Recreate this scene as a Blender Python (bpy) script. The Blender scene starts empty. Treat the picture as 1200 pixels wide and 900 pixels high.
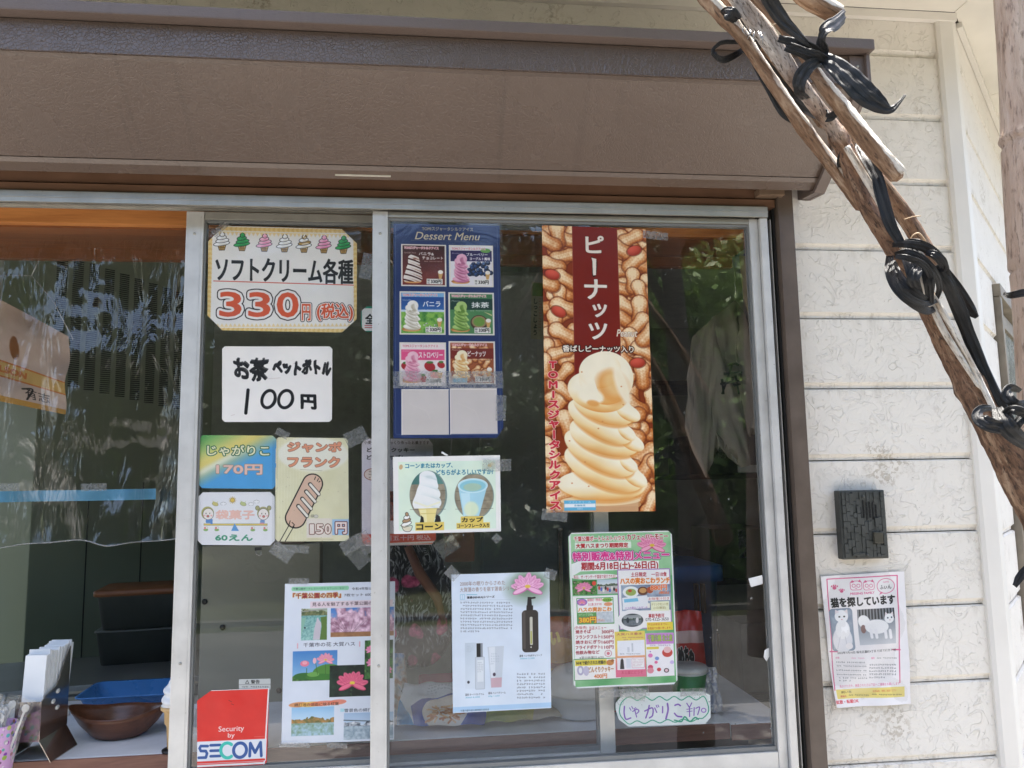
import bpy, bmesh, math, random
import numpy as np
from mathutils import Vector, Matrix, Quaternion
from math import radians, sin, cos, pi

random.seed(7)
RNG = np.random.default_rng(7)
SC = bpy.context.scene
COL = SC.collection

# ------------------------------------------------------------------ camera
FPX, YAW, PITCH, ROLL = 899.1, 0.11118, 0.11918, -0.01726      # solved from the facade's own vanishing lines
CAM = Vector((0.0, -1.65, 1.55))
CF = Vector((sin(YAW) * cos(PITCH), cos(YAW) * cos(PITCH), sin(PITCH)))
CR = Vector((cos(YAW), -sin(YAW), 0.0))
CU = CR.cross(CF)
CR, CU = (CR * cos(ROLL) + CU * sin(ROLL)), (-CR * sin(ROLL) + CU * cos(ROLL))
cam_data = bpy.data.cameras.new('camera')
cam = bpy.data.objects.new('camera', cam_data)
COL.objects.link(cam)
cam.matrix_world = Matrix(((CR.x, CU.x, -CF.x, CAM.x), (CR.y, CU.y, -CF.y, CAM.y), (CR.z, CU.z, -CF.z, CAM.z), (0, 0, 0, 1)))
cam_data.sensor_width = 36.0
cam_data.lens = FPX / 1200 * 36.0
cam_data.clip_start = 0.02
cam_data.clip_end = 800.0
SC.camera = cam

# ------------------------------------------------------------------ daylight
TO_SUN = Vector((0.10, 0.11, 0.985)).normalized()
SUN_EL = math.asin(TO_SUN.z)
world = bpy.data.worlds.new('World')
SC.world = world
world.use_nodes = True
wn = world.node_tree
wn.nodes.clear()
sky = wn.nodes.new('ShaderNodeTexSky')
sky.sky_type = 'NISHITA'
sky.sun_disc = False
sky.sun_elevation = SUN_EL
sky.sun_rotation = math.atan2(TO_SUN.x, TO_SUN.y)
sky.air_density = 1.0
sky.dust_density = 4.0
sky.ozone_density = 0.6
bg = wn.nodes.new('ShaderNodeBackground')
bg.inputs[1].default_value = 0.15
wo = wn.nodes.new('ShaderNodeOutputWorld')
wn.links.new(sky.outputs[0], bg.inputs[0])
wn.links.new(bg.outputs[0], wo.inputs[0])
sun_d = bpy.data.lights.new('sun', 'SUN')
sun_d.energy = 4.4
sun_d.angle = radians(0.53)
sun_d.color = (1.0, 0.955, 0.89)
sun = bpy.data.objects.new('sun', sun_d)
sun.rotation_euler = TO_SUN.to_track_quat('Z', 'Y').to_euler()
sun.location = (3, 2, 8)
COL.objects.link(sun)
SC.view_settings.view_transform = 'Standard'
SC.view_settings.look = 'None'
SC.view_settings.gamma = 1.0
SC.view_settings.exposure = 2.14
SC.cycles.max_bounces = 14
SC.cycles.diffuse_bounces = 6
SC.cycles.glossy_bounces = 5
SC.cycles.transparent_max_bounces = 24
SC.cycles.caustics_reflective = False
SC.cycles.caustics_refractive = False

def P(px, py, Y=0.0):
    """point on the vertical plane at depth Y, read off the survey photo"""
    d = CR * (px - 600) - CU * (py - 450) + CF * FPX
    t = (Y - CAM.y) / d.y
    return CAM + d * t

# ------------------------------------------------------------------ object helpers
def tag(o, label=None, cat=None, group=None, kind=None):
    if label: o['label'] = label
    if cat: o['category'] = cat
    if group: o['group'] = group
    if kind: o['kind'] = kind
    return o

def empty(name, loc, label, cat, group=None, rz=0.0):
    o = bpy.data.objects.new(name, None)
    o.empty_display_size = 0.05
    COL.objects.link(o)
    o.location = loc
    o.rotation_euler = (0, 0, rz)
    return tag(o, label, cat, group)

def link(name, me, parent=None, mat=None, world_coords=True):
    o = bpy.data.objects.new(name, me)
    COL.objects.link(o)
    if mat is not None:
        for m in (mat if isinstance(mat, (list, tuple)) else [mat]):
            me.materials.append(m)
    if parent is not None:
        o.parent = parent
        if world_coords:
            o.matrix_parent_inverse = pinv(parent)
    return o

def pinv(p):
    return full(p).inverted()

def full(o):
    M = Matrix.LocRotScale(o.location, o.rotation_euler, o.scale)
    if o.parent is not None:
        M = full(o.parent) @ o.matrix_parent_inverse @ M
    return M

class MB:
    def __init__(s):
        s.v = []; s.f = []; s.m = []; s.sm = []
    def add(s, vs, fs, mi=0, smooth=False):
        b = len(s.v)
        s.v.extend([tuple(v) for v in vs])
        for f in fs:
            s.f.append(tuple(b + i for i in f)); s.m.append(mi); s.sm.append(smooth)
    def box(s, x0, x1, y0, y1, z0, z1, mi=0, M=None):
        vs = [Vector(p) for p in ((x0,y0,z0),(x1,y0,z0),(x1,y1,z0),(x0,y1,z0),(x0,y0,z1),(x1,y0,z1),(x1,y1,z1),(x0,y1,z1))]
        if M is not None: vs = [M @ v for v in vs]
        s.add(vs, [(0,3,2,1),(4,5,6,7),(0,1,5,4),(1,2,6,5),(2,3,7,6),(3,0,4,7)], mi)
        return s
    def bbox(s, x0, x1, y0, y1, z0, z1, b=0.002, mi=0, M=None):
        """box with chamfered edges"""
        bm = bmesh.new()
        bmesh.ops.create_cube(bm, size=1.0)
        for v in bm.verts:
            v.co = Vector(((x0+x1)/2 + v.co.x*(x1-x0), (y0+y1)/2 + v.co.y*(y1-y0), (z0+z1)/2 + v.co.z*(z1-z0)))
        b = min(b, 0.45*min(x1-x0, y1-y0, z1-z0))
        bmesh.ops.bevel(bm, geom=list(bm.edges), offset=b, segments=2, profile=0.7, affect='EDGES')
        if M is not None: bmesh.ops.transform(bm, matrix=M, verts=bm.verts)
        s.addbm(bm, mi); bm.free()
        return s
    def addbm(s, bm, mi=0, smooth=False):
        bm.verts.index_update()
        s.add([v.co.copy() for v in bm.verts], [[v.index for v in f.verts] for f in bm.faces], mi, smooth)
    def prism(s, prof, x0, x1, mi=0):
        """profile of (y,z) swept along x"""
        n = len(prof)
        vs = [(x0, y, z) for y, z in prof] + [(x1, y, z) for y, z in prof]
        fs = [(i, (i+1) % n, n+(i+1) % n, n+i) for i in range(n)]
        fs += [tuple(range(n-1, -1, -1)), tuple(range(n, 2*n))]
        s.add(vs, fs, mi)
        return s
    def ring(s, rings, mi=0, smooth=True, closed=True, cap=True):
        n = len(rings[0]); b = []
        for r in rings: b += [tuple(p) for p in r]
        fs = []
        for k in range(len(rings)-1):
            for i in range(n if closed else n-1):
                j = (i+1) % n
                fs.append((k*n+i, k*n+j, (k+1)*n+j, (k+1)*n+i))
        if cap and closed:
            fs.append(tuple(range(n-1, -1, -1))); fs.append(tuple((len(rings)-1)*n+i for i in range(n)))
        s.add(b, fs, mi, smooth)
        return s
    def lathe(s, prof, cx, cy, seg=32, mi=0, sx=1.0, sy=1.0, M=None, cap=True):
        rings = []
        for r, z in prof:
            rg = [Vector((cx + r*sx*cos(2*pi*i/seg), cy + r*sy*sin(2*pi*i/seg), z)) for i in range(seg)]
            if M is not None: rg = [M @ p for p in rg]
            rings.append(rg)
        return s.ring(rings, mi, cap=cap)
    def tube(s, pts, rad, seg=10, mi=0, jit=0.0):
        pts = [Vector(p) for p in pts]
        rad = rad if isinstance(rad, (list, tuple)) else [rad]*len(pts)
        rings = []; up = None
        for i, p in enumerate(pts):
            t = (pts[min(i+1, len(pts)-1)] - pts[max(i-1, 0)]).normalized()
            if up is None:
                up = Vector((0, -1, 0)) if abs(t.y) < .9 else Vector((1, 0, 0))
            a = (up - t*up.dot(t)).normalized(); up = a
            b = t.cross(a)
            rings.append([p + (a*cos(2*pi*k/seg) + b*sin(2*pi*k/seg))*rad[i]*(1+random.uniform(-jit, jit)) for k in range(seg)])
        return s.ring(rings, mi)
    def mesh(s, name):
        me = bpy.data.meshes.new(name)
        me.from_pydata(s.v, [], s.f)
        me.polygons.foreach_set('material_index', s.m)
        me.polygons.foreach_set('use_smooth', s.sm)
        me.update()
        return me
    def build(s, name, mat, parent=None):
        return link(name, s.mesh(name), parent, mat)

# ------------------------------------------------------------------ material helpers
def newmat(name):
    m = bpy.data.materials.new(name); m.use_nodes = True
    nt = m.node_tree; nt.nodes.clear()
    out = nt.nodes.new('ShaderNodeOutputMaterial')
    return m, nt, out
class NT:
    def __init__(s, nt): s.nt = nt
    def n(s, typ, **kw):
        nd = s.nt.nodes.new('ShaderNode' + typ)
        for k, v in kw.items():
            if k.startswith('i_'):
                key = k[2:]
                key = int(key) if key.isdigit() else key.replace('_', ' ')
                nd.inputs[key].default_value = v
            else: setattr(nd, k, v)
        return nd
    def l(s, a, b): s.nt.links.new(a, b)
    def co(s, kind='Object', scale=(1, 1, 1), rot=(0, 0, 0)):
        t = s.n('TexCoord'); mp = s.n('Mapping')
        mp.inputs['Scale'].default_value = scale; mp.inputs['Rotation'].default_value = rot
        s.l(t.outputs[kind], mp.inputs[0]); return mp.outputs[0]
    def noise(s, co, scale, detail=4, rough=.55, dist=0.0):
        nd = s.n('TexNoise', i_Scale=scale, i_Detail=detail, i_Roughness=rough, i_Distortion=dist)
        if co is not None: s.l(co, nd.inputs['Vector'])
        return nd.outputs['Fac']
    def ramp(s, fac, stops):
        nd = s.n('ValToRGB'); e = nd.color_ramp.elements
        while len(e) < len(stops): e.new(0.5)
        for el, (p, c) in zip(e, stops):
            el.position = p; el.color = (c if isinstance(c, tuple) else (c, c, c)) + ((1,) if not isinstance(c, tuple) or len(c) == 3 else ())
        s.l(fac, nd.inputs[0]); return nd.outputs[0]
    def mix(s, fac, a, b, mode='MIX'):
        nd = s.n('MixRGB', blend_type=mode)
        for x, i in ((fac, 0), (a, 1), (b, 2)):
            if isinstance(x, (int, float)): nd.inputs[i].default_value = x if i == 0 else (x, x, x, 1)
            elif isinstance(x, tuple): nd.inputs[i].default_value = x + (1,)
            else: s.l(x, nd.inputs[i])
        return nd.outputs[0]
    def math(s, op, a, b=0.0, c=0.0, clamp=False):
        nd = s.n('Math', operation=op, use_clamp=clamp)
        for x, i in ((a, 0), (b, 1), (c, 2)):
            if isinstance(x, (int, float)): nd.inputs[i].default_value = x
            else: s.l(x, nd.inputs[i])
        return nd.outputs[0]
    def bump(s, h, strength=.5, dist=.002, normal=None):
        nd = s.n('Bump', i_Strength=strength, i_Distance=dist); s.l(h, nd.inputs['Height'])
        if normal is not None: s.l(normal, nd.inputs['Normal'])
        return nd.outputs[0]
    def pbr(s, out, col, rough=.5, metal=0.0, normal=None, spec=.5, **kw):
        b = s.n('BsdfPrincipled')
        for x, k in ((col, 'Base Color'), (rough, 'Roughness'), (metal, 'Metallic'), (spec, 'Specular IOR Level')):
            if isinstance(x, tuple): b.inputs[k].default_value = x + (1,)
            elif isinstance(x, (int, float)): b.inputs[k].default_value = x
            else: s.l(x, b.inputs[k])
        for k, v in kw.items(): b.inputs[k.replace('_', ' ')].default_value = v
        if normal is not None: s.l(normal, b.inputs['Normal'])
        s.l(b.outputs[0], out.inputs[0]); return b
MATS = {}
def plain(name, col, rough=.5, metal=0.0, var=.12, bump=.1, scale=60, spec=.5, **kw):
    """a surface colour with fine mottling and grain"""
    if name in MATS: return MATS[name]
    m, nt, out = newmat(name); N = NT(nt); co = N.co()
    f = N.noise(co, scale*.25, 5); g = N.noise(co, scale*4, 3)
    dk = tuple(c*(1-var) for c in col); lt = tuple(min(1, c*(1+var)) for c in col)
    c = N.ramp(f, [(.3, dk), (.7, lt)])
    r = N.ramp(f, [(.3, max(0, rough-.06)), (.7, min(1, rough+.08))])
    N.pbr(out, c, r, metal, N.bump(g, bump, .0006), spec, **kw)
    MATS[name] = m
    return m
# ------------------------------------------------------------------ print painter: lettering and pictures drawn in code
_TX = {}
SS = 2
def text_tris(s):
    if s in _TX: return _TX[s]
    c = bpy.data.curves.new('t', 'FONT'); c.body = s; c.resolution_u = 3
    o = bpy.data.objects.new('t', c); COL.objects.link(o)
    dg = bpy.context.evaluated_depsgraph_get()
    me = bpy.data.meshes.new_from_object(o.evaluated_get(dg))
    me.calc_loop_triangles()
    v = np.zeros(len(me.vertices)*3); me.vertices.foreach_get('co', v); v = v.reshape(-1, 3)[:, :2]
    t = np.zeros(len(me.loop_triangles)*3, int); me.loop_triangles.foreach_get('vertices', t)
    tr = v[t.reshape(-1, 3)]
    bpy.data.objects.remove(o); bpy.data.curves.remove(c); bpy.data.meshes.remove(me)
    _TX[s] = tr
    return tr

def text_mask(s, w, h, vert=False, wob=0.0, shear=0.0):
    """coverage mask (w x h pixels at SS) of the string stretched to fill the box"""
    if vert:                                     # one character under another
        parts = [text_tris(ch) for ch in s]
        out = []
        for k, tr in enumerate(parts):
            if len(tr) == 0: continue
            t = tr.copy(); c = (t.reshape(-1, 2).min(0) + t.reshape(-1, 2).max(0))/2
            if s[k] in 'ー': t = (t - c)[:, :, ::-1]*np.array([1, -1]) + c
            t[:, :, 0] -= c[0]; t[:, :, 1] -= c[1] + k*1.05
            out.append(t)
        tr = np.concatenate(out)
    else:
        tr = text_tris(s).copy()
    if shear: tr[:, :, 0] += tr[:, :, 1]*shear
    if wob:
        ph = (hash(len(s)) % 7)
        x = tr[:, :, 0].copy(); y = tr[:, :, 1].copy()
        tr[:, :, 1] += wob*(np.sin(x*2.1+ph)*.5 + np.sin(x*5.3+y*3)*.25)
        tr[:, :, 0] += wob*(np.sin(y*6.0+x*1.7)*.35)
    mn = tr.reshape(-1, 2).min(0); mx = tr.reshape(-1, 2).max(0)
    W = max(2, int(round(w))); H = max(2, int(round(h)))
    p = (tr - mn)/(mx - mn + 1e-9)
    p[:, :, 0] *= W; p[:, :, 1] = (1 - p[:, :, 1])*H
    M = np.zeros((H, W), np.float32)
    for a, b, c in p:
        x0 = max(0, int(min(a[0], b[0], c[0]) - .5)); x1 = min(W, int(max(a[0], b[0], c[0]) + 1.5))
        y0 = max(0, int(min(a[1], b[1], c[1]) - .5)); y1 = min(H, int(max(a[1], b[1], c[1]) + 1.5))
        if x1 <= x0 or y1 <= y0: continue
        gx = np.arange(x0, x1) + .5; gy = (np.arange(y0, y1) + .5)[:, None]
        e0 = (b[0]-a[0])*(gy-a[1]) - (b[1]-a[1])*(gx-a[0])
        e1 = (c[0]-b[0])*(gy-b[1]) - (c[1]-b[1])*(gx-b[0])
        e2 = (a[0]-c[0])*(gy-c[1]) - (a[1]-c[1])*(gx-c[0])
        ins = ((e0 >= 0) & (e1 >= 0) & (e2 >= 0)) | ((e0 <= 0) & (e1 <= 0) & (e2 <= 0))
        M[y0:y1, x0:x1][ins] = 1
    return M

def dilate(M, r):
    if r <= 0: return M
    R = int(math.ceil(r)); out = M.copy(); H, W = M.shape
    for dy in range(-R, R+1):
        for dx in range(-R, R+1):
            d = dx*dx + dy*dy
            if d > r*r + .3 or (d < (r-1.6)**2 and r > 2): continue
            a = M[max(0, -dy):H-max(0, dy), max(0, -dx):W-max(0, dx)]
            t = out[max(0, dy):H-max(0, -dy), max(0, dx):W-max(0, -dx)]
            np.maximum(t, a, out=t)
    return out

def fbm(h, w, cell, seed=0, octs=4):
    rng = np.random.default_rng(seed); out = np.zeros((h, w)); amp = 1.0; tot = 0
    for o in range(octs):
        c = max(1.5, cell/2**o); gh = int(h/c)+3; gw = int(w/c)+3
        g = rng.random((gh, gw))
        y = np.arange(h)/c; x = np.arange(w)/c
        yi = y.astype(int); xi = x.astype(int); fy = (y-yi)[:, None]; fx = (x-xi)[None]
        fy = fy*fy*(3-2*fy); fx = fx*fx*(3-2*fx)
        a = g[yi][:, xi]; b = g[yi][:, xi+1]; c_ = g[yi+1][:, xi]; d = g[yi+1][:, xi+1]
        out += amp*((a*(1-fx)+b*fx)*(1-fy) + (c_*(1-fx)+d*fx)*fy); tot += amp; amp *= .5
    return out/tot

def C255(c):
    if isinstance(c, str):
        c = c.lstrip('#'); return np.array([int(c[i:i+2], 16) for i in (0, 2, 4)])/255.0
    return np.array(c, float)/255.0 if max(c) > 1 else np.array(c, float)

class Cv:
    """a sheet of print; coordinates are those of a survey close-up (X0,Y0,scale)"""
    def __init__(s, quad, k=3.0, bg='ffffff', crop=(0, 0, 1)):
        s.q = [np.array(p, float) for p in quad]          # TL TR BR BL
        tl, tr, br, bl = s.q
        s.k = k
        s.W = int(round(np.linalg.norm(tr-tl)*k)); s.H = int(round(np.linalg.norm(bl-tl)*k))
        s.a = np.zeros((s.H, s.W, 3)) + C255(bg)
        A = np.array([(tr+br-tl-bl)/2, (bl+br-tl-tr)/2]).T
        s.Ai = np.linalg.inv(A); s.c0 = (tl+tr+br+bl)/4
        s.crop = crop
    def T(s, x, y):
        X0, Y0, sc = s.crop
        p = np.array([X0 + x/sc, Y0 + y/sc]) - s.c0
        u = s.Ai @ p + .5
        return u[0]*s.W, u[1]*s.H
    def L(s, d): return d/s.crop[2]*s.k
    def box(s, x, y, w, h):
        ax, _ = s.T(x, y+h/2); bx, _ = s.T(x+w, y+h/2); _, ay = s.T(x+w/2, y); _, by = s.T(x+w/2, y+h)
        return ax, ay, bx-ax, by-ay
    def comp(s, al, x0, y0, col):
        H, W = al.shape; X0 = max(0, x0); Y0 = max(0, y0); X1 = min(s.W, x0+W); Y1 = min(s.H, y0+H)
        if X1 <= X0 or Y1 <= Y0: return
        a = al[Y0-y0:Y1-y0, X0-x0:X1-x0][:, :, None]
        t = s.a[Y0:Y1, X0:X1]
        c = col[Y0-y0:Y1-y0, X0-x0:X1-x0] if isinstance(col, np.ndarray) and col.ndim == 3 else C255(col)
        t[:] = t*(1-a) + c*a
    def grid(s, x0, y0, x1, y1):
        x0 = int(max(0, math.floor(x0))); y0 = int(max(0, math.floor(y0))); x1 = int(min(s.W, math.ceil(x1))); y1 = int(min(s.H, math.ceil(y1)))
        if x1 <= x0 or y1 <= y0: return None
        gx, gy = np.meshgrid(np.arange(x0, x1)+.5, np.arange(y0, y1)+.5)
        return x0, y0, gx, gy
    def sdf(s, bb, fn, col, al=1.0, soft=1.0):
        g = s.grid(*bb)
        if g is None: return
        x0, y0, gx, gy = g
        s.comp(np.clip(.5 - fn(gx, gy)/soft, 0, 1)*al, x0, y0, col)
    def rect(s, x, y, w, h, col, al=1.0, r=0.0, line=None, lw=0.0):
        X, Y, W, H = s.box(x, y, w, h); r = s.L(r); cx, cy = X+W/2, Y+H/2
        def fn(gx, gy):
            qx = np.abs(gx-cx)-W/2+r; qy = np.abs(gy-cy)-H/2+r
            return np.hypot(np.maximum(qx, 0), np.maximum(qy, 0)) + np.minimum(np.maximum(qx, qy), 0) - r
        lw2 = s.L(lw)/2; bb = (X-lw2-2, Y-lw2-2, X+W+lw2+2, Y+H+lw2+2)
        if col is not None: s.sdf(bb, fn, col, al)
        if line is not None: s.sdf(bb, lambda a, b: np.abs(fn(a, b)) - lw2, line)
    def ell(s, x, y, rx, ry, col, rot=0.0, al=1.0, line=None, lw=0.0, soft=1.0):
        cx, cy = s.T(x, y); rx = max(.3, s.L(rx)); ry = max(.3, s.L(ry)); c, sn = cos(rot), sin(rot)
        def fn(gx, gy):
            u = ((gx-cx)*c + (gy-cy)*sn)/rx; v = (-(gx-cx)*sn + (gy-cy)*c)/ry
            q = np.hypot(u, v); g = np.hypot(u/rx, v/ry) + 1e-9
            return np.where(q > 1e-6, q*(q-1)/g, -min(rx, ry))
        R = max(rx, ry) + s.L(lw) + 2 + soft; bb = (cx-R, cy-R, cx+R, cy+R)
        if col is not None: s.sdf(bb, fn, col, al, soft)
        if line is not None: s.sdf(bb, lambda a, b: np.abs(fn(a, b)) - s.L(lw)/2, line)
    def poly(s, pts, col, al=1.0):
        p = np.array([s.T(*q) for q in pts])
        g = s.grid(p[:, 0].min()-1, p[:, 1].min()-1, p[:, 0].max()+1, p[:, 1].max()+1)
        if g is None: return
        x0, y0, gx, gy = g; acc = np.zeros(gx.shape)
        for ox in (-.25, .25):
            for oy in (-.25, .25):
                ins = np.zeros(gx.shape, bool); X = gx+ox; Y = gy+oy
                for i in range(len(p)):
                    a = p[i]; b = p[(i+1) % len(p)]
                    if a[1] == b[1]: continue
                    c = ((a[1] > Y) != (b[1] > Y)) & (X < (b[0]-a[0])*(Y-a[1])/(b[1]-a[1]) + a[0])
                    ins ^= c
                acc += ins
        s.comp(acc/4*al, x0, y0, col)
    def line(s, pts, w, col, al=1.0):
        p = [np.array(s.T(*q)) for q in pts]; w2 = max(.35, s.L(w)/2)
        arr = np.array(p); bb = (arr[:, 0].min()-w2-2, arr[:, 1].min()-w2-2, arr[:, 0].max()+w2+2, arr[:, 1].max()+w2+2)
        def fn(gx, gy):
            d = np.full(gx.shape, 1e9)
            for a, b in zip(p[:-1], p[1:]):
                e = b-a; t = np.clip(((gx-a[0])*e[0]+(gy-a[1])*e[1])/(e@e+1e-9), 0, 1)
                d = np.minimum(d, np.hypot(gx-a[0]-e[0]*t, gy-a[1]-e[1]*t))
            return d - w2
        s.sdf(bb, fn, col, al)
    def curve(s, pts, w, col, n=8, al=1.0):
        P_ = [np.array(q, float) for q in pts]; P_ = [2*P_[0]-P_[1]] + P_ + [2*P_[-1]-P_[-2]]; out = []
        for i in range(1, len(P_)-2):
            for t in np.linspace(0, 1, n, endpoint=False):
                a, b, c, d = P_[i-1:i+3]
                out.append(.5*((2*b)+(-a+c)*t+(2*a-5*b+4*c-d)*t*t+(-a+3*b-3*c+d)*t**3))
        out.append(P_[-2]); s.line(out, w, col, al)
    def text(s, t, x, y, w, h, col, out=(), bold=0.0, vert=False, wob=0.0, al=1.0, shear=0.0, grad=None):
        """string filling the box; out = [(radius, colour), ...] widest first; bold and radius in box units"""
        X, Y, W, H = s.box(x, y, w, h)
        out = [(r - .36*bold if r > bold else r, c_) for r, c_ in out]; bold = bold*.6
        b = s.L(bold)*SS; mr = max([s.L(r)*SS for r, _ in out] + [b, 0]) + SS*2
        m = text_mask(t, (W*SS-2*b), (H*SS-2*b), vert, wob, shear)
        pad = int(math.ceil(mr+b)); ox = int(round(X*SS+b-pad)); oy = int(round(Y*SS+b-pad))
        ax = ox % SS; ay = oy % SS
        M = np.zeros((m.shape[0]+2*pad+ay, m.shape[1]+2*pad+ax), np.float32)
        M[pad+ay:pad+ay+m.shape[0], pad+ax:pad+ax+m.shape[1]] = m
        M = np.pad(M, ((0, (-M.shape[0]) % SS), (0, (-M.shape[1]) % SS)))
        x0, y0 = (ox-ax)//SS, (oy-ay)//SS
        def down(q): return q.reshape(q.shape[0]//SS, SS, q.shape[1]//SS, SS).mean((1, 3))
        for r, c in out: s.comp(down(dilate(M, s.L(r)*SS)), x0, y0, c)
        D = down(dilate(M, b))
        if grad is not None:
            t_ = np.linspace(0, 1, D.shape[0])[:, None, None]
            col = np.zeros(D.shape + (3,)) + C255(grad[0])*(1-t_) + C255(grad[1])*t_
        s.comp(D*al, x0, y0, col)
    def fine(s, x, y, w, h, lines, col, al=.75, seed=1, ragged=True):
        """print too small to read: rows of tiny strokes"""
        r = random.Random(seed); ph = h/lines
        for i in range(lines):
            ww = w*(1 if not ragged or i < lines-1 or lines == 1 else r.uniform(.3, .8)); n = max(2, int(ww/(ph*.72)))
            for j in range(n):
                if r.random() < .07: continue
                cx = x + (j+.5)*ww/n; cy = y + (i+.45)*ph; q = ph*.26
                for _ in range(3):
                    if r.random() < .5: s.line([(cx-q, cy+r.uniform(-q, q)), (cx+q, cy+r.uniform(-q, q)*.6)], ph*.09, col, al)
                    else:
                        u = r.uniform(-q, q); s.line([(cx+u, cy-q), (cx+u*.7, cy+q)], ph*.09, col, al)
    def picture(s, x, y, w, h, fn, al=1.0):
        """fn(u,v) -> rgb over the box"""
        X, Y, W, H = s.box(x, y, w, h); g = s.grid(X, Y, X+W, Y+H)
        if g is None: return
        x0, y0, gx, gy = g
        s.comp(np.ones(gx.shape)*al, x0, y0, np.clip(fn((gx-X)/W, (gy-Y)/H), 0, 1))
    def image(s, name):
        s.a = np.clip(s.a, 0, 1); g_ = s.a.mean(2, keepdims=True); s.a = (s.a*.94+g_*.06)*.965+.012        # a little sun-faded
        s.a *= 1 + (fbm(s.H, s.W, 70, s.W, 3)[..., None]-.5)*.05
        im = bpy.data.images.new(name, s.W, s.H, alpha=False)
        px = np.ones((s.H, s.W, 4), np.float32); px[:, :, :3] = s.a[::-1]
        im.pixels.foreach_set(px.ravel()); im.update(); im.pack()
        return im

def mixc(a, b, t):
    t = np.clip(t, 0, 1)[..., None]
    return C255(a)*(1-t) + C255(b)*t if not isinstance(a, np.ndarray) or a.ndim == 1 else a*(1-t) + C255(b)*t

def peanut(c, x, y, L, ang, tone=0.0, red=False):
    cx, cy = c.T(x, y); L = c.L(L); R = L*.62
    g = c.grid(cx-R, cy-R, cx+R, cy+R)
    if g is None: return
    x0, y0, gx, gy = g; ca, sa = cos(ang), sin(ang)
    u = ((gx-cx)*ca + (gy-cy)*sa)/L; v = (-(gx-cx)*sa + (gy-cy)*ca)/L
    if red:
        q = np.hypot(u/.36, v/.24); z = np.sqrt(np.clip(1-q*q, 0, 1))
        sh = .55 + .45*z - .35*(u*.2+v)/.24
        col = mixc('8e1c0c', 'e8604a', sh - .25); a = np.clip((1-q)*L*.24, 0, 1)
        c.comp(np.clip((1.22-q)*L*.12, 0, .6), x0, y0, '6a1b08'); c.comp(a, x0, y0, col); return
    r1, r2, d1 = .235, .215, .26
    u2 = u; w = .15 + .035*np.cos(u2*pi/.26)**2*np.sign(1) + .0*u
    e1 = np.hypot(u+d1-.02, v) - r1; e2 = np.hypot(u-d1, v) - r2
    mid = np.maximum(np.abs(u)-.27, np.abs(v)-(.192+.3*u*u))
    kk = .05; hh = np.clip(.5+.5*(e2-e1)/kk, 0, 1); e = e2*(1-hh)+e1*hh-kk*hh*(1-hh)
    hh = np.clip(.5+.5*(mid-e)/kk, 0, 1); e = mid*(1-hh)+e*hh-kk*hh*(1-hh)
    z = np.clip(-e/.2, 0, 1)**.6
    tex = .07*np.sin(u*62+np.sin(v*30)*1.2)*np.cos(v*44+u*9) + .05*np.sin(v*60)
    lx, ly = -.5, -.75; wx, wy = ca*u - sa*v, sa*u + ca*v
    sh = .29 + .62*z + tex - .9*(wx*.35+wy*.9)*(1-.3*z) + tone
    col = np.where((sh < .5)[..., None], mixc('7e3510', 'cf7a3a', sh*2), mixc('cf7a3a', 'fbdcae', (sh-.5)*2.2))
    c.comp(np.clip(.5 - (e-.034)*L*.22, 0, .55), x0, y0, '6a240c')
    c.comp(np.clip(.5 - e*L, 0, 1), x0, y0, col)

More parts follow.
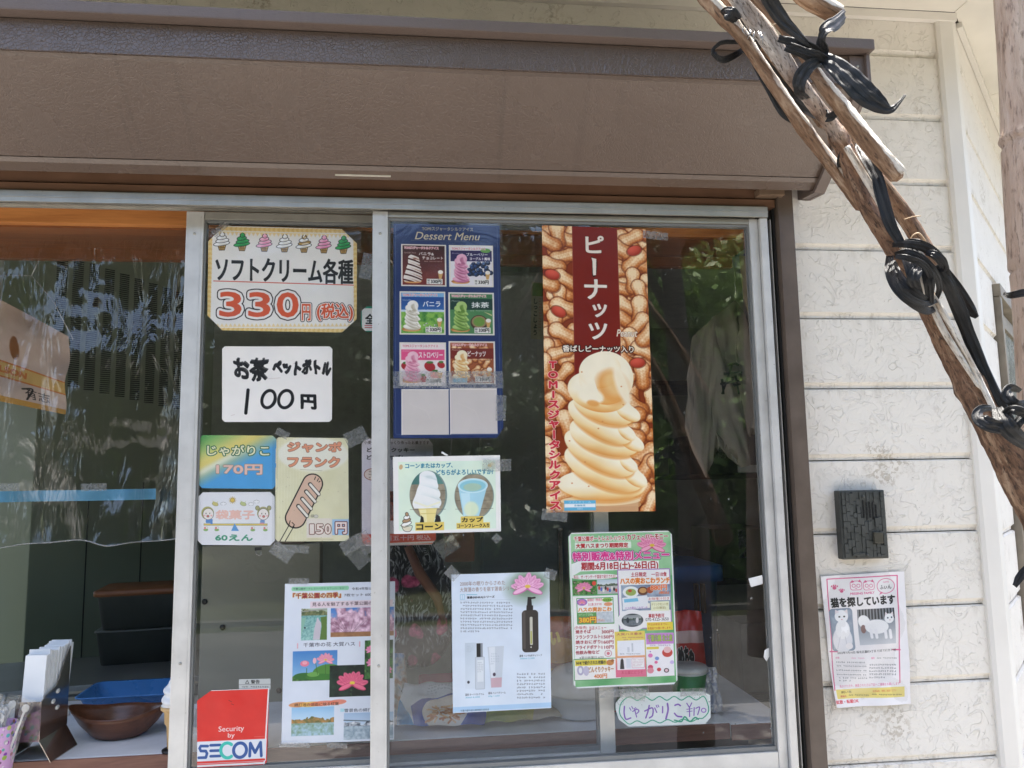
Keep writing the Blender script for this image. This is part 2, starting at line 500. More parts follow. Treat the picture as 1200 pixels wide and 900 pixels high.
def swirl(c, x, ytop, ybot, wid, hi, mid, lo, ridges=5, line=None, two=None):
    """soft-serve: bulging folds running down to the right, curl on top"""
    H = ybot - ytop
    X, Y, W, Hh = c.box(x-wid*.62, ytop-H*.03, wid*1.24, H*1.06)
    g = c.grid(X, Y, X+W, Y+Hh)
    if g is None: return
    x0, y0, gx, gy = g
    u = (gx-X)/W*1.24 - .62; v = (gy-Y)/Hh*1.06 - .03
    tv = np.linspace(0, 1, 201); tp = np.interp(tv, [0, .12, .25, .36, .5, .65, .8, .93, 1.0], [.22, .265, .315, .30, .36, .42, .46, .47, .42])
    tp = np.convolve(np.pad(tp, 12, 'edge'), np.ones(25)/25, 'valid')*np.sqrt(np.clip(1-(1-np.clip(tv/.11, 0, 1))**2, 0, 1))
    prof = np.interp(v, tv, tp)
    right = prof + .06*(np.abs(np.sin((v*ridges*1.02+.05)*pi))**.6 - .4)*np.clip((v-.28)*8, 0, 1); left = prof - .0*v + .012*np.sin(v*17)
    cen = .03*np.sin(v*5)
    d = np.where(u > cen, (u-cen)/(right+1e-4), -(u-cen)/(left+1e-4))
    a = np.clip((1-d)*wid*.5*c.k/c.crop[2]*.8, 0, 1)*((v >= 0) & (v <= 1))
    ph = (v*ridges - (u*.95 + .5*u*u)*1.25*(ridges/5.) + .25)
    fr = ph - np.floor(ph)
    fold = np.clip((fr-.45)/.5, 0, 1)**1.5 * np.clip(1-(fr-.95)*20, 0, 1)
    side = np.clip(np.abs(d)-.55, 0, 1)*1.1
    sh = fold*np.clip(.35+u*1.8+.25, .15, 1.0) + side*.35*(u > 0) + .12*side
    curl = np.exp(-(((u-.06)/.11)**2 + ((v-.17)/.055)**2)); sh = sh + .9*curl
    curl2 = np.exp(-(((u+.02)/.2)**2 + ((v-.07)/.05)**2)); sh = sh*(1-.8*curl2)
    nz = fbm(gx.shape[0], gx.shape[1], max(4, Hh*.12), 5, 2)
    sh = np.clip(sh + (nz-.5)*.25, 0, 1)
    base = mixc(hi, mid, np.clip(sh*1.8, 0, 1)); col = base*(1-np.clip(sh*1.8-1, 0, 1)[..., None]) + C255(lo)*np.clip(sh*1.8-1, 0, 1)[..., None]
    if two is not None:
        t = np.clip((np.abs(fr-.3)-.17)*-18, 0, 1)[..., None]; col = col*(1-t) + C255(two)*t
    if line is not None: c.comp(np.clip(a*1.0, 0, 1)*0 + np.clip((1.06-d)*wid*.5*c.k/c.crop[2]*.6, 0, 1)*((v > -.01) & (v < 1.02)), x0, y0, line)
    c.comp(a, x0, y0, col)

def lotus(c, x, y, r, hi='f7a9c6', lo='d2447f', heart='e8c23a', tilt=0.0, seed=3):
    rr = random.Random(seed)
    for ring, n, L in ((0, 7, 1.0), (1, 6, .8), (2, 4, .6)):
        for i in range(n):
            a = -pi/2 + (i-(n-1)/2)*(2.5/n)*(1.25-ring*.12) + rr.uniform(-.1, .1) + tilt
            l = r*L*rr.uniform(.9, 1.05)
            if ring == 0 and i in (0, n-1): l *= 1.05
            px, py = x+cos(a)*l*.5, y+sin(a)*l*.42
            c.ell(px, py, l*.52, l*.21, lo, a, al=.8, soft=1.6); c.ell(px+cos(a)*l*.04, py+sin(a)*l*.04, l*.47, l*.17, hi, a, soft=4.5); c.ell(px+cos(a)*l*.3, py+sin(a)*l*.3, l*.16, l*.07, lo, a, al=.45, soft=5)
            c.line([(x+cos(a)*l*.2, y+sin(a)*l*.15), (x+cos(a)*l*.9, y+sin(a)*l*.8)], r*.018, lo, .5)
    for sgn in (-1, 1):
        a = pi/2 + sgn*1.15 + tilt
        c.ell(x+cos(a)*r*.45, y+sin(a)*r*.3, r*.5, r*.17, lo, a); c.ell(x+cos(a)*r*.48, y+sin(a)*r*.29, r*.42, r*.12, hi, a, soft=3)
    c.ell(x, y-r*.12, r*.17, r*.1, heart, soft=2)

def swirl2(c, cx, sc, oy, hi, mid, lo):
    """big soft-serve from overlapping tilted folds, upper ones over lower ones"""
    def lobe(x, y, rx, ry, rot, hi_=hi, mid_=mid, lo_=lo, k0=.05, k1=1.0):
        X, Y = c.T(x, y); rx = c.L(rx); ry = c.L(ry); R = max(rx, ry)+3; g = c.grid(X-R, Y-R, X+R, Y+R)
        if g is None: return
        x0, y0, gx, gy = g; ca, sa = cos(rot), sin(rot); u = ((gx-X)*ca+(gy-Y)*sa)/rx; v = (-(gx-X)*sa+(gy-Y)*ca)/ry
        q = np.hypot(u, v); a = np.clip((1-q)*min(rx, ry)*.7+.5, 0, 1)
        t = np.clip((v+.15*u-k0)/(k1-k0), 0, 1)**1.3 + .25*np.clip(np.abs(u)-.75, 0, 1)*2
        gr = .10*np.sin(u*9+v*3)*np.clip(1-np.abs(v), 0, 1); t = np.clip(t+gr*t*2, 0, 1)
        col = np.where((t < .5)[..., None], mixc(hi_, mid_, t*2), mixc(mid_, lo_, t*2-1)); c.comp(a, x0, y0, col)
    S = sc
    L_ = [(396,705,236,84,.06),(410,612,228,104,.42),(386,528,212,92,.52),(414,438,198,100,.32),(388,356,196,88,.55),(410,272,178,92,.36)]
    for i, (x, y, rx, ry, ro) in enumerate(L_):
        x = cx+(x-396)*S; y = oy+y*S
        c.ell(x+4*S, y+16*S, rx*S*.97, ry*S, lo, ro, al=.75, soft=max(2, 9*S)); lobe(x, y, rx*S, ry*S, ro)
        # nose of the fold pushing out on the right
        if i: lobe(x+rx*S*.76, y+rx*S*.76*math.sin(ro)*.9-8*S, (74 if i % 2 else 58)*S, (42 if i % 2 else 34)*S, ro+.2)
    lobe(cx-20*S, oy+190*S, 168*S, 112*S, .25)
    lobe(cx+26*S, oy+112*S, 150*S, 152*S, .25, k0=.5); lobe(cx-8*S, oy+70*S, 118*S, 100*S, -.3, k0=.7)
    c.ell(cx+62*S, oy+165*S, 84*S, 104*S, lo, -.45, al=.85, soft=max(3, 30*S)); c.ell(cx+72*S, oy+145*S, 52*S, 70*S, mid, -.45, al=.6, soft=max(3, 26*S))
    c.poly([(cx-62*S,oy+175*S),(cx-46*S,oy+110*S),(cx-20*S,oy+190*S),(cx+8*S,oy+240*S),(cx-60*S,oy+225*S)], hi)
    c.ell(cx-60*S, oy+215*S, 70*S, 42*S, hi, .2, soft=max(2, 14*S)); c.ell(cx-48*S, oy+254*S, 34*S, 17*S, lo, .15, al=.85, soft=max(2, 9*S))
    c.ell(cx+115*S, oy+150*S, 34*S, 110*S, hi, -.30, al=.9, soft=max(2, 16*S)); c.ell(cx-30*S, oy+40*S, 90*S, 36*S, hi, -.35, al=.9, soft=max(2, 18*S))

# -------- photo-like fillings
def pic_leaves(seed, a='1f4a1c', b='5d9a3c', c_='c8d890', cell=12):
    def fn(u, v):
        h, w = u.shape; n = fbm(h, w, cell, seed); m = fbm(h, w, cell*.5, seed+9)
        return mixc(mixc(a, b, (n-.3)*2.4), c_, (m-.62)*4)
    return fn
def pic_sky(seed, top='4e8fd6', bot='cfe2f2', tree=('2c4a22', '6a8a45'), hz=.55, water=None):
    def fn(u, v):
        h, w = u.shape; n = fbm(h, w, max(3, w*.12), seed); c = mixc(top, bot, v/hz)
        edge = hz - .16 - (n-.5)*.35
        c = np.where((v > edge)[..., None], mixc(tree[0], tree[1], (fbm(h, w, max(3, w*.06), seed+4)-.3)*2.3), c)
        if water is not None:
            ww = mixc(water[0], water[1], fbm(h, w, max(2, w*.05), seed+7)*1.2 + (v-hz)*.4)
            c = np.where((v > hz)[..., None], ww, c)
        return c
    return fn
# ------------------------------------------------------------------ the prints themselves
def print_soft_serve():
    c = Cv([(244.5,264.5),(418.5,269),(418,390),(243,387)], 3.2, 'f3efe8', (225,250,3.395))
    for i in range(64):                                   # zigzag gold border
        for (x, y) in ((72+i*9.4, 62+i*.17), (62+i*9.4, 462+i*.12)): c.ell(x, y, 8, 8, 'ecc674' if i % 2 else 'f2d58f')
    for i in range(42):
        for (x, y) in ((74-i*.18, 62+i*9.4), (650+i*.02, 62+i*9.4)): c.ell(x, y, 8, 8, 'ecc674' if i % 2 else 'f2d58f')
    for i in range(34):
        c.poly([(85+i*16.5,74+i*.3),(93+i*16.5,90+i*.3),(102+i*16.5,74+i*.3)], 'f6dca0'); c.poly([(78+i*16.8,452),(86+i*16.8,438),(95+i*16.8,452)], 'f6dca0')
    cols = [('ffffff','e8e4dc','b9b2a6',None),('36b05a','1f8f45','0f5c2a',None),('ffc0d8','f08cb4','c85a8c',None),('ffffff','eeeae0','b5b0a4',None),('ffffff','e8dcc0','b08a4a','b38b3f'),('ffb4d0','ee86b0','c85a8c',None),('36b05a','1f8f45','0f5c2a',None)]
    for cx, (a, b, d, two) in zip((118,197,285,365,443,523,602), cols):
        y0 = 78 + (cx-118)*.026
        c.poly([(cx-17,y0+50),(cx+17,y0+50),(cx+11,y0+72),(cx-11,y0+72)], '2a2216'); c.poly([(cx-15,y0+50),(cx+15,y0+50),(cx+9,y0+70),(cx-9,y0+70)], 'c9a35a')
        for q in (-6, 0, 6): c.line([(cx+q,y0+50),(cx+q*.8,y0+70)], 2, '6b4a1c')
        c.line([(cx-12,y0+60),(cx+12,y0+60)], 2, '6b4a1c')
        for k, (w, yy) in enumerate(((31,45),(25,33),(18,21),(9,9))):
            c.ell(cx+(2 if k % 2 else -1), y0+yy, w+2, 9.5, '1c1a16', -.18)
            c.ell(cx+(2 if k % 2 else -1), y0+yy, w-.5, 7.5, (two if two and k % 2 else a), -.18); c.ell(cx+5, y0+yy+3, w*.6, 2.6, b, -.18)
        c.line([(cx+2,y0),(cx-2,y0+8)], 5, a)
    c.text('ソフトクリーム各種', 92,178,550,102, '141210', bold=4.2)
    c.line([(86,271),(642,288)], 3.2, 'd8452c')
    for i, (x, ch) in enumerate(((108,'3'),(222,'3'),(334,'0'))):
        c.text(ch, x,313+i*1.5,88,100, 'e4572e', out=((18,'1a1412'),(14,'f6f0ea')), bold=5.0)
    c.text('円', 434,362,36,66, 'e4572e', out=((8.5,'1a1412'),(6,'f8f2ec')), bold=2.6)
    c.text('(税込)', 494,360,146,70, 'e4572e', out=((8.5,'2a1412'),(6,'f8f2ec')), bold=3)
    return c
def print_tea():
    c = Cv([(260.4,406),(389.5,406),(389,494.5),(260.4,494.5)], 3.2, 'efeae3', (225,250,3.395))
    c.text('お茶', 162,578,140,92, '0d0d0d', bold=5.2, wob=.16); c.text('お茶', 165,574,140,92, '1c1c1c', bold=4, wob=.10, al=.8)
    c.text('ペットボトル', 318,584,236,64, '0d0d0d', bold=5.4, wob=.18); c.text('ペットボトル', 321,581,234,66, '1c1c1c', bold=4, wob=.12, al=.8)
    rr = random.Random(6)
    for i in range(46): x = rr.uniform(165,550); y = rr.uniform(580,665); c.line([(x,y),(x+rr.uniform(4,16),y-rr.uniform(2,14))], 1.0, 'd8d2ca', .5)
    c.curve([(222,704),(219,740),(213,795)], 13, '0d0d0d')
    for x, w in ((272,62),(338,66)):
        c.ell(x+w/2, 740, w/2-6, 35, None, .35, line='0d0d0d', lw=12)
        c.ell(x+w/2+4, 742, w/2-5, 33, None, .35, line='1a1a1a', lw=4)
    c.text('円', 430,720,66,62, '0d0d0d', bold=5.5, wob=.08)
    for x, y, w in ((155,805,14),(400,600,9),(290,660,60)): c.line([(x,y),(x+w,y-4)], 2, 'b59a90', .4)
    return c
def print_potato():
    c = Cv([(233,510),(324,510.5),(323.5,573),(232.5,572)], 4.0, '58b0e4', (225,495,5.4545))
    def f(u, v):
        d = u*.8 + v*1.0
        a = mixc('3d9d4c', 'f0e48a', d/.55)
        a = a*(1-np.clip((d-.35)*2.6, 0, 1)[..., None]) + mixc('e8d26a', '4ea6e2', (d-.62)*2.6)*np.clip((d-.35)*2.6, 0, 1)[..., None]
        e = np.exp(-((d-.72)/.07)**2)*.55*(v > .3)
        return a*(1-e[..., None]) + e[..., None]
    c.picture(44,80,500,348, f)
    c.text('じゃがりこ', 96,146,398,68, 'f2eec4', out=((9,'2f6b4a'),), bold=3.4)
    c.text('170円', 154,268,296,66, 'f2c4b4', out=((8,'9a8a70'),), bold=5)
    return c
def kid(c, x, y, hair, girl):
    c.ell(x, y, 40, 42, hair)
    c.ell(x+(4 if not girl else 0), y+6, 34, 36, 'f4ece4', line='4a4a3c', lw=2.5)
    if girl:
        for s in (-1, 1): c.ell(x+s*38, y-34, 13, 14, hair, line='4a4a3c', lw=2)
    for s in (-1, 1): c.ell(x+s*12+2, y+2, 2.5, 4.5, '3a3028'); c.ell(x+s*22+2, y+16, 7, 5, 'f4b8b4')
    c.ell(x+2, y+20, 8, 7, 'e07a70', line='4a3028', lw=1.5)
def print_sweets():
    c = Cv([(232.5,577),(322,576.5),(322,639),(231.5,638.5)], 4.0, 'eeeef0', (225,495,5.4545))
    c.text('袋菓子', 150,560,250,62, 'f2c2b2', bold=5)
    c.rect(76,648,405,11, 'e6cf66', line='6a6a44', lw=1.5); c.poly([(272,645),(300,694),(250,694)], '5f9fd8')
    kid(c, 100, 580, 'b9b46a', False); kid(c, 456, 582, 'b0ac74', True)
    c.rect(88,622,36,22, '5a8fd0', r=5); c.rect(118,618,14,34, '5a8fd0', r=4); c.rect(435,624,30,22, '7a9fd0', r=6); c.rect(432,642,30,10, 'e09a94', r=4)
    for i in range(12):
        a = i*pi/6; c.line([(258+cos(a)*15,497+sin(a)*15),(258+cos(a)*23,497+sin(a)*23)], 3, 'c9a23c')
    c.ell(258,497,14,14,'e8c65a',line='7a6030',lw=2)
    for x, col in ((148,'d8cc7a'),(326,'c4cf8c')):
        c.ell(x,522,20,11,col,.3,line='6a6a44',lw=1.5); c.poly([(x-4,518),(x-20,500),(x+2,510)], col); c.poly([(x+6,514),(x+20,502),(x+10,520)], col)
    for x, y in ((200,520),(376,523),(412,508)):
        for q in (-9, 0, 9): c.ell(x+q, y-(3 if q == 0 else 0), 9, 8, 'f6f6f6', line='8a8a8a', lw=1.5)
        c.ell(x,y,11,7,'f6f6f6')
    for x in (88,158,388,468):
        c.ell(x,688,15,8,'8cba6a'); c.ell(x-4,676,8,8,'e88a8a'); c.ell(x+6,674,7,7,'f4f0e8',line='8a7a6a',lw=1)
    c.text('60えん', 148,716,240,42, '3f9a76', bold=4)
    return c
def print_frank():
    c = Cv([(323.3,512.5),(408,513.5),(409,634),(322.5,634.5)], 4.0, 'ece8c0', (225,495,5.4545))
    c.picture(530,95,480,680, lambda u, v: mixc('e6e0b2', 'f2eecb', fbm(*u.shape, 60, 3)*.8 + .15*np.sin(u*160)*(u < .4)))
    c.ell(775,205,225,112,'f8f6ea', al=.75, soft=14)
    c.text('ジャンポ', 610,125,345,66, 'ee9a72', out=((8,'a06a50'),(4.4,'f7c9b0')), bold=3.4)
    c.text('フランク', 610,222,335,66, 'ee9a72', out=((8,'a06a50'),(4.4,'f7c9b0')), bold=3.4)
    c.line([(770,395),(662,612)], 134, '141210'); c.line([(770,395),(662,612)], 118, 'e3bda3')
    for i in range(4):
        x, y = 772-i*25, 400+i*46
        c.line([(x-18,y-2),(x+36,y+62)], 26, '141210'); c.line([(x-16,y),(x+38,y+62)], 17, 'f4efe2')
    for a, b in (((790,350),(782,368)),((808,362),(800,378)),((818,378),(810,384)),((628,630),(622,650)),((640,640),(652,652)),((655,655),(645,668))): c.line([a,b], 5, '141210')
    c.line([(622,655),(562,762)], 5, '141210'); c.line([(652,664),(594,764)], 5, '141210')
    c.rect(732,615,160,122,'efe4d6', al=.95); c.rect(894,622,106,100,'a6cdee')
    c.text('一袋', 738,590,42,20, '5a5a5a', wob=.1); c.ell(792,602,13,10,'d8d4c4',line='8a8a80',lw=2)
    for ch, x, w in (('1',752,28),('5',792,46),('0',848,38)): c.text(ch, x,652,w,62, 'f4e8dc', out=((8,'5a4038'),(4.5,'e8a08c')), bold=3)
    c.text('円', 916,640,72,74, 'f8ece4', out=((10,'5a3a34'),(6,'e07a6a')), bold=3.5)
    for i in range(26): c.ell(random.uniform(545,990),random.uniform(300,760),random.uniform(1,4),random.uniform(1,3),'9a8a60',al=.5)
    c.line([(690,303),(830,311)],3,'a89a78',.6); c.line([(735,745),(900,748)],4,'c8b48c',.7)
    return c
def print_cookie():
    c = Cv([(424,514),(507,514.5),(511,638),(424,640)], 3.2, 'f0e8ee', (415,500,5.626))
    for i in range(60): c.line([(50,110+i*10.4),(540,108+i*10.3)], 2.2, 'd9c6dc', .55)
    c.text('小麦を使わずじっくり作ったお菓子です', 60,93,440,24, '3a2a28', bold=1.2)
    c.text('どんぐりクッキー', 80,140,322,30, '2a2422', bold=2)
    c.text('どんぐりサブレー', 80,188,300,32, '2a2422', bold=2)
    c.ell(120,318,54,38,'f2ddd0',line='a04a34',lw=4); c.fine(92,290,58,60,3,'4a3a30')
    def f(u, v): return mixc('5a1f1a', 'c4664a', (fbm(*u.shape, 9, 8)-.3)*2.6)
    c.picture(222,430,90,190, f); c.ell(200,560,60,70,'c2a0a8',al=.6)
    c.rect(40,706,520,72,'e8604a'); c.text('一袋 百五十円 税込', 100,716,400,36, 'f8d6d2', bold=2.5, out=((4,'d84a6a'),))
    c.line([(44,780),(560,762)], 14, 'f6f0f0')
    return c
def print_all_card():
    c = Cv([(423,359),(456,359.5),(456,389.5),(423,389)], 3.2, '1f8a6c', (225,250,3.395))
    c.rect(676,378,100,90,'f2f0ea', r=6)
    c.text('全品', 688,400,76,42, '1c1a18', bold=2.5); c.line([(688,446),(770,447)],3,'d03a3a'); c.line([(688,454),(770,455)],3,'d03a3a')
    return c
def menu_card(c, x, y, w, h, kind):
    c.rect(x,y,w,h,'e9e2d6')
    X, Y, W, H = x+w*.035, y+h*.035, w*.93, h*.93
    tops = dict(choc=('5a1614',None),blue=('2c1f55','e8e2ea'),van=('1d4a92',None),mat=('143c34',None),str=('e94d83','f4e6e6'),pea=('7a1f12',None))
    if kind == 'choc': c.picture(X,Y,W,H, lambda u, v: mixc('3a100e', '7e2a22', v*1.1+(fbm(*u.shape,20,2)-.5)*.3))
    if kind == 'blue':
        c.rect(X,Y,W,H,'ece6ea'); c.rect(X,Y+H*.1,W,H*.28,'2b1d56'); rr = random.Random(4)
        c.ell(X+W*.85,Y+H*.1,W*.12,H*.06,'6aa84a')
        for i in range(34):
            bx, by = X+W*rr.uniform(.42,1.0), Y+H*rr.uniform(.42,.72); c.ell(bx,by,W*.055,W*.055,'161d36'); c.ell(bx-W*.01,by-W*.01,W*.035,W*.035,rr.choice(['33508a','27406e','5a78ac'])); c.ell(bx,by,W*.012,W*.012,'10162c')
        c.rect(X,Y+H*.9,W*.0+1,1,'ffffff')
    if kind == 'van':
        c.picture(X,Y,W,H, lambda u, v: np.where((v < .42)[..., None], mixc('14408c','2f6ab4', v*2), np.where((v < .47)[..., None], C255('c8dcee'), mixc('2f7a2c','8cc44e', (fbm(*u.shape,16,6)-.35)*2+v*.5))))
        c.rect(X,Y,W,H*.1,'7ab4e0')
        for q in ((.55,.8),(.68,.83),(.6,.76),(.8,.8)): c.ell(X+W*q[0],Y+H*q[1],W*.03,W*.015,'f4f4f4'); c.ell(X+W*q[0]+2,Y+H*q[1],W*.012,W*.01,'141414')
    if kind == 'mat':
        c.rect(X,Y,W,H,'3f7a4a'); c.rect(X,Y+H*.12,W,H*.28,'123a30'); c.rect(X,Y+H*.4,W,H*.6,'4d8a50')
        c.ell(X+W*.68,Y+H*.72,W*.2,H*.19,'4a3020'); c.ell(X+W*.68,Y+H*.7,W*.17,H*.15,'9a8458'); c.ell(X+W*.68,Y+H*.7,W*.13,H*.115,'6f9a3c')
        for q in range(7): c.line([(X+W*.98,Y+H*.55),(X+W*(.8+q*.03),Y+H*(.45+q*.01))],2,'e0cf96')
    if kind == 'str':
        c.rect(X,Y,W,H,'f4e4e2'); c.rect(X,Y+H*.14,W,H*.26,'ea4f86')
        for sx, sy, sr in ((.66,.56,.13),(.92,.52,.09),(.8,.78,.14),(.1,.55,.1),(.5,.85,.1)):
            c.ell(X+W*sx,Y+H*sy,W*sr,W*sr*.8,'b3242c' if sx < .8 or sy < .6 else 'f0a49a',.5); c.ell(X+W*sx,Y+H*sy-W*sr*.75,W*sr*.6,W*.03,'4a7a34')
    if kind == 'pea':
        c.rect(X,Y,W,H,'a4532c'); rr = random.Random(5)
        for i in range(34): peanut(c, X+W*rr.uniform(.14,.86), Y+H*rr.uniform(.14,.86), W*.27, rr.uniform(0,3.1))
        c.rect(X,Y+H*.14,W,H*.26,'7a2014'); c.rect(X-2,Y-2,W*.0+1,1,'ffffff')
    sw = dict(choc=('f6efe6','d8c0b0','8a4a3a','4a1410'),blue=('f2b4cc','e08aae','a85078',None),van=('fdfaf0','e4dccb','b8ac90',None),mat=('b4d47a','86b04a','4f7a26',None),str=('f8c4d2','f0a2ba','cc6a8a',None),pea=('fbeec8','f4cf8e','d89446',None))[kind]
    c.ell(X+W*.24, Y+H*.9, W*.22, H*.055, 'c07a3a'); c.ell(X+W*.24,Y+H*.93,W*.19,H*.03,'e0a05a')
    if kind == 'choc': swirl(c, X+W*.25, Y+H*.22, Y+H*.92, W*.47, sw[0], sw[1], sw[2], 5, None, sw[3])
    else: swirl2(c, X+W*.25, H*.70/790, Y+H*.22, sw[0], sw[1], sw[2])
    c.text('TOMIスジャータシルクアイス', X+W*.03, Y+H*.015, W*.82, H*.075, 'd23a52', bold=.9, out=((3,'f4e4e0'),))
    c.text({'choc':'Vanilla&Choco','blue':'Blueberry','van':'Vanilla','mat':'Matcha','str':'Strawberry','pea':'Peanut'}[kind], X+W*.03,Y+H*.155,W*(.28 if kind in ('choc','blue') else .2),H*.045, 'e8dcd0', shear=.3, al=.85)
    big = dict(choc=('バニラ&','チョコレート'),blue=('ブルーベリー','ヨーグルト風味'),van=('バニラ',),mat=('抹茶',),str=('ストロベリー',),pea=('ピーナッツ',))[kind]
    if len(big) == 2:
        c.text(big[0], X+W*.38,Y+H*.16,W*(.36 if kind == 'choc' else .52),H*.085,'f6f2ec',bold=1.6); c.text(big[1], X+W*.46,Y+H*.27,W*.5,H*.085,'f6f2ec',bold=1.6); c.fine(X+W*.5,Y+H*.375,W*.44,H*.05,1,'e8dcd0')
    else:
        c.text(big[0], X+W*(.5 if kind in('van','mat') else .4),Y+H*.2,W*(.42 if kind != 'str' else .56),H*.15,'f8f6f2',bold=2.2); c.fine(X+W*.46,Y+H*.4,W*.5,H*.05,1,'e8e0d8')
    c.poly([(X+W*.84,Y+H*.68),(X+W*.96,Y+H*.68),(X+W*.92,Y+H*.86),(X+W*.87,Y+H*.86)],'d8a860'); c.ell(X+W*.9,Y+H*.67,W*.06,H*.05,'f6efe2')
    c.rect(X+W*.57,Y+H*.845,W*.38,H*.14,'eeeae2'); c.text('税込', X+W*.585,Y+H*.86,W*.06,H*.11,'1a1a1a',vert=True,bold=.6)
    c.text('330円' if kind != 'pea' else '350円', X+W*.67,Y+H*.865,W*.25,H*.1,'16120f',bold=1.4)
def print_menu():
    c = Cv([(461,262),(585.3,264.6),(590,513),(461,513.7)], 3.6, '1c2f66', (450,255,6.207))
    c.picture(60,40,820,1600, lambda u, v: mixc('18295c', '21386f', fbm(*u.shape, 120, 3)))
    c.rect(84,58,752,1520,None,r=14,line='50608a',lw=3)
    c.text('TOMIスジャータシルクアイス', 270,70,380,30, 'b5a58a', bold=1.5)
    c.text('Dessert Menu', 218,110,484,58, 'cfbf9e', bold=1.6, shear=.28)
    c.line([(190,172),(725,176)], 1.6, '8a8474'); c.text('デザートメニュー', 398,184,118,12, '9a917c')
    menu_card(c,120,202,330,310,'choc'); menu_card(c,470,205,328,310,'blue')
    menu_card(c,112,550,332,315,'van'); menu_card(c,466,556,336,313,'mat')
    c.crop = (450,390,6.923)
    menu_card(c,127,92,374,350,'str'); menu_card(c,522,84,378,346,'pea')
    c.rect(546,380,125,36,'8fc4de',al=.9)
    c.rect(146,466,376,360,'d9d0ca'); c.rect(532,458,380,366,'d9d0cb')
    for bx in (146,532):
        c.rect(bx,466,376,8,'efe9e2'); c.rect(bx,466,7,360,'efe9e2')
        c.line([(bx+60,580),(bx+200,640),(bx+230,700)],3,'e9dfd8',.7); c.line([(bx+90,790),(bx+260,782)],3,'e2d6cf',.7)
    return c
def print_cone_cup():
    c = Cv([(460.5,535.5),(585.8,533.4),(587,622.6),(461.5,625.8)], 4.0, 'efece6', (415,500,5.626))
    c.picture(293,228,640,450, lambda u, v: mixc('d4ead8', 'e2f0d6', fbm(*u.shape, 90, 4)))
    c.text('コーンまたはカップ、', 335,240,312,34, '2e7f9c', bold=2.4)
    c.text('どちらがよろしいですか?', 538,280,380,38, '2e7f9c', bold=2.4)
    def wood(u, v): return mixc('6c6250', 'b5a98e', fbm(*u.shape, 26, 6)*.8 + .2*np.sin(v*14)*0 + .15)
    def maskell(cx, cy, rx, ry, fn):
        X, Y, W, H = c.box(cx-rx, cy-ry, 2*rx, 2*ry); g = c.grid(X, Y, X+W, Y+H); x0, y0, gx, gy = g
        u = (gx-X)/W; v = (gy-Y)/H; a = np.clip((.5-np.hypot(u-.5, v-.5))*W*.8, 0, 1); c.comp(a, x0, y0, fn(u, v))
    c.ell(487,452,123,162,'7a9088'); maskell(482,450,118,158, lambda u, v: np.where((v < .28)[..., None], mixc('3e7068','5a8a80', u), wood(u, v)))
    for yy in (425,487,548): c.line([(368,yy),(600,yy-3)],2.5,'4e4636',.7)
    c.poly([(415,520),(550,510),(522,640),(452,640)],'ecd98a'); c.poly([(420,520),(470,520),(480,640),(455,640)],'f4e8a8')
    c.line([(425,545),(545,540)],4,'d4bc62'); c.line([(440,575),(535,572)],5,'d9c470')
    swirl(c, 480, 292, 540, 195, 'f2f2ee', 'e6ebe8', 'd2dcd8', 4)
    c.line([(400,500),(480,528),(560,500)],12,'f0eed2')
    c.poly([(430,640),(440,585),(455,600),(460,640)],'1e1c1a'); c.poly([(525,640),(540,580),(562,590),(570,625)],'1e1c1a')
    c.ell(790,460,131,152,'809890'); maskell(788,458,128,148, lambda u, v: np.where((v < .02)[..., None], C255('5a8a80'), wood(u, v)))
    for yy in (430,490,545): c.line([(665,yy),(915,yy-5)],2.5,'4e4636',.7)
    c.picture(0,0,1,1,wood)
    c.poly([(684,400),(874,400),(822,590),(716,590)],'a9d8e6'); c.poly([(700,440),(760,440),(770,590),(722,590)],'c4e6ee')
    c.ell(770,545,48,50,'e6edbe',al=.8,soft=10); c.ell(780,390,99,48,'b9e2ec'); c.ell(780,392,86,38,'8ccbd8'); c.ell(778,400,60,26,'a8c8b0',soft=6); c.ell(780,390,98,47,None,line='d8f0f4',lw=4)
    c.rect(402,630,188,54,'e6c95e'); c.text('コーン', 408,640,172,40, '16120e', bold=3.6)
    c.rect(700,592,150,42,'e6c95e'); c.rect(672,634,222,38,'e6c95e')
    c.text('カップ', 706,598,142,34, '16120e', bold=3); c.text('コーンフレーク入り', 676,640,214,26, '16120e', bold=2)
    for k, (w, yy) in enumerate(((34,640),(28,618),(20,598),(10,578))): c.ell(344+k, yy, w, 13, 'f6f4ee' if k % 2 == 0 else 'b08c66', -.3, line='2a241c', lw=3)
    c.poly([(312,652),(378,660),(368,688),(330,684)],'e0d6b8'); c.curve([(305,650),(330,662),(380,652),(368,688),(330,686),(312,655)],3,'2a241c')
    c.ell(308,268,12,17,'cfae7c',.2); c.ell(895,254,16,12,'d8ba70',-.5); c.ell(908,246,11,9,'e0c888')
    return c
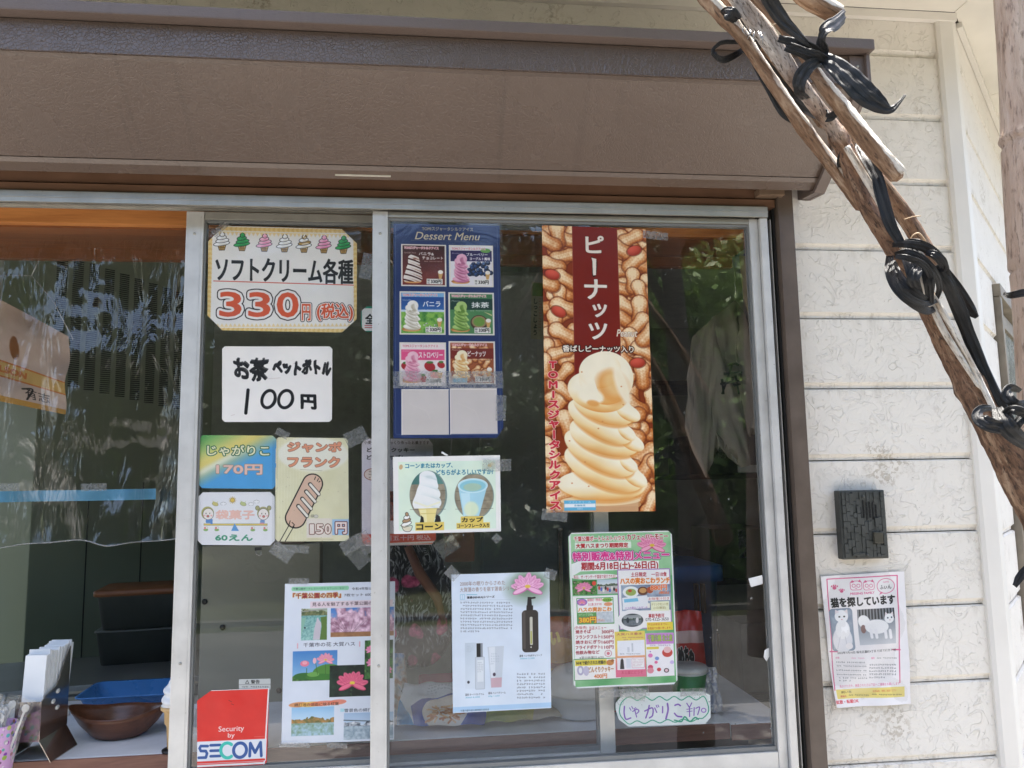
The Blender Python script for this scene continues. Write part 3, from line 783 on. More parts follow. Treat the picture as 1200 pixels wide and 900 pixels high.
def print_peanut():
    c = Cv([(635,264),(756.6,268.6),(768.3,599),(640.3,600.7)], 3.4, '8a3414', (620,255,5.0))
    rr = random.Random(11)
    pts = []
    for i in range(150):
        side = rr.random(); x = rr.uniform(60,262) if side < .47 else (rr.uniform(515,745) if side < .94 else rr.uniform(60,745))
        pts.append((x, rr.uniform(30,1760)))
    pts.sort(key=lambda p: -rr.random())
    for x, y in pts: peanut(c, x, y, rr.uniform(150,205), rr.choice([.3,.6,-.4,1.2,1.5,-1.1,2.4,.1])+rr.uniform(-.2,.2), rr.uniform(-.1,.08))
    for x, y in ((160,110),(100,150),(195,240),(130,290),(215,380),(175,485),(210,545),(150,640),(200,700),(180,810),(85,400),(90,890)): peanut(c, x, y, rr.uniform(165,195), rr.choice([.5,.3,1.0,-.3,1.5]), .04)
    for x, y in ((600,120),(540,190),(620,260),(610,380),(655,450),(570,530),(650,560),(640,640),(600,740),(680,800),(700,700)): peanut(c, x, y, rr.uniform(165,200), rr.choice([.5,1.3,1.6,-.5,2.3]), .06)
    for x, y, a in ((620,195,-.4),(170,570,.5),(635,870,-.1),(130,350,.3)): peanut(c, x, y, 120, a, red=True)
    c.poly([(245,45),(517,58),(545,1150),(268,1150)],'7d1d13')
    c.picture(0,0,1,1, lambda u, v: mixc('7d1d13','8e2416',u))
    c.line([(246,50),(270,1150)],3,'c98a6a',.35); c.line([(517,60),(540,860)],3,'e0b090',.4)
    for i, (ch, y, h, x, w) in enumerate((('ピ',108,108,326,112),('ー',238,112,366,26),('ナ',372,122,320,136),('ッ',520,82,368,88),('ツ',632,102,346,112))):
        if ch == 'ー': c.curve([(364,240),(392,262),(388,340),(372,350),(370,268),(364,240)],8,'2a0c08'); c.poly([(362,242),(392,250),(390,348),(372,350),(368,262)],'efe2d4')
        else: c.text(ch, x,y,w,h, 'efe2d4', out=((7.5,'2a0c08'),), bold=6.5)
    c.text('Peanut', 510,672,126,44, 'f0e4d0', out=((3,'7a4a30'),), bold=2, shear=.25)
    c.text('香ばしピーナッツ入り', 194,768,418,40, 'f4e8d6', out=((7,'2a100a'),), bold=2.4)
    c.crop = (620,425,4.735)
    c.ell(395,790,215,42,'c98f58'); c.rect(190,765,410,70,'d8a878'); c.ell(395,768,212,28,'efd0a0'); c.rect(200,800,400,40,'c99668',al=.6)
    swirl2(c, 400, .985, -8, 'fcf0d2', 'f6d596', 'e89a46')
    for x, y in ((510,150),(405,342),(382,380),(225,445),(240,672),(330,690),(520,250),(290,70),(310,560)): c.ell(x,y,5,4,'d98a4a',al=.8)
    c.text('TOMIスジャータシルクアイス', 108,10,66,800, 'd22a3c', out=((7,'fbe9dc'),), bold=5, vert=True)
    c.rect(198,764,170,54,'5fb4da'); c.rect(200,782,166,19,'f0f2f2'); c.text('ソフトクリーム', 222,768,120,10,'e8f4fa'); c.text('各種販売', 252,786,60,10,'3a80a8'); c.text('取扱店', 268,804,30,9,'e8f4fa')
    return c
def print_special():
    c = Cv([(665.5,624.5),(787,621.8),(794,801.5),(672,806.5)], 4.6, '5fae6a', (655,610,3.6))
    c.picture(30,35,480,680, lambda u, v: mixc('3f9a52', 'a8d8a4', fbm(*u.shape, 140, 14)*1.3-.25+ .3*(v < .3)))
    c.rect(36,46,450,6,'f2f2f0'); c.line([(44,60),(66,705)],7,'f2f0f0'); c.line([(474,45),(498,690)],7,'f2f0f0'); c.line([(60,706),(500,690)],12,'eceef0')
    lotus(c,392,112,62,seed=5)
    c.text('千葉公園ボートレストハウス', 62,66,214,22,'c8242c',bold=1,out=((3.4,'f4f4ec'),)); c.text('カフェ・ハーモニー', 284,54,176,26,'b81e2c',bold=1.8,out=((3.6,'f6f4ec'),))
    c.rect(66,92,236,28,'eef4e8',al=.9); c.text('大賀ハスまつり期間限定', 70,96,220,22,'c01c24',bold=1.4)
    c.text('特別販売&特別メニュー', 56,130,410,40,'e8288a',bold=2.6,out=((6.5,'3a2a5a'),(4.5,'fbe6f2')))
    c.poly([(52,188),(80,175),(420,170),(420,205),(90,218),(54,240)],'f4f6f2'); c.text('期間:6月18日(土)~26日(日)', 92,174,326,40,'b81c24',bold=2)
    c.ell(150,240,100,12,'f4f2ee'); c.text('先日、ザ・サンデー千葉局で紹介されました。', 62,232,196,16,'b4202a')
    c.picture(58,256,98,60, pic_leaves(3,'1f5a22','5fa04a','e888b0',14)); lotus(c,104,292,34,seed=8); c.ell(146,268,9,9,'e84a3c')
    c.picture(160,252,88,60, pic_sky(8,'b8ccd8','e8ecee',('3a4a3a','7a8a6a'),.45,('9aa0a8','c8c4be')))
    for i in range(9): c.ell(168+i*9,288+(i%3)*5,4.5,8,['d04848','4a6ac0','e8e4dc','2a2a30'][i%4])
    c.rect(250,208,220,250,'f6f4f2',line='b078c0',lw=4); c.text('土日限定', 302,220,66,20,'b81c2c',bold=1); c.text('一日10食', 388,218,66,20,'b81c2c',bold=1)
    c.text('ハスの実おこわランチ', 256,242,212,28,'f07a18',bold=2,out=((3.4,'fbeedc'),))
    c.picture(262,274,208,108, lambda u, v: mixc('5a6a88', 'b4c4d4', fbm(*u.shape,40,5)*1.2-.1))
    c.ell(302,305,34,24,'f2f4f0'); c.ell(302,306,22,15,'9fb45c'); c.ell(298,300,8,6,'c9402c'); c.ell(352,300,22,18,'6a3a22'); c.ell(352,298,15,11,'d09a5a'); c.ell(382,296,14,14,'b8502c')
    c.poly([(265,330),(370,318),(378,372),(268,380)],'eef0f2'); c.poly([(272,336),(330,330),(334,344),(274,350)],'78c4e4'); c.rect(372,352,10,20,'f4f0e4'); c.text('ハスの実おこわランチ',276,366,96,12,'a05ab0')
    c.text('880円', 384,272,70,26,'f2641c',bold=1.8,out=((3,'fbe8d8'),)); c.text('(税込)', 420,300,44,14,'f2641c',bold=1)
    c.rect(372,324,96,16,'f4f2f0'); c.text('お味噌汁付き',376,326,88,12,'c03a30'); c.rect(386,344,78,40,'eef0c8'); c.text('ドリンクセット付',390,350,70,12,'8a7a30'); c.text('(1日限定)',398,366,52,12,'8a7a30')
    c.ell(308,424,46,28,'3a4046'); c.picture(270,402,76,44, pic_sky(12,'a8b0b0','d0d0cc',('2a3a34','7a8a80'),.5,('50606a','8a9098')),.8); c.ell(308,424,54,38,None,line='f6f4f2',lw=16)
    c.ell(288,424,6,12,'2a3440'); c.ell(328,424,6,12,'d8d8dc')
    c.text('事前予約可', 376,396,68,18,'b01c28',bold=1); c.text('070-4325-3650', 364,414,98,13,'3a3438')
    c.rect(370,432,110,34,'f4d83c'); c.text('平日は前日までに、',374,436,88,10,'c04a20'); c.text('お電話でお願い致します。',374,452,100,10,'c04a20')
    c.rect(62,320,188,262,'f5f5f1'); c.rect(76,330,152,108,'f8f6f2',line='3a9a4a',lw=3)
    c.ell(96,348,22,15,'9a70c0'); lotus(c,96,352,16,seed=2); c.text('期間限定・特別販売',118,332,62,12,'d0344a'); c.text('お土産におすすめ',122,350,56,12,'d0344a'); c.ell(202,338,22,9,'8fc44a'); c.text('NHK放送',186,333,32,10,'2a5a20'); c.ell(206,356,18,8,'f0a070')
    c.text('ハスの実おこわ', 80,368,140,20,'f0821c',bold=1.6,out=((2.6,'f8eedc'),)); c.rect(78,390,152,50,'5aa050'); c.picture(158,388,70,46, lambda u, v: mixc('a8b4c0','e8ecee',fbm(*u.shape,12,4))); c.text('1パック200g',84,394,58,13,'d8f0d0'); c.text('380円', 84,410,72,26,'f6d428',bold=1.8,out=((3.4,'c83018'),)); c.text('(税込)',160,418,30,12,'f06a3a')
    c.text('(外販売)', 66,448,52,16,'b0202c'); c.text('当店メニュー', 126,448,72,15,'c03a44')
    for i, (a, b) in enumerate((('焼きそば','300円'),('フランクフルト','150円'),('焼きおにぎり','160円'),('フライドポテト','110円'),('他飲み物など',''))):
        y = 464+i*21.4; c.text(a, 70,y,(64,104,104,104,100)[i],16,'a82430',bold=.9)
        if b: c.text(b, 178,y,50,16,'a82430',bold=.9)
    c.ell(206,562,14,13,'f2f2f2',line='c05060',lw=2); c.ell(206,562,7,7,'e07a88'); c.text('※夏の休業日 6/23',86,574,100,10,'5a4a4a')
    c.rect(64,584,196,86,'f6f2ee',line='4a9a54',lw=3); c.rect(68,588,132,24,'ecd93a'); c.text('NHKで紹介された老舗の', 72,592,124,16,'3a3420',bold=1); c.ell(214,600,16,12,'d0863c'); c.ell(224,592,7,6,'a8642c')
    c.text('どんぐりクッキー', 122,616,108,24,'b8763a',bold=1.4); c.text('400円', 146,646,56,20,'e07a3a',bold=1.6); c.ell(90,632,14,20,'b8b0cc'); c.ell(114,634,12,20,'c8c0d8'); c.ell(90,632,7,12,'f0f0f0')
    c.picture(236,470,128,190, lambda u, v: mixc('f0d65a', 'e86a8c', (v-.3)*1.8)); c.text('大賀ハス香水', 240,476,110,11,'a02a5a'); c.fine(262,492,92,18,2,'a0506a'); c.rect(244,508,116,64,'f0f2f8'); c.rect(304,520,7,36,'c8ccd4'); c.rect(286,536,10,22,'d4d8e0'); c.fine(252,560,90,10,1,'6a6a7a')
    c.rect(244,580,116,50,'f4f0f4'); c.poly([(258,590),(264,582),(270,590),(274,628),(256,628)],'1e1c20'); c.rect(282,584,20,40,'dfe2ea'); c.rect(306,582,52,40,'f8f6f4',r=4,line='d88aa4',lw=1.5); c.fine(310,586,44,32,5,'b06a7a'); c.text('お土産にどうぞ',262,634,90,14,'c8305a')
    c.rect(366,478,118,180,'f6f2f4'); c.rect(366,478,118,46,'cf86d2'); c.text('千葉公園 お土産', 372,484,106,30,'a8c84c',bold=1.6,out=((2.4,'6a4a80'),)); c.fine(380,524,90,12,1,'a070b0'); c.rect(368,536,52,10,'e8d040')
    for (x, y, r_, col) in ((384,572,10,'e878b8'),(384,556,3,'8a4ab0'),(412,584,9,'7a9ad8'),(408,600,7,'e86a9c'),(456,560,22,'d03a30'),(456,548,16,'f0c0c0'),(384,620,11,'e0486a'),(384,634,14,'e88a9c'),(420,630,9,'d03a40'),(452,634,11,'3a2a2a'),(452,634,7,'f0c8d0'),(476,600,9,'d0b8e8')): c.ell(x,y,r_,r_*.85,col)
    return c
def print_perfume():
    c = Cv([(529,673.2),(643.7,670),(646,829.6),(530.7,835.6)], 3.8, 'd6e0ec', (510,660,4.737))
    c.picture(80,40,580,800, lambda u, v: mixc('cbd8e8', 'e0e8f0', fbm(*u.shape, 160, 3)))
    c.ell(515,135,120,85,'58744a',al=.55,soft=60); c.ell(520,110,80,55,'46683a',al=.6,soft=50)
    lotus(c,512,140,96,'f2b6d6','c8679e','e8c050',seed=4)
    c.text('2000年の眠りからさめた', 136,100,250,26,'8a6a5c',bold=.6); c.text('大賀蓮の香りを宿す蓮香シリーズ', 136,132,318,26,'8a6a5c',bold=.6)
    c.rect(138,178,24,26,None,line='6ab0c8',lw=2); c.line([(150,180),(150,204)],1.5,'6ab0c8'); c.line([(174,178),(230,178)],3,'4aa0b8'); c.text('蓮香(RENKA)シリーズ', 174,184,154,16,'2a2c30',bold=1)
    c.line([(135,210),(425,204)],1.5,'a8b4c0'); c.fine(138,214,290,178,10,'5a6068',.75,2)
    c.poly([(512,188),(532,188),(536,240),(508,240)],'24201e'); c.poly([(505,236),(542,236),(542,266),(505,268)],'2a2522'); c.line([(520,196),(552,192)],10,'24201e')
    c.rect(480,262,92,236,'3a3430',r=22); c.rect(486,270,14,210,'544c46',r=6); c.rect(524,300,16,158,'c8c4b4',r=6); c.rect(528,380,8,70,'b4b45a'); c.ell(531,470,4,4,'e8e4d8')
    c.text('蓮香 ハンド&ボディソープ', 466,510,126,13,'2a2c30',bold=.5); c.text('300ml 2,200', 470,528,80,9,'4aa0b8')
    c.picture(166,446,60,252, lambda u, v: mixc('c0ccd6', 'd4dee8', v+u*.3)); c.ell(184,662,7,8,'3a3a44'); c.fine(172,460,40,40,4,'98a4b0',.5)
    c.rect(228,448,34,76,'20201f'); c.rect(250,448,12,76,'8a9098'); c.rect(222,524,50,176,'c8d0d8',r=4,line='98a0a8',lw=2); c.rect(232,540,34,120,'dce2e6'); c.fine(232,550,34,60,6,'7a828c',.6)
    c.poly([(288,468),(380,462),(366,690),(308,692)],'c6ced6'); c.poly([(296,470),(330,468),(332,690),(312,690)],'dae0e6'); c.poly([(307,640),(368,636),(366,690),(309,692)],'caa8b0'); c.ell(326,620,8,10,'4a3a4a'); c.fine(305,500,50,70,5,'98a4b0',.5)
    c.text('蓮香 オードパルファム', 166,722,104,13,'2a2c30',bold=.5); c.text('蓮香 ハンドクリーム', 293,714,96,13,'2a2c30',bold=.5); c.text('30ml 4,400',168,740,78,9,'4aa0b8'); c.text('60g 1,650',293,734,62,9,'4aa0b8')
    c.fine(450,610,160,148,8,'5a6068',.75,6,False)
    c.rect(96,786,560,26,'a9cbe8'); c.text('千葉市都市緑化植物園生産組合', 140,808,158,11,'3a4450')
    return c
def print_postcards():
    c = Cv([(334,684.2),(463,681.2),(461.8,867),(329.8,871.8)], 3.6, 'd6dde8', (320,670,4.287))
    c.picture(40,40,600,840, lambda u, v: mixc('ccd4e2', 'e0e5ec', fbm(*u.shape, 150, 9)))
    c.rect(90,74,290,22,'8fd0a4',r=9); c.text('千葉公園ボートレストハウス カフェハーモニー', 98,79,270,12,'24463a',bold=.4)
    c.text('令和4年版は', 394,77,104,15,'2a2a2c',bold=.6)
    c.text('『千葉公園の四季』', 96,106,244,30,'8a1430',bold=1.6,out=((3,'e8c860'),)); c.text('7枚セット 600円', 356,108,160,16,'2a2a2c',bold=.5)
    c.rect(184,146,420,34,'e8c8cc',al=.7); c.text('見る人を魅了する千葉公園の桜', 194,152,330,20,'2a1a1c',bold=.7)
    c.picture(140,188,128,160, pic_sky(5,'b8c4b0','8a9a70',('4a5a3a','8a8a5a'),.22,('3a7a78','9ac8c0'))); c.poly([(220,232),(240,262),(232,346),(198,346),(205,290)],'c8c0c8'); c.poly([(236,232),(268,226),(268,346),(232,346),(242,280)],'5a7a34'); c.poly([(140,240),(165,232),(140,330)],'88b8a0'); c.ell(158,286,4,5,'202a30'); c.line([(140,204),(268,190)],5,'9a9a94')
    def cherry(u, v):
        n = fbm(*u.shape, 16, 3); m = fbm(*u.shape, 50, 8); sk = mixc('3f78c4','a8c4e4', v*1.4)
        a = np.clip((m+n*.5-.5+(.4-np.abs(u-.5))*.35-(.25-v)*.9)*5, 0, 1)*(v < .85)
        cc = sk*(1-a[..., None]) + mixc('9a6a82','f2cede',(n-.28)*2.2)*a[..., None]
        return np.where((v > .84)[..., None], mixc('8a5a3a','b88a5a', n), cc)
    c.picture(288,182,320,146, cherry)
    for i in range(9): c.line([(380+(i-4)*5,312),(380+(i-4)*24,262-(i%3)*10)],1.8,'4a3038',.55)
    c.text('千葉市の花 大賀ハス', 150,358,260,22,'2a2a34',bold=.5); c.line([(122,366),(122,388)],6,'e0a8b0'); c.line([(434,356),(434,378)],6,'e0a8b0')
    c.picture(98,402,222,148, pic_sky(15,'3f80c4','8ab8dc',('24501f','5a8a3a'),.98)); 
    c.ell(270,505,72,36,'4f8a34',-.1); c.ell(155,530,52,18,'2f6a2a'); c.ell(236,532,74,16,'3a7a2c'); c.ell(200,520,30,12,'6aa44a')
    for x0, y0, x1, y1 in ((168,490,166,540),(212,460,222,520),(262,470,262,520)): c.line([(x0,y0),(x1,y1)],3,'3f6a2a')
    lotus(c,262,452,42,'f4a8b8','d86a88',seed=6); c.ell(158,466,22,15,'e87a92'); c.ell(158,462,12,9,'f4a4b0'); c.ell(207,452,9,15,'f0b4bc')
    c.picture(282,474,216,156, pic_leaves(11,'0e1c14','20382a','3a5038',30)); lotus(c,396,572,78,'f4708e','c83a62','f0d040',seed=9)
    c.picture(460,348,142,192, pic_leaves(12,'1a3a1c','47803a','7aa860',22)); lotus(c,496,400,32,seed=3); lotus(c,502,465,36,seed=7); lotus(c,565,500,34,seed=5)
    for x, y, w in ((130,670,50),(190,668,60),(250,664,70),(320,658,46)): c.ell(x,y,w,13,random.choice(['e8b04a','e87a5a','d8884a']),-.05,al=.85)
    c.text('綿打池の湖面に映る紅葉', 108,660,220,17,'3a2418',bold=.6)
    c.picture(94,682,210,140, pic_sky(21,'8fc0e4','c8dff0',('6a6a3a','c08a4a'),.56,('6a8a5a','a8c8d8')))
    c.text('雪景色の綿打池と桜', 356,688,210,18,'2a3038',bold=.6); c.rect(336,690,20,16,'a8d8e0')
    c.picture(354,710,246,130, pic_sky(23,'a0bcd8','c8d8e6',('3a4450','d8dce0'),.5,('6a8090','b8c8d0'))); c.line([(354,748),(600,756)],5,'50606a')
    return c
def print_security():
    c = Cv([(231.0,809.5),(315.5,806.5),(312.5,896),(231,900)], 4.4, 'e3251f', (220,640,3.461))
    c.rect(20,560,320,24,'e8e6e4'); c.line([(326,575),(312,890)],6,'e8e6e4')
    c.rect(30,788,290,90,'dfe2e8')
    c.text('Security', 124,730,104,28,'f2d8d4',bold=.6); c.text('by', 162,758,28,24,'f2d8d4',bold=.6)
    c.line([(270,774),(318,772)],1.4,'f0a8a0',.6)
    b = '1d4f98'
    def S_(x): c.line([(x+36,811),(x+8,811),(x+3,820),(x+8,831),(x+28,831),(x+33,841),(x+28,857),(x-1,858)],11,b)
    S_(44)
    for y in (808,830,852): c.line([(92,y),(130,y-1)],11,b)
    arc = [(160+27*cos(a), 829+30*sin(a)) for a in np.linspace(-.9,-5.38,22)]; c.line(arc,13,'27c0ae')
    c.ell(212,828,27,29,None,line=b,lw=13)
    c.line([(252,852),(254,800),(274,838),(296,797),(300,851)],12,b)
    c.line([(30,878),(312,866)],9,'e3251f'); c.line([(30,892),(312,880)],8,'e8e6e4')
    c.line([(166,626),(178,632)],2,'7a1a16'); c.line([(176,640),(186,644)],2,'7a1a16')
    return c
def print_warning():
    c = Cv([(280,796),(317,795.2),(317,808),(280,809)], 4.4, 'b9bdbb', (220,640,3.461))
    c.poly([(232,558),(241,542),(250,558)],'3a3c3c'); c.poly([(236,556),(241,547),(246,556)],'b9bdbb'); c.text('警告', 256,542,36,16,'3a3c3c',bold=.6); c.line([(208,562),(335,560)],1.5,'5a5c5c'); c.fine(218,565,110,12,1,'3a3c3c')
    return c
def print_card():
    c = Cv([(721,812),(832,810),(833,848),(722,852)], 4.4, 'dfe6e6', (690,740,5.0))
    wave = []
    for i in range(11):
        wave.append((205+i*47, 385+(-12 if i % 2 else 4)-i*1.2))
    pts = [(178,470),(185,430),(205,402)] + [(240+i*43, 395+(10 if i % 2 else -12)-i*.5) for i in range(11)] + [(695,420),(700,470),(668,508)] + [(640-i*45, 520+(8 if i % 2 else -9)+i*1.4) for i in range(10)] + [(190,500),(178,470)]
    c.curve(pts, 6, '2fa27e'); c.curve([(500,520),(540,528),(560,500),(590,528),(620,505),(640,515)],9,'2a9a78')
    v = '7a4ab4'
    c.curve([(208,440),(206,480),(216,512),(244,505)],8,v); c.line([(238,448),(246,462)],5,v); c.line([(250,440),(258,454)],5,v)
    c.curve([(256,468),(280,456),(292,466),(280,480)],6,v); c.line([(266,452),(278,500)],6,v); c.line([(272,446),(278,456)],4,v)
    c.curve([(326,466),(370,448),(372,490),(354,506)],8,v); c.curve([(352,434),(344,470),(332,506)],8,v); c.line([(384,448),(396,474)],7,v); c.line([(392,432),(398,446)],5,v); c.line([(402,430),(408,442)],5,v)
    c.line([(430,440),(430,476)],8,v); c.curve([(458,422),(462,460),(450,512)],10,v)
    c.curve([(502,432),(520,426),(534,434)],9,v); c.curve([(500,480),(516,496),(542,500)],9,v)
    c.line([(572,420),(588,446)],6,v); c.line([(602,418),(588,446),(588,498)],6,v); c.line([(572,456),(604,452)],4,v); c.line([(572,470),(604,466)],4,v)
    c.line([(616,446),(614,492)],6,v); c.curve([(626,450),(648,444),(636,488)],6,v); c.ell(672,462,13,12,None,line='9a6ac8',lw=6)
    c.ell(185,410,18,22,None,line='8a9a98',lw=2); c.line([(178,406),(182,406)],2,'8a9a98'); c.line([(190,404),(194,404)],2,'8a9a98')
    return c
def print_cat():
    c = Cv([(961,675.5),(1057.6,669.2),(1066,824),(976.7,828.5)], 4.4, 'f2eeee', (940,560,3.213))
    pk = 'de5f8c'
    c.line([(98,380),(350,368)],4,pk); c.line([(96,380),(110,660),(116,800)],4,pk); c.line([(350,370),(360,560),(368,770)],4,pk); c.line([(104,656),(130,656)],5,pk); c.line([(340,648),(366,648)],5,pk)
    for x, y, r in ((124,410,11),(150,424,9)):
        c.ell(x,y+r*.4,r*.7,r*.6,pk)
        for i in range(4): c.ell(x+(i-1.5)*r*.62, y-r*.55+abs(i-1.5)*r*.25, r*.25, r*.33, pk)
    for x in (200,246):
        c.rect(x-20,388,40,34,'f8f0f0',r=9,line=pk,lw=2); c.poly([(x-18,396),(x-14,384),(x-6,392)],pk); c.poly([(x+18,394),(x+14,382),(x+6,390)],pk)
        for s in (-8, 8): c.ell(x+s,406,6,6,None,line=pk,lw=2)
        c.line([(x-3,416),(x+3,416)],2,pk)
    c.text('MISSING FAMILY', 180,430,88,9,pk,bold=.6)
    c.ell(310,408,34,28,None,line=pk,lw=2.5); c.poly([(292,430),(286,442),(302,434)],pk); c.text('NAME',300,390,22,6,pk); c.text('ふぃん', 288,404,44,16,'3a3a3a',bold=.6)
    c.text('猫を探しています', 108,446,238,38,'141214',bold=2.6)
    def catbg(u, v): return mixc('6a7a90', 'b8c4d0', fbm(*u.shape, 40, 2)*1.1)
    X, Y, W, H = c.box(106,490,86,166)
    c.rect(106,492,86,162,'8896a6',r=14); c.picture(112,500,74,146,catbg)
    c.ell(150,610,38,50,'e6e6ea',soft=4); c.ell(150,572,28,36,'f2f2f2',soft=3); c.ell(146,522,26,24,'f4f4f4',soft=2); c.poly([(122,514),(124,496),(138,506)],'eadfe0'); c.poly([(156,504),(168,494),(170,514)],'eadfe0')
    c.ell(138,524,4,3,'3a3a30'); c.ell(156,523,4,3,'3a3a30'); c.ell(147,534,3,2,'d8a0a0'); c.line([(140,600),(132,645)],3,'c0c0c8',.6); c.line([(160,600),(168,645)],3,'c0c0c8',.6); c.ell(175,635,14,12,'f0ecec')
    c.picture(210,494,136,134, lambda u, v: np.where((v < .3)[..., None], mixc('1c1e22','8a8e94', (np.sin(u*75)*.5+.5)), mixc('6a747e','c8ccd2', v)))
    c.ell(232,544,22,26,'f4f4f4',-.5,soft=3); c.ell(230,572,10,16,'8a6a66'); c.ell(278,562,44,27,'f6f6f6',soft=3); c.ell(322,530,18,18,'f6f6f6'); c.poly([(306,522),(308,506),(318,514)],'eee4e4'); c.poly([(326,512),(336,504),(338,520)],'eee4e4'); c.ell(317,528,3,3,'2a3a50'); c.ell(331,526,3,3,'2a3a50'); c.ell(325,536,2,2,'d8a0a0')
    for x in (256,274,308,326): c.line([(x,575),(x+5,602)],11,'f2f2f4')
    c.text('2022年7月16日 稲毛区轟町4丁目 付近で行方不明', 130,650,222,10,'2a2a2c',bold=.5)
    c.text('特徴',124,676,14,8,pk); c.fine(180,676,50,8,1,pk); c.text('備考',256,676,14,8,pk); c.fine(278,676,78,9,1,'4a4a4c')
    for i, y in enumerate((692,706,722,738)): c.fine(126,y,112,9,1,'4a4a50',.8,i); c.line([(124,y+12),(240,y+10)],.8,'a0a0a4',.6)
    c.fine(134,750,108,20,2,'5a5a60',.8,9); c.fine(248,700,106,58,5,'5a5a60',.8,4)
    c.text('見かけた方や、保護された方は下記へご連絡をお願いします', 134,774,234,11,pk,bold=.4)
    c.poly([(120,798),(386,784),(388,822),(124,832)],'eed978'); c.text('飼い主',140,802,42,9,'5a4a30'); c.text('迷惑電話、捜索ご遠慮ください',262,796,92,8,'d8703c'); c.text('連絡先',136,818,24,8,'c83a4a'); c.fine(168,814,80,9,1,'4a4030'); c.fine(258,810,118,9,1,'4a4030')
    c.text('拡散・転載OK', 116,834,92,14,'e0505a',bold=.8)
    return c
# ------------------------------------------------------------------ procedural materials
def mat_siding(name='siding_paint', base=(.82,.775,.70), seed=0.0):
    m, nt, out = newmat(name); N = NT(nt); co0 = N.n('NewGeometry').outputs['Position']
    add = N.n('VectorMath', operation='ADD'); add.inputs[1].default_value = (seed, seed*.7, seed*1.3); N.l(co0, add.inputs[0]); co = add.outputs[0]
    def contour(sc, dist, w, det=1.5):
        f = N.noise(co, sc, det, .5, dist); return N.ramp(N.math('ABSOLUTE', N.math('SUBTRACT', f, .5)), [(0.0, 1.0), (w, 0.0)])
    m1 = N.ramp(N.noise(co, 26, 2), [(.47, 0.0), (.53, 1.0)]); m2 = N.ramp(N.noise(co, 21.7, 2, .5, .3), [(.40, 1.0), (.48, 0.0)])
    ridge = N.math('MULTIPLY', contour(21, 1.5, .020), m1)
    step = N.math('MULTIPLY', contour(33, 2.2, .026), m2)
    terr = N.ramp(N.noise(co, 17, 2, .5, 1.2), [(.44, 0.0), (.47, .5), (.56, .5), (.585, 1.0)])
    fine = N.noise(co, 150, 5); mid = N.noise(co, 26, 4)
    h = N.math('ADD', N.math('MULTIPLY', ridge, .9), N.math('MULTIPLY', step, .7))
    h = N.math('ADD', h, N.math('MULTIPLY', fine, .18)); h = N.math('ADD', h, N.math('MULTIPLY', terr, .5)); h = N.math('ADD', h, N.math('MULTIPLY', mid, .3))
    big = N.noise(co, 3.2, 5)
    c = N.ramp(big, [(.3, tuple(b*.94 for b in base)), (.7, base)])
    # worn, peeled patches down to a grey-brown undercoat
    spot = N.ramp(N.noise(co, 5.5, 2), [(.635, 0.0), (.68, 1.0)])
    peel = N.math('MULTIPLY', spot, N.ramp(N.noise(co, 105, 4, .65), [(.52, 0.0), (.55, 1.0)]))
    c = N.mix(N.math('MULTIPLY', peel, .6), c, (.44, .37, .28))
    c = N.mix(N.math('MULTIPLY', N.math('MULTIPLY', ridge, N.ramp(N.noise(co, 6, 3), [(.47, .04), (.70, 1.0)])), .42), c, (.30, .25, .18))
    speck = N.ramp(N.noise(co, 170, 2, .6), [(.70, 0.0), (.74, 1.0)])
    c = N.mix(N.math('MULTIPLY', speck, .45), c, (.33, .29, .24))
    h = N.math('SUBTRACT', h, N.math('MULTIPLY', peel, .35))
    sz = N.n('SeparateXYZ'); N.l(co0, sz.inputs[0]); fr = N.math('FRACT', N.math('DIVIDE', N.math('SUBTRACT', sz.outputs['Z'], 2.225-.1632*20), .1632))
    edge = N.ramp(fr, [(.0, 1.0), (.11, .0), (.80, .0), (1.0, .8)]); gr = N.noise(N.co('Object', (42, 42, 9)), 1.0, 4, .65)
    stain = N.math('MULTIPLY', edge, N.ramp(gr, [(.50, 0.0), (.68, .55)])); c = N.mix(stain, c, (.36, .31, .23))
    N.pbr(out, c, .62, 0, N.bump(h, .66, .0025), .35)
    MATS[name] = m; return m
def mat_embossed(name, col, rough=.2, bs=.22):
    m, nt, out = newmat(name); N = NT(nt); co = N.co('Object')
    v = N.n('TexVoronoi', feature='DISTANCE_TO_EDGE', i_Scale=145.0); 
    w = N.n('TexNoise', i_Scale=60.0, i_Detail=2.0); N.l(co, w.inputs['Vector'])
    wv = N.n('VectorMath', operation='MULTIPLY_ADD'); N.l(w.outputs['Color'], wv.inputs[0]); wv.inputs[1].default_value = (.012, .012, .012); N.l(co, wv.inputs[2]); N.l(wv.outputs[0], v.inputs['Vector'])
    h = N.ramp(v.outputs[0], [(0.0, 0.0), (.12, 1.0)]); big = N.noise(co, 2.3, 5)
    c = N.ramp(big, [(.3, tuple(x*.9 for x in col)), (.7, tuple(min(1, x*1.08) for x in col))])
    dust = N.ramp(N.noise(co, 420, 2), [(.72, 0.0), (.78, .5)]); c = N.mix(dust, c, (.42, .38, .33))
    r = N.ramp(N.noise(co, 5, 4), [(.3, rough-.04), (.7, rough+.12)])
    drip = N.ramp(N.noise(N.co('Object', (38, 1, 1.6)), 1.0, 4, .6), [(.60, 0.0), (.74, .3)]); c = N.mix(drip, c, tuple(x*.62 for x in col))
    N.pbr(out, c, r, 0, N.bump(h, bs, .0010, N.bump(big, .25, .02)), .55); MATS[name] = m; return m
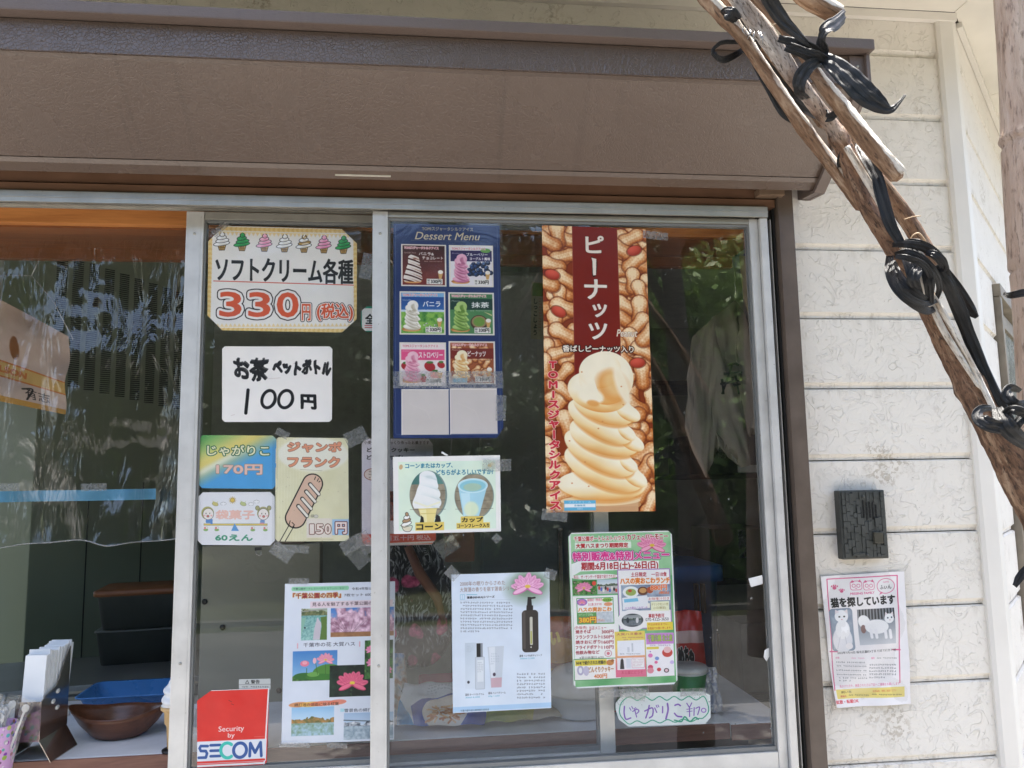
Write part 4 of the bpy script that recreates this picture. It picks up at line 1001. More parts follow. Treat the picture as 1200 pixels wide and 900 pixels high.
def mat_alu(name='aluminium', col=(.52,.50,.45), rough=.38, metal=.75):
    m, nt, out = newmat(name); N = NT(nt); co = N.co('Object')
    st = N.noise(N.co('Object', (300, 300, 3)), 1.0, 3); d = N.noise(co, 18, 6)
    c = N.ramp(d, [(.25, tuple(x*.82 for x in col)), (.6, col)])
    sp = N.ramp(N.noise(co, 90, 3, .7), [(.68, 0.0), (.73, .5)]); c = N.mix(sp, c, (.30, .26, .2))
    N.pbr(out, c, N.ramp(st, [(.3, rough-.06), (.7, rough+.1)]), metal, N.bump(st, .12, .0004)); MATS[name] = m; return m
def mat_wood(name, a, b, axis=0, scale=1.0, rough=.5, knots=True):
    m, nt, out = newmat(name); N = NT(nt)
    sc = [9*scale]*3; sc[axis] = .8*scale; co = N.co('Object', tuple(sc))
    g = N.noise(co, 3.0, 6, .6, 1.2); f = N.noise(N.co('Object', tuple(x*6 for x in sc)), 4.0, 4)
    c = N.ramp(g, [(.3, a), (.68, b)]); c = N.mix(.25, c, N.ramp(f, [(.3, tuple(x*.6 for x in a)), (.7, b)]))
    if knots:
        k = N.n('TexVoronoi', i_Scale=3.1); s2 = [1.0]*3; s2[axis] = .45; N.l(N.co('Object', tuple(s2)), k.inputs['Vector'])
        c = N.mix(N.ramp(k.outputs['Distance'], [(.03, .85), (.06, 0.0)]), c, tuple(x*.22 for x in a))
    N.pbr(out, c, rough, 0, N.bump(f, .2, .0008)); MATS[name] = m; return m
def mat_bark(name, dark, mid, light, lighten=.5, rough=.6, sc=1.0):
    """weathered wood/bark; local z runs along the pole"""
    m, nt, out = newmat(name); N = NT(nt)
    co = N.co('Object', (95*sc, 95*sc, 16*sc)); co2 = N.co('Object', (320*sc, 320*sc, 70*sc)); co3 = N.co('Object', (30, 30, 9))
    a = N.noise(co, 1.0, 6, .65, .6); b = N.noise(co2, 1.0, 5, .6); d = N.noise(co3, 1.0, 5, .6)
    c = N.ramp(a, [(.28, dark), (.5, mid), (.72, light)])
    c = N.mix(N.ramp(d, [(.42, 0.0), (.62, lighten)]), c, light)
    c = N.mix(N.ramp(b, [(.54, 0.0), (.66, .75)]), c, tuple(x*.4 for x in dark))
    N.pbr(out, c, rough, 0, N.bump(b, .8, .003, N.bump(a, .9, .006)), .4); MATS[name] = m; return m
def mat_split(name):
    """split pole: pale upper side for stripped bark and painted-in sunlight (attribute 'bare'), brown bark and painted-in shade elsewhere"""
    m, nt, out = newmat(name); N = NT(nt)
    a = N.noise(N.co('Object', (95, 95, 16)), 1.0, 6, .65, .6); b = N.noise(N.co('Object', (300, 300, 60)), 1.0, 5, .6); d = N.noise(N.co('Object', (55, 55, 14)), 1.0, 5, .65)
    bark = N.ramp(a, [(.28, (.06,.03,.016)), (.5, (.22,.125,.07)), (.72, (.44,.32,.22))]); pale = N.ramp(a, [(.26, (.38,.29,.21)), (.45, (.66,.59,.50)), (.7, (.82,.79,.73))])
    at = N.n('Attribute'); at.attribute_name = 'bare_sunlit'
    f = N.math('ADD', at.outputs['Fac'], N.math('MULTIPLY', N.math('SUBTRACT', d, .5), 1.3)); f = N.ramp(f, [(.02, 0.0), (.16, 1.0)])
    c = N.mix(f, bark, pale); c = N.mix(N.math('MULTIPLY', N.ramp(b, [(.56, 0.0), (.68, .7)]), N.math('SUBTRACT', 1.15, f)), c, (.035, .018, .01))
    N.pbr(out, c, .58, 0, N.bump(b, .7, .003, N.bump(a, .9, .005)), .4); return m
def mat_blend(name):
    m, nt, out = newmat(name); N = NT(nt)
    a = N.noise(N.co('Object', (95, 95, 18)), 1.0, 6, .65, .6); b = N.noise(N.co('Object', (320, 320, 90)), 1.0, 5, .6); d = N.noise(N.co('Object', (16, 16, 8)), 1.0, 5, .6)
    bark = N.ramp(a, [(.28, (.05,.024,.012)), (.5, (.19,.10,.055)), (.7, (.40,.27,.17))]); grey = N.ramp(a, [(.28, (.26,.19,.14)), (.5, (.47,.41,.36)), (.72, (.62,.57,.52))])
    t = N.n('TexCoord'); sp = N.n('SeparateXYZ'); N.l(t.outputs['Object'], sp.inputs[0])
    f = N.math('ADD', N.math('MULTIPLY', sp.outputs['Z'], -7.0), 1.9); f = N.math('ADD', f, N.math('MULTIPLY', N.math('SUBTRACT', d, .5), 3.0), clamp=True)
    c = N.mix(f, bark, grey); c = N.mix(N.ramp(b, [(.53, 0.0), (.64, .8)]), c, (.03, .015, .008))
    N.pbr(out, c, .62, 0, N.bump(b, .9, .003, N.bump(a, .9, .006)), .4); return m
def mat_vinyl(name='black_vinyl'):
    m, nt, out = newmat(name); N = NT(nt)
    co = N.co('UV', (12, .9, 1)); w = N.noise(co, 1.0, 4, .6, .5); w2 = N.noise(N.co('Object'), 55, 3)
    c = N.ramp(w2, [(.4, (.009, .009, .009)), (.7, (.022, .022, .023))])
    N.pbr(out, c, N.ramp(w2, [(.35, .38), (.65, .6)]), 0, N.bump(w, .7, .003, N.bump(w2, .35, .003)), .42); MATS[name] = m; return m
def film_mat(name, frost=.05, tint=.97, rough=.1, wrinkle=.3, wscale=14, dist=.003, gain=1.0, fcol=(.8,.8,.78), streak=None):
    """clear film: transparent with a fresnel gloss and a little haze"""
    m, nt, out = newmat(name); N = NT(nt); co = N.co('Object') if streak is None else N.co('Object', streak)
    h = N.noise(co, wscale, 4, .55, .8)
    if streak is not None: h = N.math('ADD', N.math('MULTIPLY', h, N.ramp(N.noise(N.co('Object'), 5.5, 2), [(.35, .25), (.75, 1.0)])), N.math('MULTIPLY', N.noise(N.co('Object', (14, 14, 1.0)), 1.0, 2), .25))
    nrm = N.bump(h, wrinkle, dist)
    tr = N.n('BsdfTransparent'); tr.inputs[0].default_value = (tint, tint, tint, 1)
    gl = N.n('BsdfGlossy'); gl.inputs['Roughness'].default_value = rough; N.l(nrm, gl.inputs['Normal'])
    df = N.n('BsdfDiffuse'); df.inputs[0].default_value = fcol + (1,); N.l(nrm, df.inputs['Normal'])
    tl = N.n('BsdfTranslucent'); tl.inputs[0].default_value = fcol + (1,)
    dd = N.n('MixShader'); dd.inputs[0].default_value = .5; N.l(df.outputs[0], dd.inputs[1]); N.l(tl.outputs[0], dd.inputs[2])
    m1 = N.n('MixShader'); N.l(N.math('MULTIPLY', N.ramp(N.noise(co, wscale*3, 4), [(.3, .5), (.7, 1.0)]), frost), m1.inputs[0]); N.l(tr.outputs[0], m1.inputs[1]); N.l(dd.outputs[0], m1.inputs[2])
    geo = N.n('NewGeometry'); dt = N.n('VectorMath', operation='DOT_PRODUCT'); N.l(geo.outputs['Incoming'], dt.inputs[0]); N.l(nrm, dt.inputs[1])
    ca = N.math('SUBTRACT', 1.0, N.math('ABSOLUTE', dt.outputs['Value']), clamp=True)
    fr = N.math('ADD', .055, N.math('MULTIPLY', N.math('POWER', ca, 5.0), .9)); fr = N.math('MULTIPLY', fr, gain, clamp=True)
    m2 = N.n('MixShader'); N.l(fr, m2.inputs[0]); N.l(m1.outputs[0], m2.inputs[1]); N.l(gl.outputs[0], m2.inputs[2])
    N.l(m2.outputs[0], out.inputs[0]); MATS[name] = m; return m
def glass_mat():
    m, nt, out = newmat('window_glass'); N = NT(nt); co = N.co('Object')
    tr = N.n('BsdfTransparent'); tr.inputs[0].default_value = (.985, .992, .985, 1)
    gl = N.n('BsdfGlossy'); gl.inputs['Roughness'].default_value = 0.0
    h = N.noise(co, 2.2, 2); nrm = N.bump(h, .05, .004); N.l(nrm, gl.inputs['Normal'])
    geo = N.n('NewGeometry'); dt = N.n('VectorMath', operation='DOT_PRODUCT'); N.l(geo.outputs['Incoming'], dt.inputs[0]); N.l(geo.outputs['Normal'], dt.inputs[1])
    ca = N.math('SUBTRACT', 1.0, N.math('ABSOLUTE', dt.outputs['Value']), clamp=True)
    fr = N.math('ADD', .088, N.math('MULTIPLY', N.math('POWER', ca, 5.0), .88), clamp=True)
    df = N.n('BsdfDiffuse'); df.inputs[0].default_value = (.7, .7, .68, 1)
    dust = N.math('MULTIPLY', N.noise(co, 7, 5), .014)
    sp = N.ramp(N.noise(co, 130, 2, .5), [(.735, 0.0), (.77, .35)]); smear = N.math('MULTIPLY', N.ramp(N.noise(N.co('Object', (3, 1, 14)), 3.0, 5, .7), [(.55, 0.0), (.8, 1.0)]), .03)
    m1 = N.n('MixShader'); N.l(N.math('ADD', N.math('ADD', dust, smear), sp, clamp=True), m1.inputs[0]); N.l(tr.outputs[0], m1.inputs[1]); N.l(df.outputs[0], m1.inputs[2])
    m2 = N.n('MixShader'); N.l(fr, m2.inputs[0]); N.l(m1.outputs[0], m2.inputs[1]); N.l(gl.outputs[0], m2.inputs[2])
    N.l(m2.outputs[0], out.inputs[0]); MATS['glass'] = m
    m, nt, out = newmat('glass_inner_face'); N = NT(nt); tr = N.n('BsdfTransparent'); tr.inputs[0].default_value = (.99, .99, .99, 1); N.l(tr.outputs[0], out.inputs[0]); MATS['glass_clear'] = m
def print_mat(name, canvas, rough=.42, wave=.25, spec=.45):
    m, nt, out = newmat(name); N = NT(nt)
    im = N.n('TexImage'); im.image = canvas.image(name); im.interpolation = 'Cubic'; im.extension = 'EXTEND'
    uv = N.n('UVMap'); N.l(uv.outputs[0], im.inputs[0])
    co = N.co('Object'); h = N.noise(co, 14, 3); f = N.noise(co, 300, 2)
    N.pbr(out, im.outputs[0], rough, 0, N.bump(h, wave, .006, N.bump(f, .08, .0003)), spec)
    return m
SIDING = mat_siding(); SIDING_B = mat_siding('siding_paint_side', (.80,.755,.69), 3.7)
BROWN = mat_embossed('shutter_paint', (.128,.091,.070)); BROWN_D = mat_embossed('shutter_cap_paint', (.14,.105,.088), .4)
FASCIA = plain('brown_fascia', (.16,.085,.05), .45, 0, .15); JAMB = plain('brown_jamb', (.115,.085,.065), .42, 0, .2); DARKGAP = plain('dark_rubber', (.015,.014,.013), .6)
ALU = mat_alu(); ALU_W = mat_alu('aluminium_pale', (.70,.69,.66), .42, .35)  # ALU toned browner to stand in for shade on the upper rails
TRIM = plain('corner_trim_paint', (.76,.725,.665), .5, 0, .07, .15, 14); SOFFIT = plain('soffit_board', (.76,.72,.64), .7, 0, .08, .15, 18)
BEAM = mat_wood('orange_pine', (.42,.14,.035), (.68,.28,.08), 0, 1.0); BEAM_SHADE = mat_wood('shaded_pine', (.16,.055,.02), (.27,.10,.035), 0, 1.0)
COUNTER = plain('worn_white_laminate', (.86,.855,.84), .4, 0, .22, .2, 22); COUNTER_E = mat_wood('counter_edge_wood', (.20,.085,.055), (.36,.17,.11), 0, 1.4, .55, False)
WALLG = plain('green_grey_wall', (.34,.36,.31), .6, 0, .1); FLOORI = plain('kitchen_floor', (.32,.30,.26), .5); CEILI = plain('kitchen_ceiling', (.62,.60,.55), .7)
TAPE = film_mat('clear_tape', .42, .93, .25, .35, 40, .002, 1.3, (.72,.73,.72)); FILM = film_mat('laminate_film', .03, .985, .07, .3, 11, .006, .9)
VINYLSHEET = film_mat('clear_vinyl_curtain', .05, .95, .045, 1.0, 7, .036, 1.35, (.45,.45,.42), (2.6, 2.6, .55)); BAGFILM = film_mat('clear_bag_film', .14, .95, .1, 1.0, 22, .02, 1.8, (.8,.8,.8))
glass_mat()
VIN = mat_vinyl()
# ------------------------------------------------------------------ the building
def PZ(px, py, z):
    d = CR*(px-600) - CU*(py-450) + CF*FPX
    return CAM + d*((z-CAM.z)/d.z)
K45 = Vector((cos(radians(45)), sin(radians(45)), 0))
XR, XT = 1.249, 1.290                                   # end of boards, far edge of the corner trim
house = empty('cafe_building', (.3, .6, 0), 'cream rendered cafe building with sliding serving window and grooved siding', 'building')
PITCHZ = .1632; Z0 = 2.225
def board_prof(z, h, y=0.0, t=.018):
    return [(y, z+.0115), (y-.0035, z+.0135), (y-.0035, z+h-.0045), (y+.001, z+h-.0015), (y+t, z+h-.0015), (y+t, z+.001), (y+.0038, z+.001), (y+.0038, z+.0065), (y, z+.0115)][:-1]
bd = MB().prism(board_prof(0, PITCHZ), 0, XR-.8275)
bme = bd.mesh('siding_board')
bme.materials.append(SIDING)
def put(name, me, loc, parent, rz=0.0):
    o = bpy.data.objects.new(name, me); COL.objects.link(o); o.location = loc; o.rotation_euler = (0, 0, rz); o.parent = parent; o.matrix_parent_inverse = pinv(parent); return o
k = 0
while Z0 - (k+1)*PITCHZ > -.17:
    put('siding_board', bme, (.8275, 0, Z0-(k+1)*PITCHZ), house); k += 1
bw = MB().prism(board_prof(0, PITCHZ), 0, XR+1.9).mesh('siding_board'); bw.materials.append(SIDING)
for k in range(3):
    zz = Z0 + k*PITCHZ
    if k == 2:
        bt = MB().prism(board_prof(0, 2.659-zz), 0, XR+1.9).mesh('siding_board'); bt.materials.append(SIDING); put('siding_board', bt, (-1.9, 0, zz), house)
    else: put('siding_board', bw, (-1.9, 0, zz), house)
MB().box(.8275, XR, .0185, .12, -.15, 2.225).box(-1.9, XR, .0185, .12, 2.225, 2.66).box(-1.9, .827, .0185, .12, 2.2115, 2.2245).build('wall_core', WALLG, house)
b = MB().box(-3.0, .827, .0, .10, -.15, .9)
b.build('wall_below_window', SIDING, house)
MB().box(-3.0, -1.35, .0, .10, .9, 2.66).build('wall_left_of_window', SIDING, house)
# two-faced corner trim: front face, then a face along the angled wall
c0 = Vector((XT, -.012, 0)); c1 = c0 + K45*.05; n45 = Vector((K45.y, -K45.x, 0))
prof = [(XR-.004, -.010), (XR+.004, -.014), (XT-.004, -.014), (XT+.002, -.0105), (c1.x, c1.y), (c1.x-n45.x*.02, c1.y-n45.y*.02), (XT-.01, .02), (XR-.004, .02)]
def zprism(prof, z0, z1, mb=None, mi=0):
    mb = mb or MB(); n = len(prof)
    mb.add([(x, y, z0) for x, y in prof]+[(x, y, z1) for x, y in prof], [(i, (i+1) % n, n+(i+1) % n, n+i) for i in range(n)]+[tuple(range(n-1, -1, -1)), tuple(range(n, 2*n))], mi)
    return mb
zprism(prof, -.15, 2.659).build('corner_trim', TRIM, house)
ang = K45.angle(Vector((1, 0, 0)))
sb = MB().prism(board_prof(0, PITCHZ), 0, 3.2).mesh('siding_board'); sb.materials.append(SIDING_B)
s0 = c1 - n45*.004
sb2 = MB().prism(board_prof(0, PITCHZ), 0, .235).mesh('siding_board'); sb2.materials.append(SIDING_B)
sb3 = MB().prism(board_prof(0, PITCHZ), 0, 2.0).mesh('siding_board'); sb3.materials.append(SIDING_B)
k = 0
while Z0 + .33 - (k+1)*PITCHZ > -.17:
    z = Z0 + .33 - (k+1)*PITCHZ - .02
    if .55 < z+PITCHZ/2 < 2.02:
        put('siding_board', sb2, (s0.x, s0.y, z), house, ang); q = s0 + K45*1.2; put('siding_board', sb3, (q.x, q.y, z), house, ang)
    else: put('siding_board', sb, (s0.x, s0.y, z), house, ang)
    k += 1
topb = MB().prism(board_prof(0, 2.659-(Z0+.33-.02)), 0, 3.2).mesh('siding_board'); topb.materials.append(SIDING_B); put('siding_board', topb, (s0.x, s0.y, Z0+.31), house, ang)
q0 = s0 + K45*0 - n45*.02
Mw = Matrix.Translation(Vector((s0.x, s0.y, 0))) @ Matrix.Rotation(ang, 4, 'Z')
MB().box(0, .24, .019, .12, -.15, 2.66, M=Mw).box(1.2, 4.6, .019, .12, -.15, 2.66, M=Mw).box(.24, 1.2, .019, .12, 2.04, 2.66, M=Mw).build('side_wall_core', WALLG, house)
# side window in the angled wall
sw = empty('side_window', (s0+K45*.7).to_tuple()[:2]+(.5,), 'weathered brown side window in the angled wall beyond the white corner trim', 'window')
FR = plain('weathered_frame', (.26,.225,.18), .6, 0, .25)
MB().bbox(.242, .272, -.02, .06, .52, 2.0, .003, M=Mw).bbox(1.16, 1.19, -.02, .06, .52, 2.0, .003, M=Mw).build('frame_jamb', FR, sw)
MB().bbox(.242, 1.19, -.022, .06, 2.001, 2.035, .003, M=Mw).build('frame_head', FR, sw)
MB().bbox(.242, 1.19, -.03, .06, .49, .519, .003, M=Mw).build('frame_sill', FR, sw)
MB().bbox(.285, .33, .0, .02, .53, 1.99, .003, M=Mw).bbox(.33, 1.15, .0, .02, 1.95, 1.99, .003, M=Mw).build('sash', FR, sw); ssash = [c_ for c_ in sw.children if c_.name.startswith('sash')][0]
MB().box(.3305, 1.149, .008, .012, .53, 1.9495, M=Mw).build('pane', plain('dusty_side_pane', (.22,.22,.19), .25, 0, .3), ssash)
MB().bbox(.27, .62, -.07, -.04, 1.60, 1.625, .003, M=Mw).bbox(.27, .62, -.07, -.04, 1.632, 1.657, .003, M=Mw).bbox(.272, .29, -.04, -.021, 1.60, 1.657, .002, M=Mw).build('guard_rail', ALU_W, sw)
# eaves: soffit panels with open seams, fascia, roof
def soff(name, pts, z0, z1, mat): zprism(pts, z0, z1).build(name, mat, house)
e = -.46
soff('soffit_panel', [(-3.2, e), (-.6, e), (-.6, -.02), (-3.2, -.02)], 2.661, 2.669, SOFFIT)
soff('soffit_panel', [(-.597, e), (XT-.001, e), (XT-.001, -.02), (-.597, -.02)], 2.661, 2.669, SOFFIT)
px_ = Vector((XT+.001, -.02, 0)); fe = px_ + n45*.45
soff('soffit_panel', [(XT+.001, e), (fe.x, fe.y), (fe.x+K45.x*.55, fe.y+K45.y*.55), (px_.x+K45.x*.55, px_.y+K45.y*.55), (px_.x, px_.y)], 2.661, 2.669, SOFFIT)
soff('soffit_panel', [(fe.x+K45.x*.5525, fe.y+K45.y*.5525), (fe.x+K45.x*3, fe.y+K45.y*3), (px_.x+K45.x*3, px_.y+K45.y*3), (px_.x+K45.x*.5525, px_.y+K45.y*.5525)], 2.661, 2.669, SOFFIT)
MB().box(-1.9, XT+.006, -.019, -.0045, 2.640, 2.660).build('frieze_moulding', TRIM, house)
MB().box(.0, 3.2, -.017, -.0045, 2.646, 2.660, M=Mw).build('frieze_moulding', TRIM, house)
ROOF = plain('roof_metal', (.12,.10,.09), .5)
zprism([(-3.2, e), (XT, e), (fe.x, fe.y), (fe.x+K45.x*3, fe.y+K45.y*3), (1.8, 4.3), (-3.2, 4.3)], 2.67, 2.80).build('roof', ROOF, house)
# room behind the window
room = MB()
room.box(-3.2, 4.6, 3.2, 3.3, 0, 2.66).box(-3.1, -3.0, .1, .8, 0, 2.66).box(-3.1, -3.0, 2.4, 3.199, 0, 2.66).box(-3.1, -3.0, .8, 2.4, 2.05, 2.66).box(4.4, 4.5, 1.5, 3.199, 0, 2.66)  # opening in the left wall is added, unseen, to let sky light in
rw = room.build('kitchen_wall', WALLG); tag(rw, kind='structure')
KP = [(-3.1, .125), (1.26, .125), (4.33, 3.195), (-3.1, 3.195)]
tag(zprism(KP, -.02, .002).build('kitchen_floor', FLOORI), kind='structure')
tag(zprism(KP, 2.50, 2.53).build('kitchen_ceiling', CEILI), kind='structure')
# ------------------------------------------------------------------ shutter box over the window
sh = empty('shutter_box', (-.2, -.15, 2.17), 'brown embossed roller shutter box above the serving window', 'shutter box')
X0, X1 = -1.9, .862
def strip(name, y0, z0, y1, z1, mat, t=.004, x0=X0, x1=X1):
    d = Vector((0, y1-y0, z1-z0)); n = Vector((0, -d.z, d.y)).normalized()*t
    return MB().prism([(y0, z0), (y1, z1), (y1-n.y, z1-n.z), (y0-n.y, z0-n.z)], x0, x1).build(name, mat, sh)
BROWN_F = mat_embossed('shutter_front_paint', (.118,.088,.073), .26, .5)
pts_ = [(-.298, 2.362), (-.300, 2.303), (-.135, 2.181), (-.110, 2.158), (-.045, 2.152)]
strip('front_panel', -.298, 2.363, -.300, 2.304, BROWN_F)
# curved underside: one continuous bent sheet
und = [(-.300, 2.3035), (-.296, 2.297)] + [(-.296+ (.161)*t, 2.297 - .116*t - .0*t) for t in np.linspace(.05, 1, 8)]
def bent(name, pl, mat, t=.003, x0=X0, x1=X1):
    n = len(pl); back = [(y+.002, z+t) for y, z in pl][::-1]
    return MB().prism(pl+back, x0, x1).build(name, mat, sh)
bent('underside_panel', und, BROWN)
bent('lip_panel', [(-.134, 2.1795), (-.128, 2.172), (-.103, 2.1635), (-.096, 2.166), (-.092, 2.19)], BROWN)
MB().bbox(X0, X1+.012, -.325, -.0085, 2.366, 2.388, .003).build('top_cap', BROWN_D, sh)
# end plate: flange outline standing proud of the panels
ep = [(-.312, 2.365), (-.312, 2.297), (-.148, 2.178), (-.112, 2.153), (-.05, 2.160), (-.006, 2.178), (-.006, 2.365)]
mb = MB(); n = len(ep); mb.prism(ep, X1+.0005, X1+.0075); mb.build('end_plate', BROWN_D, sh)
inner = [(-.300, 2.306), (-.139, 2.183), (-.107, 2.1625), (-.05, 2.169)]
mb = MB()
for (a, b), (c_, d) in zip(inner[:-1], inner[1:]):
    mb.prism([(a-.003, b-.002), (c_-.003, d-.002), (c_-.008, d-.009), (a-.008, b-.009)], X1-.018, X1)
mb.box(X1-.03, X1, -.3055, -.3025, 2.306, 2.362)
mb.build('end_flange', BROWN_D, sh)
for z in (2.34, 2.318): MB().lathe([(.0026, 0), (.003, .001), (.001, .0022)], 0, 0, 10, M=Matrix.Translation((X1-.015, -.3055, z)) @ Matrix.Rotation(radians(90), 4, 'X')).build('screw', ALU, sh)
MB().box(-1.9, .785, -.040, .02, 2.1662, 2.21).build('upper_fascia', FASCIA, sh)
MB().box(-1.9, .784, -.032, .02, 2.1625, 2.1657).build('fascia_gap', DARKGAP, sh)
MB().box(-1.9, .786, -.046, .018, 2.1445, 2.162).build('lower_fascia', FASCIA, sh)
g = MB().bbox(.789, .826, -.052, -.0045, .55, 2.205, .0015)
g.build('guide_rail', JAMB, sh)
MB().box(.7668, .7885, -.022, .018, .55, 2.144).build('guide_rail_gap', plain('dark_brown_recess', (.045,.032,.024), .5, 0, .2), sh)
MB().box(.7775, .7795, -.034, -.0225, .55, 2.12).build('weather_strip', ALU_W, sh)
MB().box(.7835, .7882, -.036, -.0225, .55, 2.144).build('brush_seal', DARKGAP, sh)
MB().bbox(.7895, .7915, -.0545, -.0522, .55, 2.19, .0006).build('guide_rail_rib', JAMB, sh)
a = P(888, 221, -.06); b = P(918, 230, -.06)
MB().bbox(a.x, b.x, -.068, -.0405, b.z, a.z, .002).build('latch', plain('rusty_brown_metal', (.22,.15,.10), .45, .4, .3), sh)
a = P(393, 208, -.11); b = P(458, 212, -.11)
o = MB().box(a.x, b.x, -.1165, -.1135, 2.1655, 2.1690).build('paper_strip', plain('old_white_label', (.66,.62,.52), .7), sh)
# ------------------------------------------------------------------ aluminium sliding window
win = empty('sliding_window', (0, -.02, .9), 'silver aluminium sliding serving window with its left leaf pushed open', 'window')
WX0, WX1 = -1.35, .7655
MB().bbox(WX0, WX1, -.052, -.047, 2.119, 2.1435, .0012).box(WX0, WX1, -.0465, .030, 2.140, 2.1433).box(WX0, WX1, -.0535, -.0522, 2.1295, 2.1315).build('frame_head', ALU, win)
tr = MB()
for y in (-.006, .005, .028): tr.bbox(WX0, .747, y-.0012, y+.0012, 2.134, 2.1398, .0004)
tr.build('head_track', ALU, win)
MB().bbox(.7485, WX1, -.0465, .03, .925, 2.1185, .0015).build('frame_jamb', ALU_W, win)
MB().bbox(WX0, WX1, -.052, .055, .885, .9235, .0015).build('frame_sill', ALU_W, win)
MB().bbox(WX0-.03, WX0-.001, -.05, .055, .885, 2.156, .0015).build('frame_jamb', ALU, win)
def sash_parts(x0, x1, y, zb, zt, wl, wr, hb, ht, dep=.028):
    S_ = MB().bbox(x0, x0+wl, y, y+dep, zb, zt, .0018).box(x0+.006, x0+wl-.006, y-.0008, y-.0002, zb+.01, zt-.01)
    S_.bbox(x1-wr, x1, y, y+dep, zb, zt, .0018)
    S_.bbox(x0+wl+.0005, x1-wr-.0005, y+.001, y+dep-.001, zt-ht, zt, .0015, 1)
    S_.bbox(x0+wl+.0005, x1-wr-.0005, y+.001, y+dep-.001, zb, zb+hb, .0015)
    for zz_ in (zb+.25, zt-.05): S_.lathe([(.0028, 0), (.003, .0008), (.001, .0018)], 0, 0, 10, 1, M=Matrix.Translation((x0+wl*.5, y-.0008, zz_)) @ Matrix.Rotation(radians(90), 4, 'X'))
    leaf_ = S_.build('sash', [ALU_W, ALU], win)
    gx0, gx1, gz0, gz1 = x0+wl+.0006, x1-wr-.0006, zb+hb+.0006, zt-ht-.0006
    gk = MB()
    for a_ in ((gx0, gx1, gz0, gz0+.009), (gx0, gx1, gz1-.005, gz1), (gx0, gx0+.004, gz0+.0095, gz1-.0055), (gx1-.004, gx1, gz0+.0095, gz1-.0055)):
        gk.box(a_[0], a_[1], y+.005, y+.010, a_[2], a_[3])
        gk.box(a_[0], a_[1], y+.0155, y+.021, a_[2], a_[3])
    gk.build('glazing_bead', plain('grey_bead', (.20,.205,.20), .45), leaf_)
    gl_ = MB(); yy = y+.0105
    gl_.box(gx0+.001, gx1-.001, yy, yy+.0045, gz0+.001, gz1-.001)
    me = gl_.mesh('glass_pane'); o_ = link('glass_pane', me, leaf_, [MATS['glass'], MATS['glass_clear']])
    for p_ in me.polygons: p_.material_index = 0 if p_.normal.y < -.5 else 1
    return yy
YG = sash_parts(-.1145, .7475, -.036, .927, 2.120, .0325, .020, .041, .0125)        # front leaf, right
YR = sash_parts(-.513, .392, .012, .937, 2.128, .0365, .032, .035, .017)           # rear leaf, middle
# ------------------------------------------------------------------ paper, film and tape
def sheet_mesh(name, quad, Y, cuts=(), bend=None, nx=14, ny=14, grow=0.0, outline=None):
    """grid over the quad (TL TR BR BL, survey px) trimmed by straight cuts in (u,v), v down"""
    bm = bmesh.new(); vs = [[bm.verts.new((i/nx, j/ny, 0)) for i in range(nx+1)] for j in range(ny+1)]
    for j in range(ny):
        for i in range(nx): bm.faces.new((vs[j][i], vs[j][i+1], vs[j+1][i+1], vs[j+1][i]))
    for (u0, v0, u1, v1) in cuts:
        d = Vector((u1-u0, v1-v0, 0)); n = Vector((d.y, -d.x, 0)).normalized(); p = Vector((u0, v0, 0))
        if (Vector((.5, .5, 0))-p).dot(n) > 0: n = -n
        bmesh.ops.bisect_plane(bm, geom=list(bm.verts)+list(bm.edges)+list(bm.faces), plane_co=p, plane_no=n, clear_outer=True)
    tl, tr, br, bl = [P(x, y, Y) for x, y in quad]
    uvl = bm.loops.layers.uv.new('UVMap')
    for f in bm.faces:
        for l in f.loops: l[uvl].uv = (l.vert.co.x, 1-l.vert.co.y)
    for v in bm.verts:
        u, w = v.co.x, v.co.y; gu = .5+(u-.5)*(1+grow); gw = .5+(w-.5)*(1+grow)
        p = (tl*(1-gu)+tr*gu)*(1-gw) + (bl*(1-gu)+br*gu)*gw
        if bend: p.y -= bend(u, w)
        v.co = p
    bmesh.ops.recalc_face_normals(bm, faces=bm.faces)
    bm.faces.ensure_lookup_table()
    if bm.faces and bm.faces[0].normal.y > 0: bmesh.ops.reverse_faces(bm, faces=bm.faces)
    me = bpy.data.meshes.new(name); bm.to_mesh(me); bm.free()
    for p_ in me.polygons: p_.use_smooth = True
    return me
def corner(cx, cy=None, which='1234'):
    cy = cy or cx; c = {'1': (0, cy, cx, 0), '2': (1-cx, 0, 1, cy), '3': (1, 1-cy, 1-cx, 1), '4': (cx, 1, 0, 1-cy)}
    return [c[w] for w in which]
def wavy(a, seed=0, curl=0.0):
    r = random.Random(seed); f1, f2, p1, p2 = r.uniform(2, 4), r.uniform(2, 4), r.uniform(0, 6), r.uniform(0, 6)
    return lambda u, v: a*(.5+.5*sin(f1*u*pi+p1+v*2)*cos(f2*v*pi+p2)) + curl*max(0, (u-.8)/.2, (v-.85)/.15)**2
def tape_piece(parent, cx, cy, w, h, rot, Y, seed=0):
    c, s_ = cos(rot), sin(rot); q = [(cx+x*c-y*s_, cy+x*s_+y*c) for x, y in ((-w/2, -h/2), (w/2, -h/2), (w/2, h/2), (-w/2, h/2))]
    return link('tape', sheet_mesh('tape', q, Y, bend=wavy(.0006, seed), nx=5, ny=5), parent, TAPE)
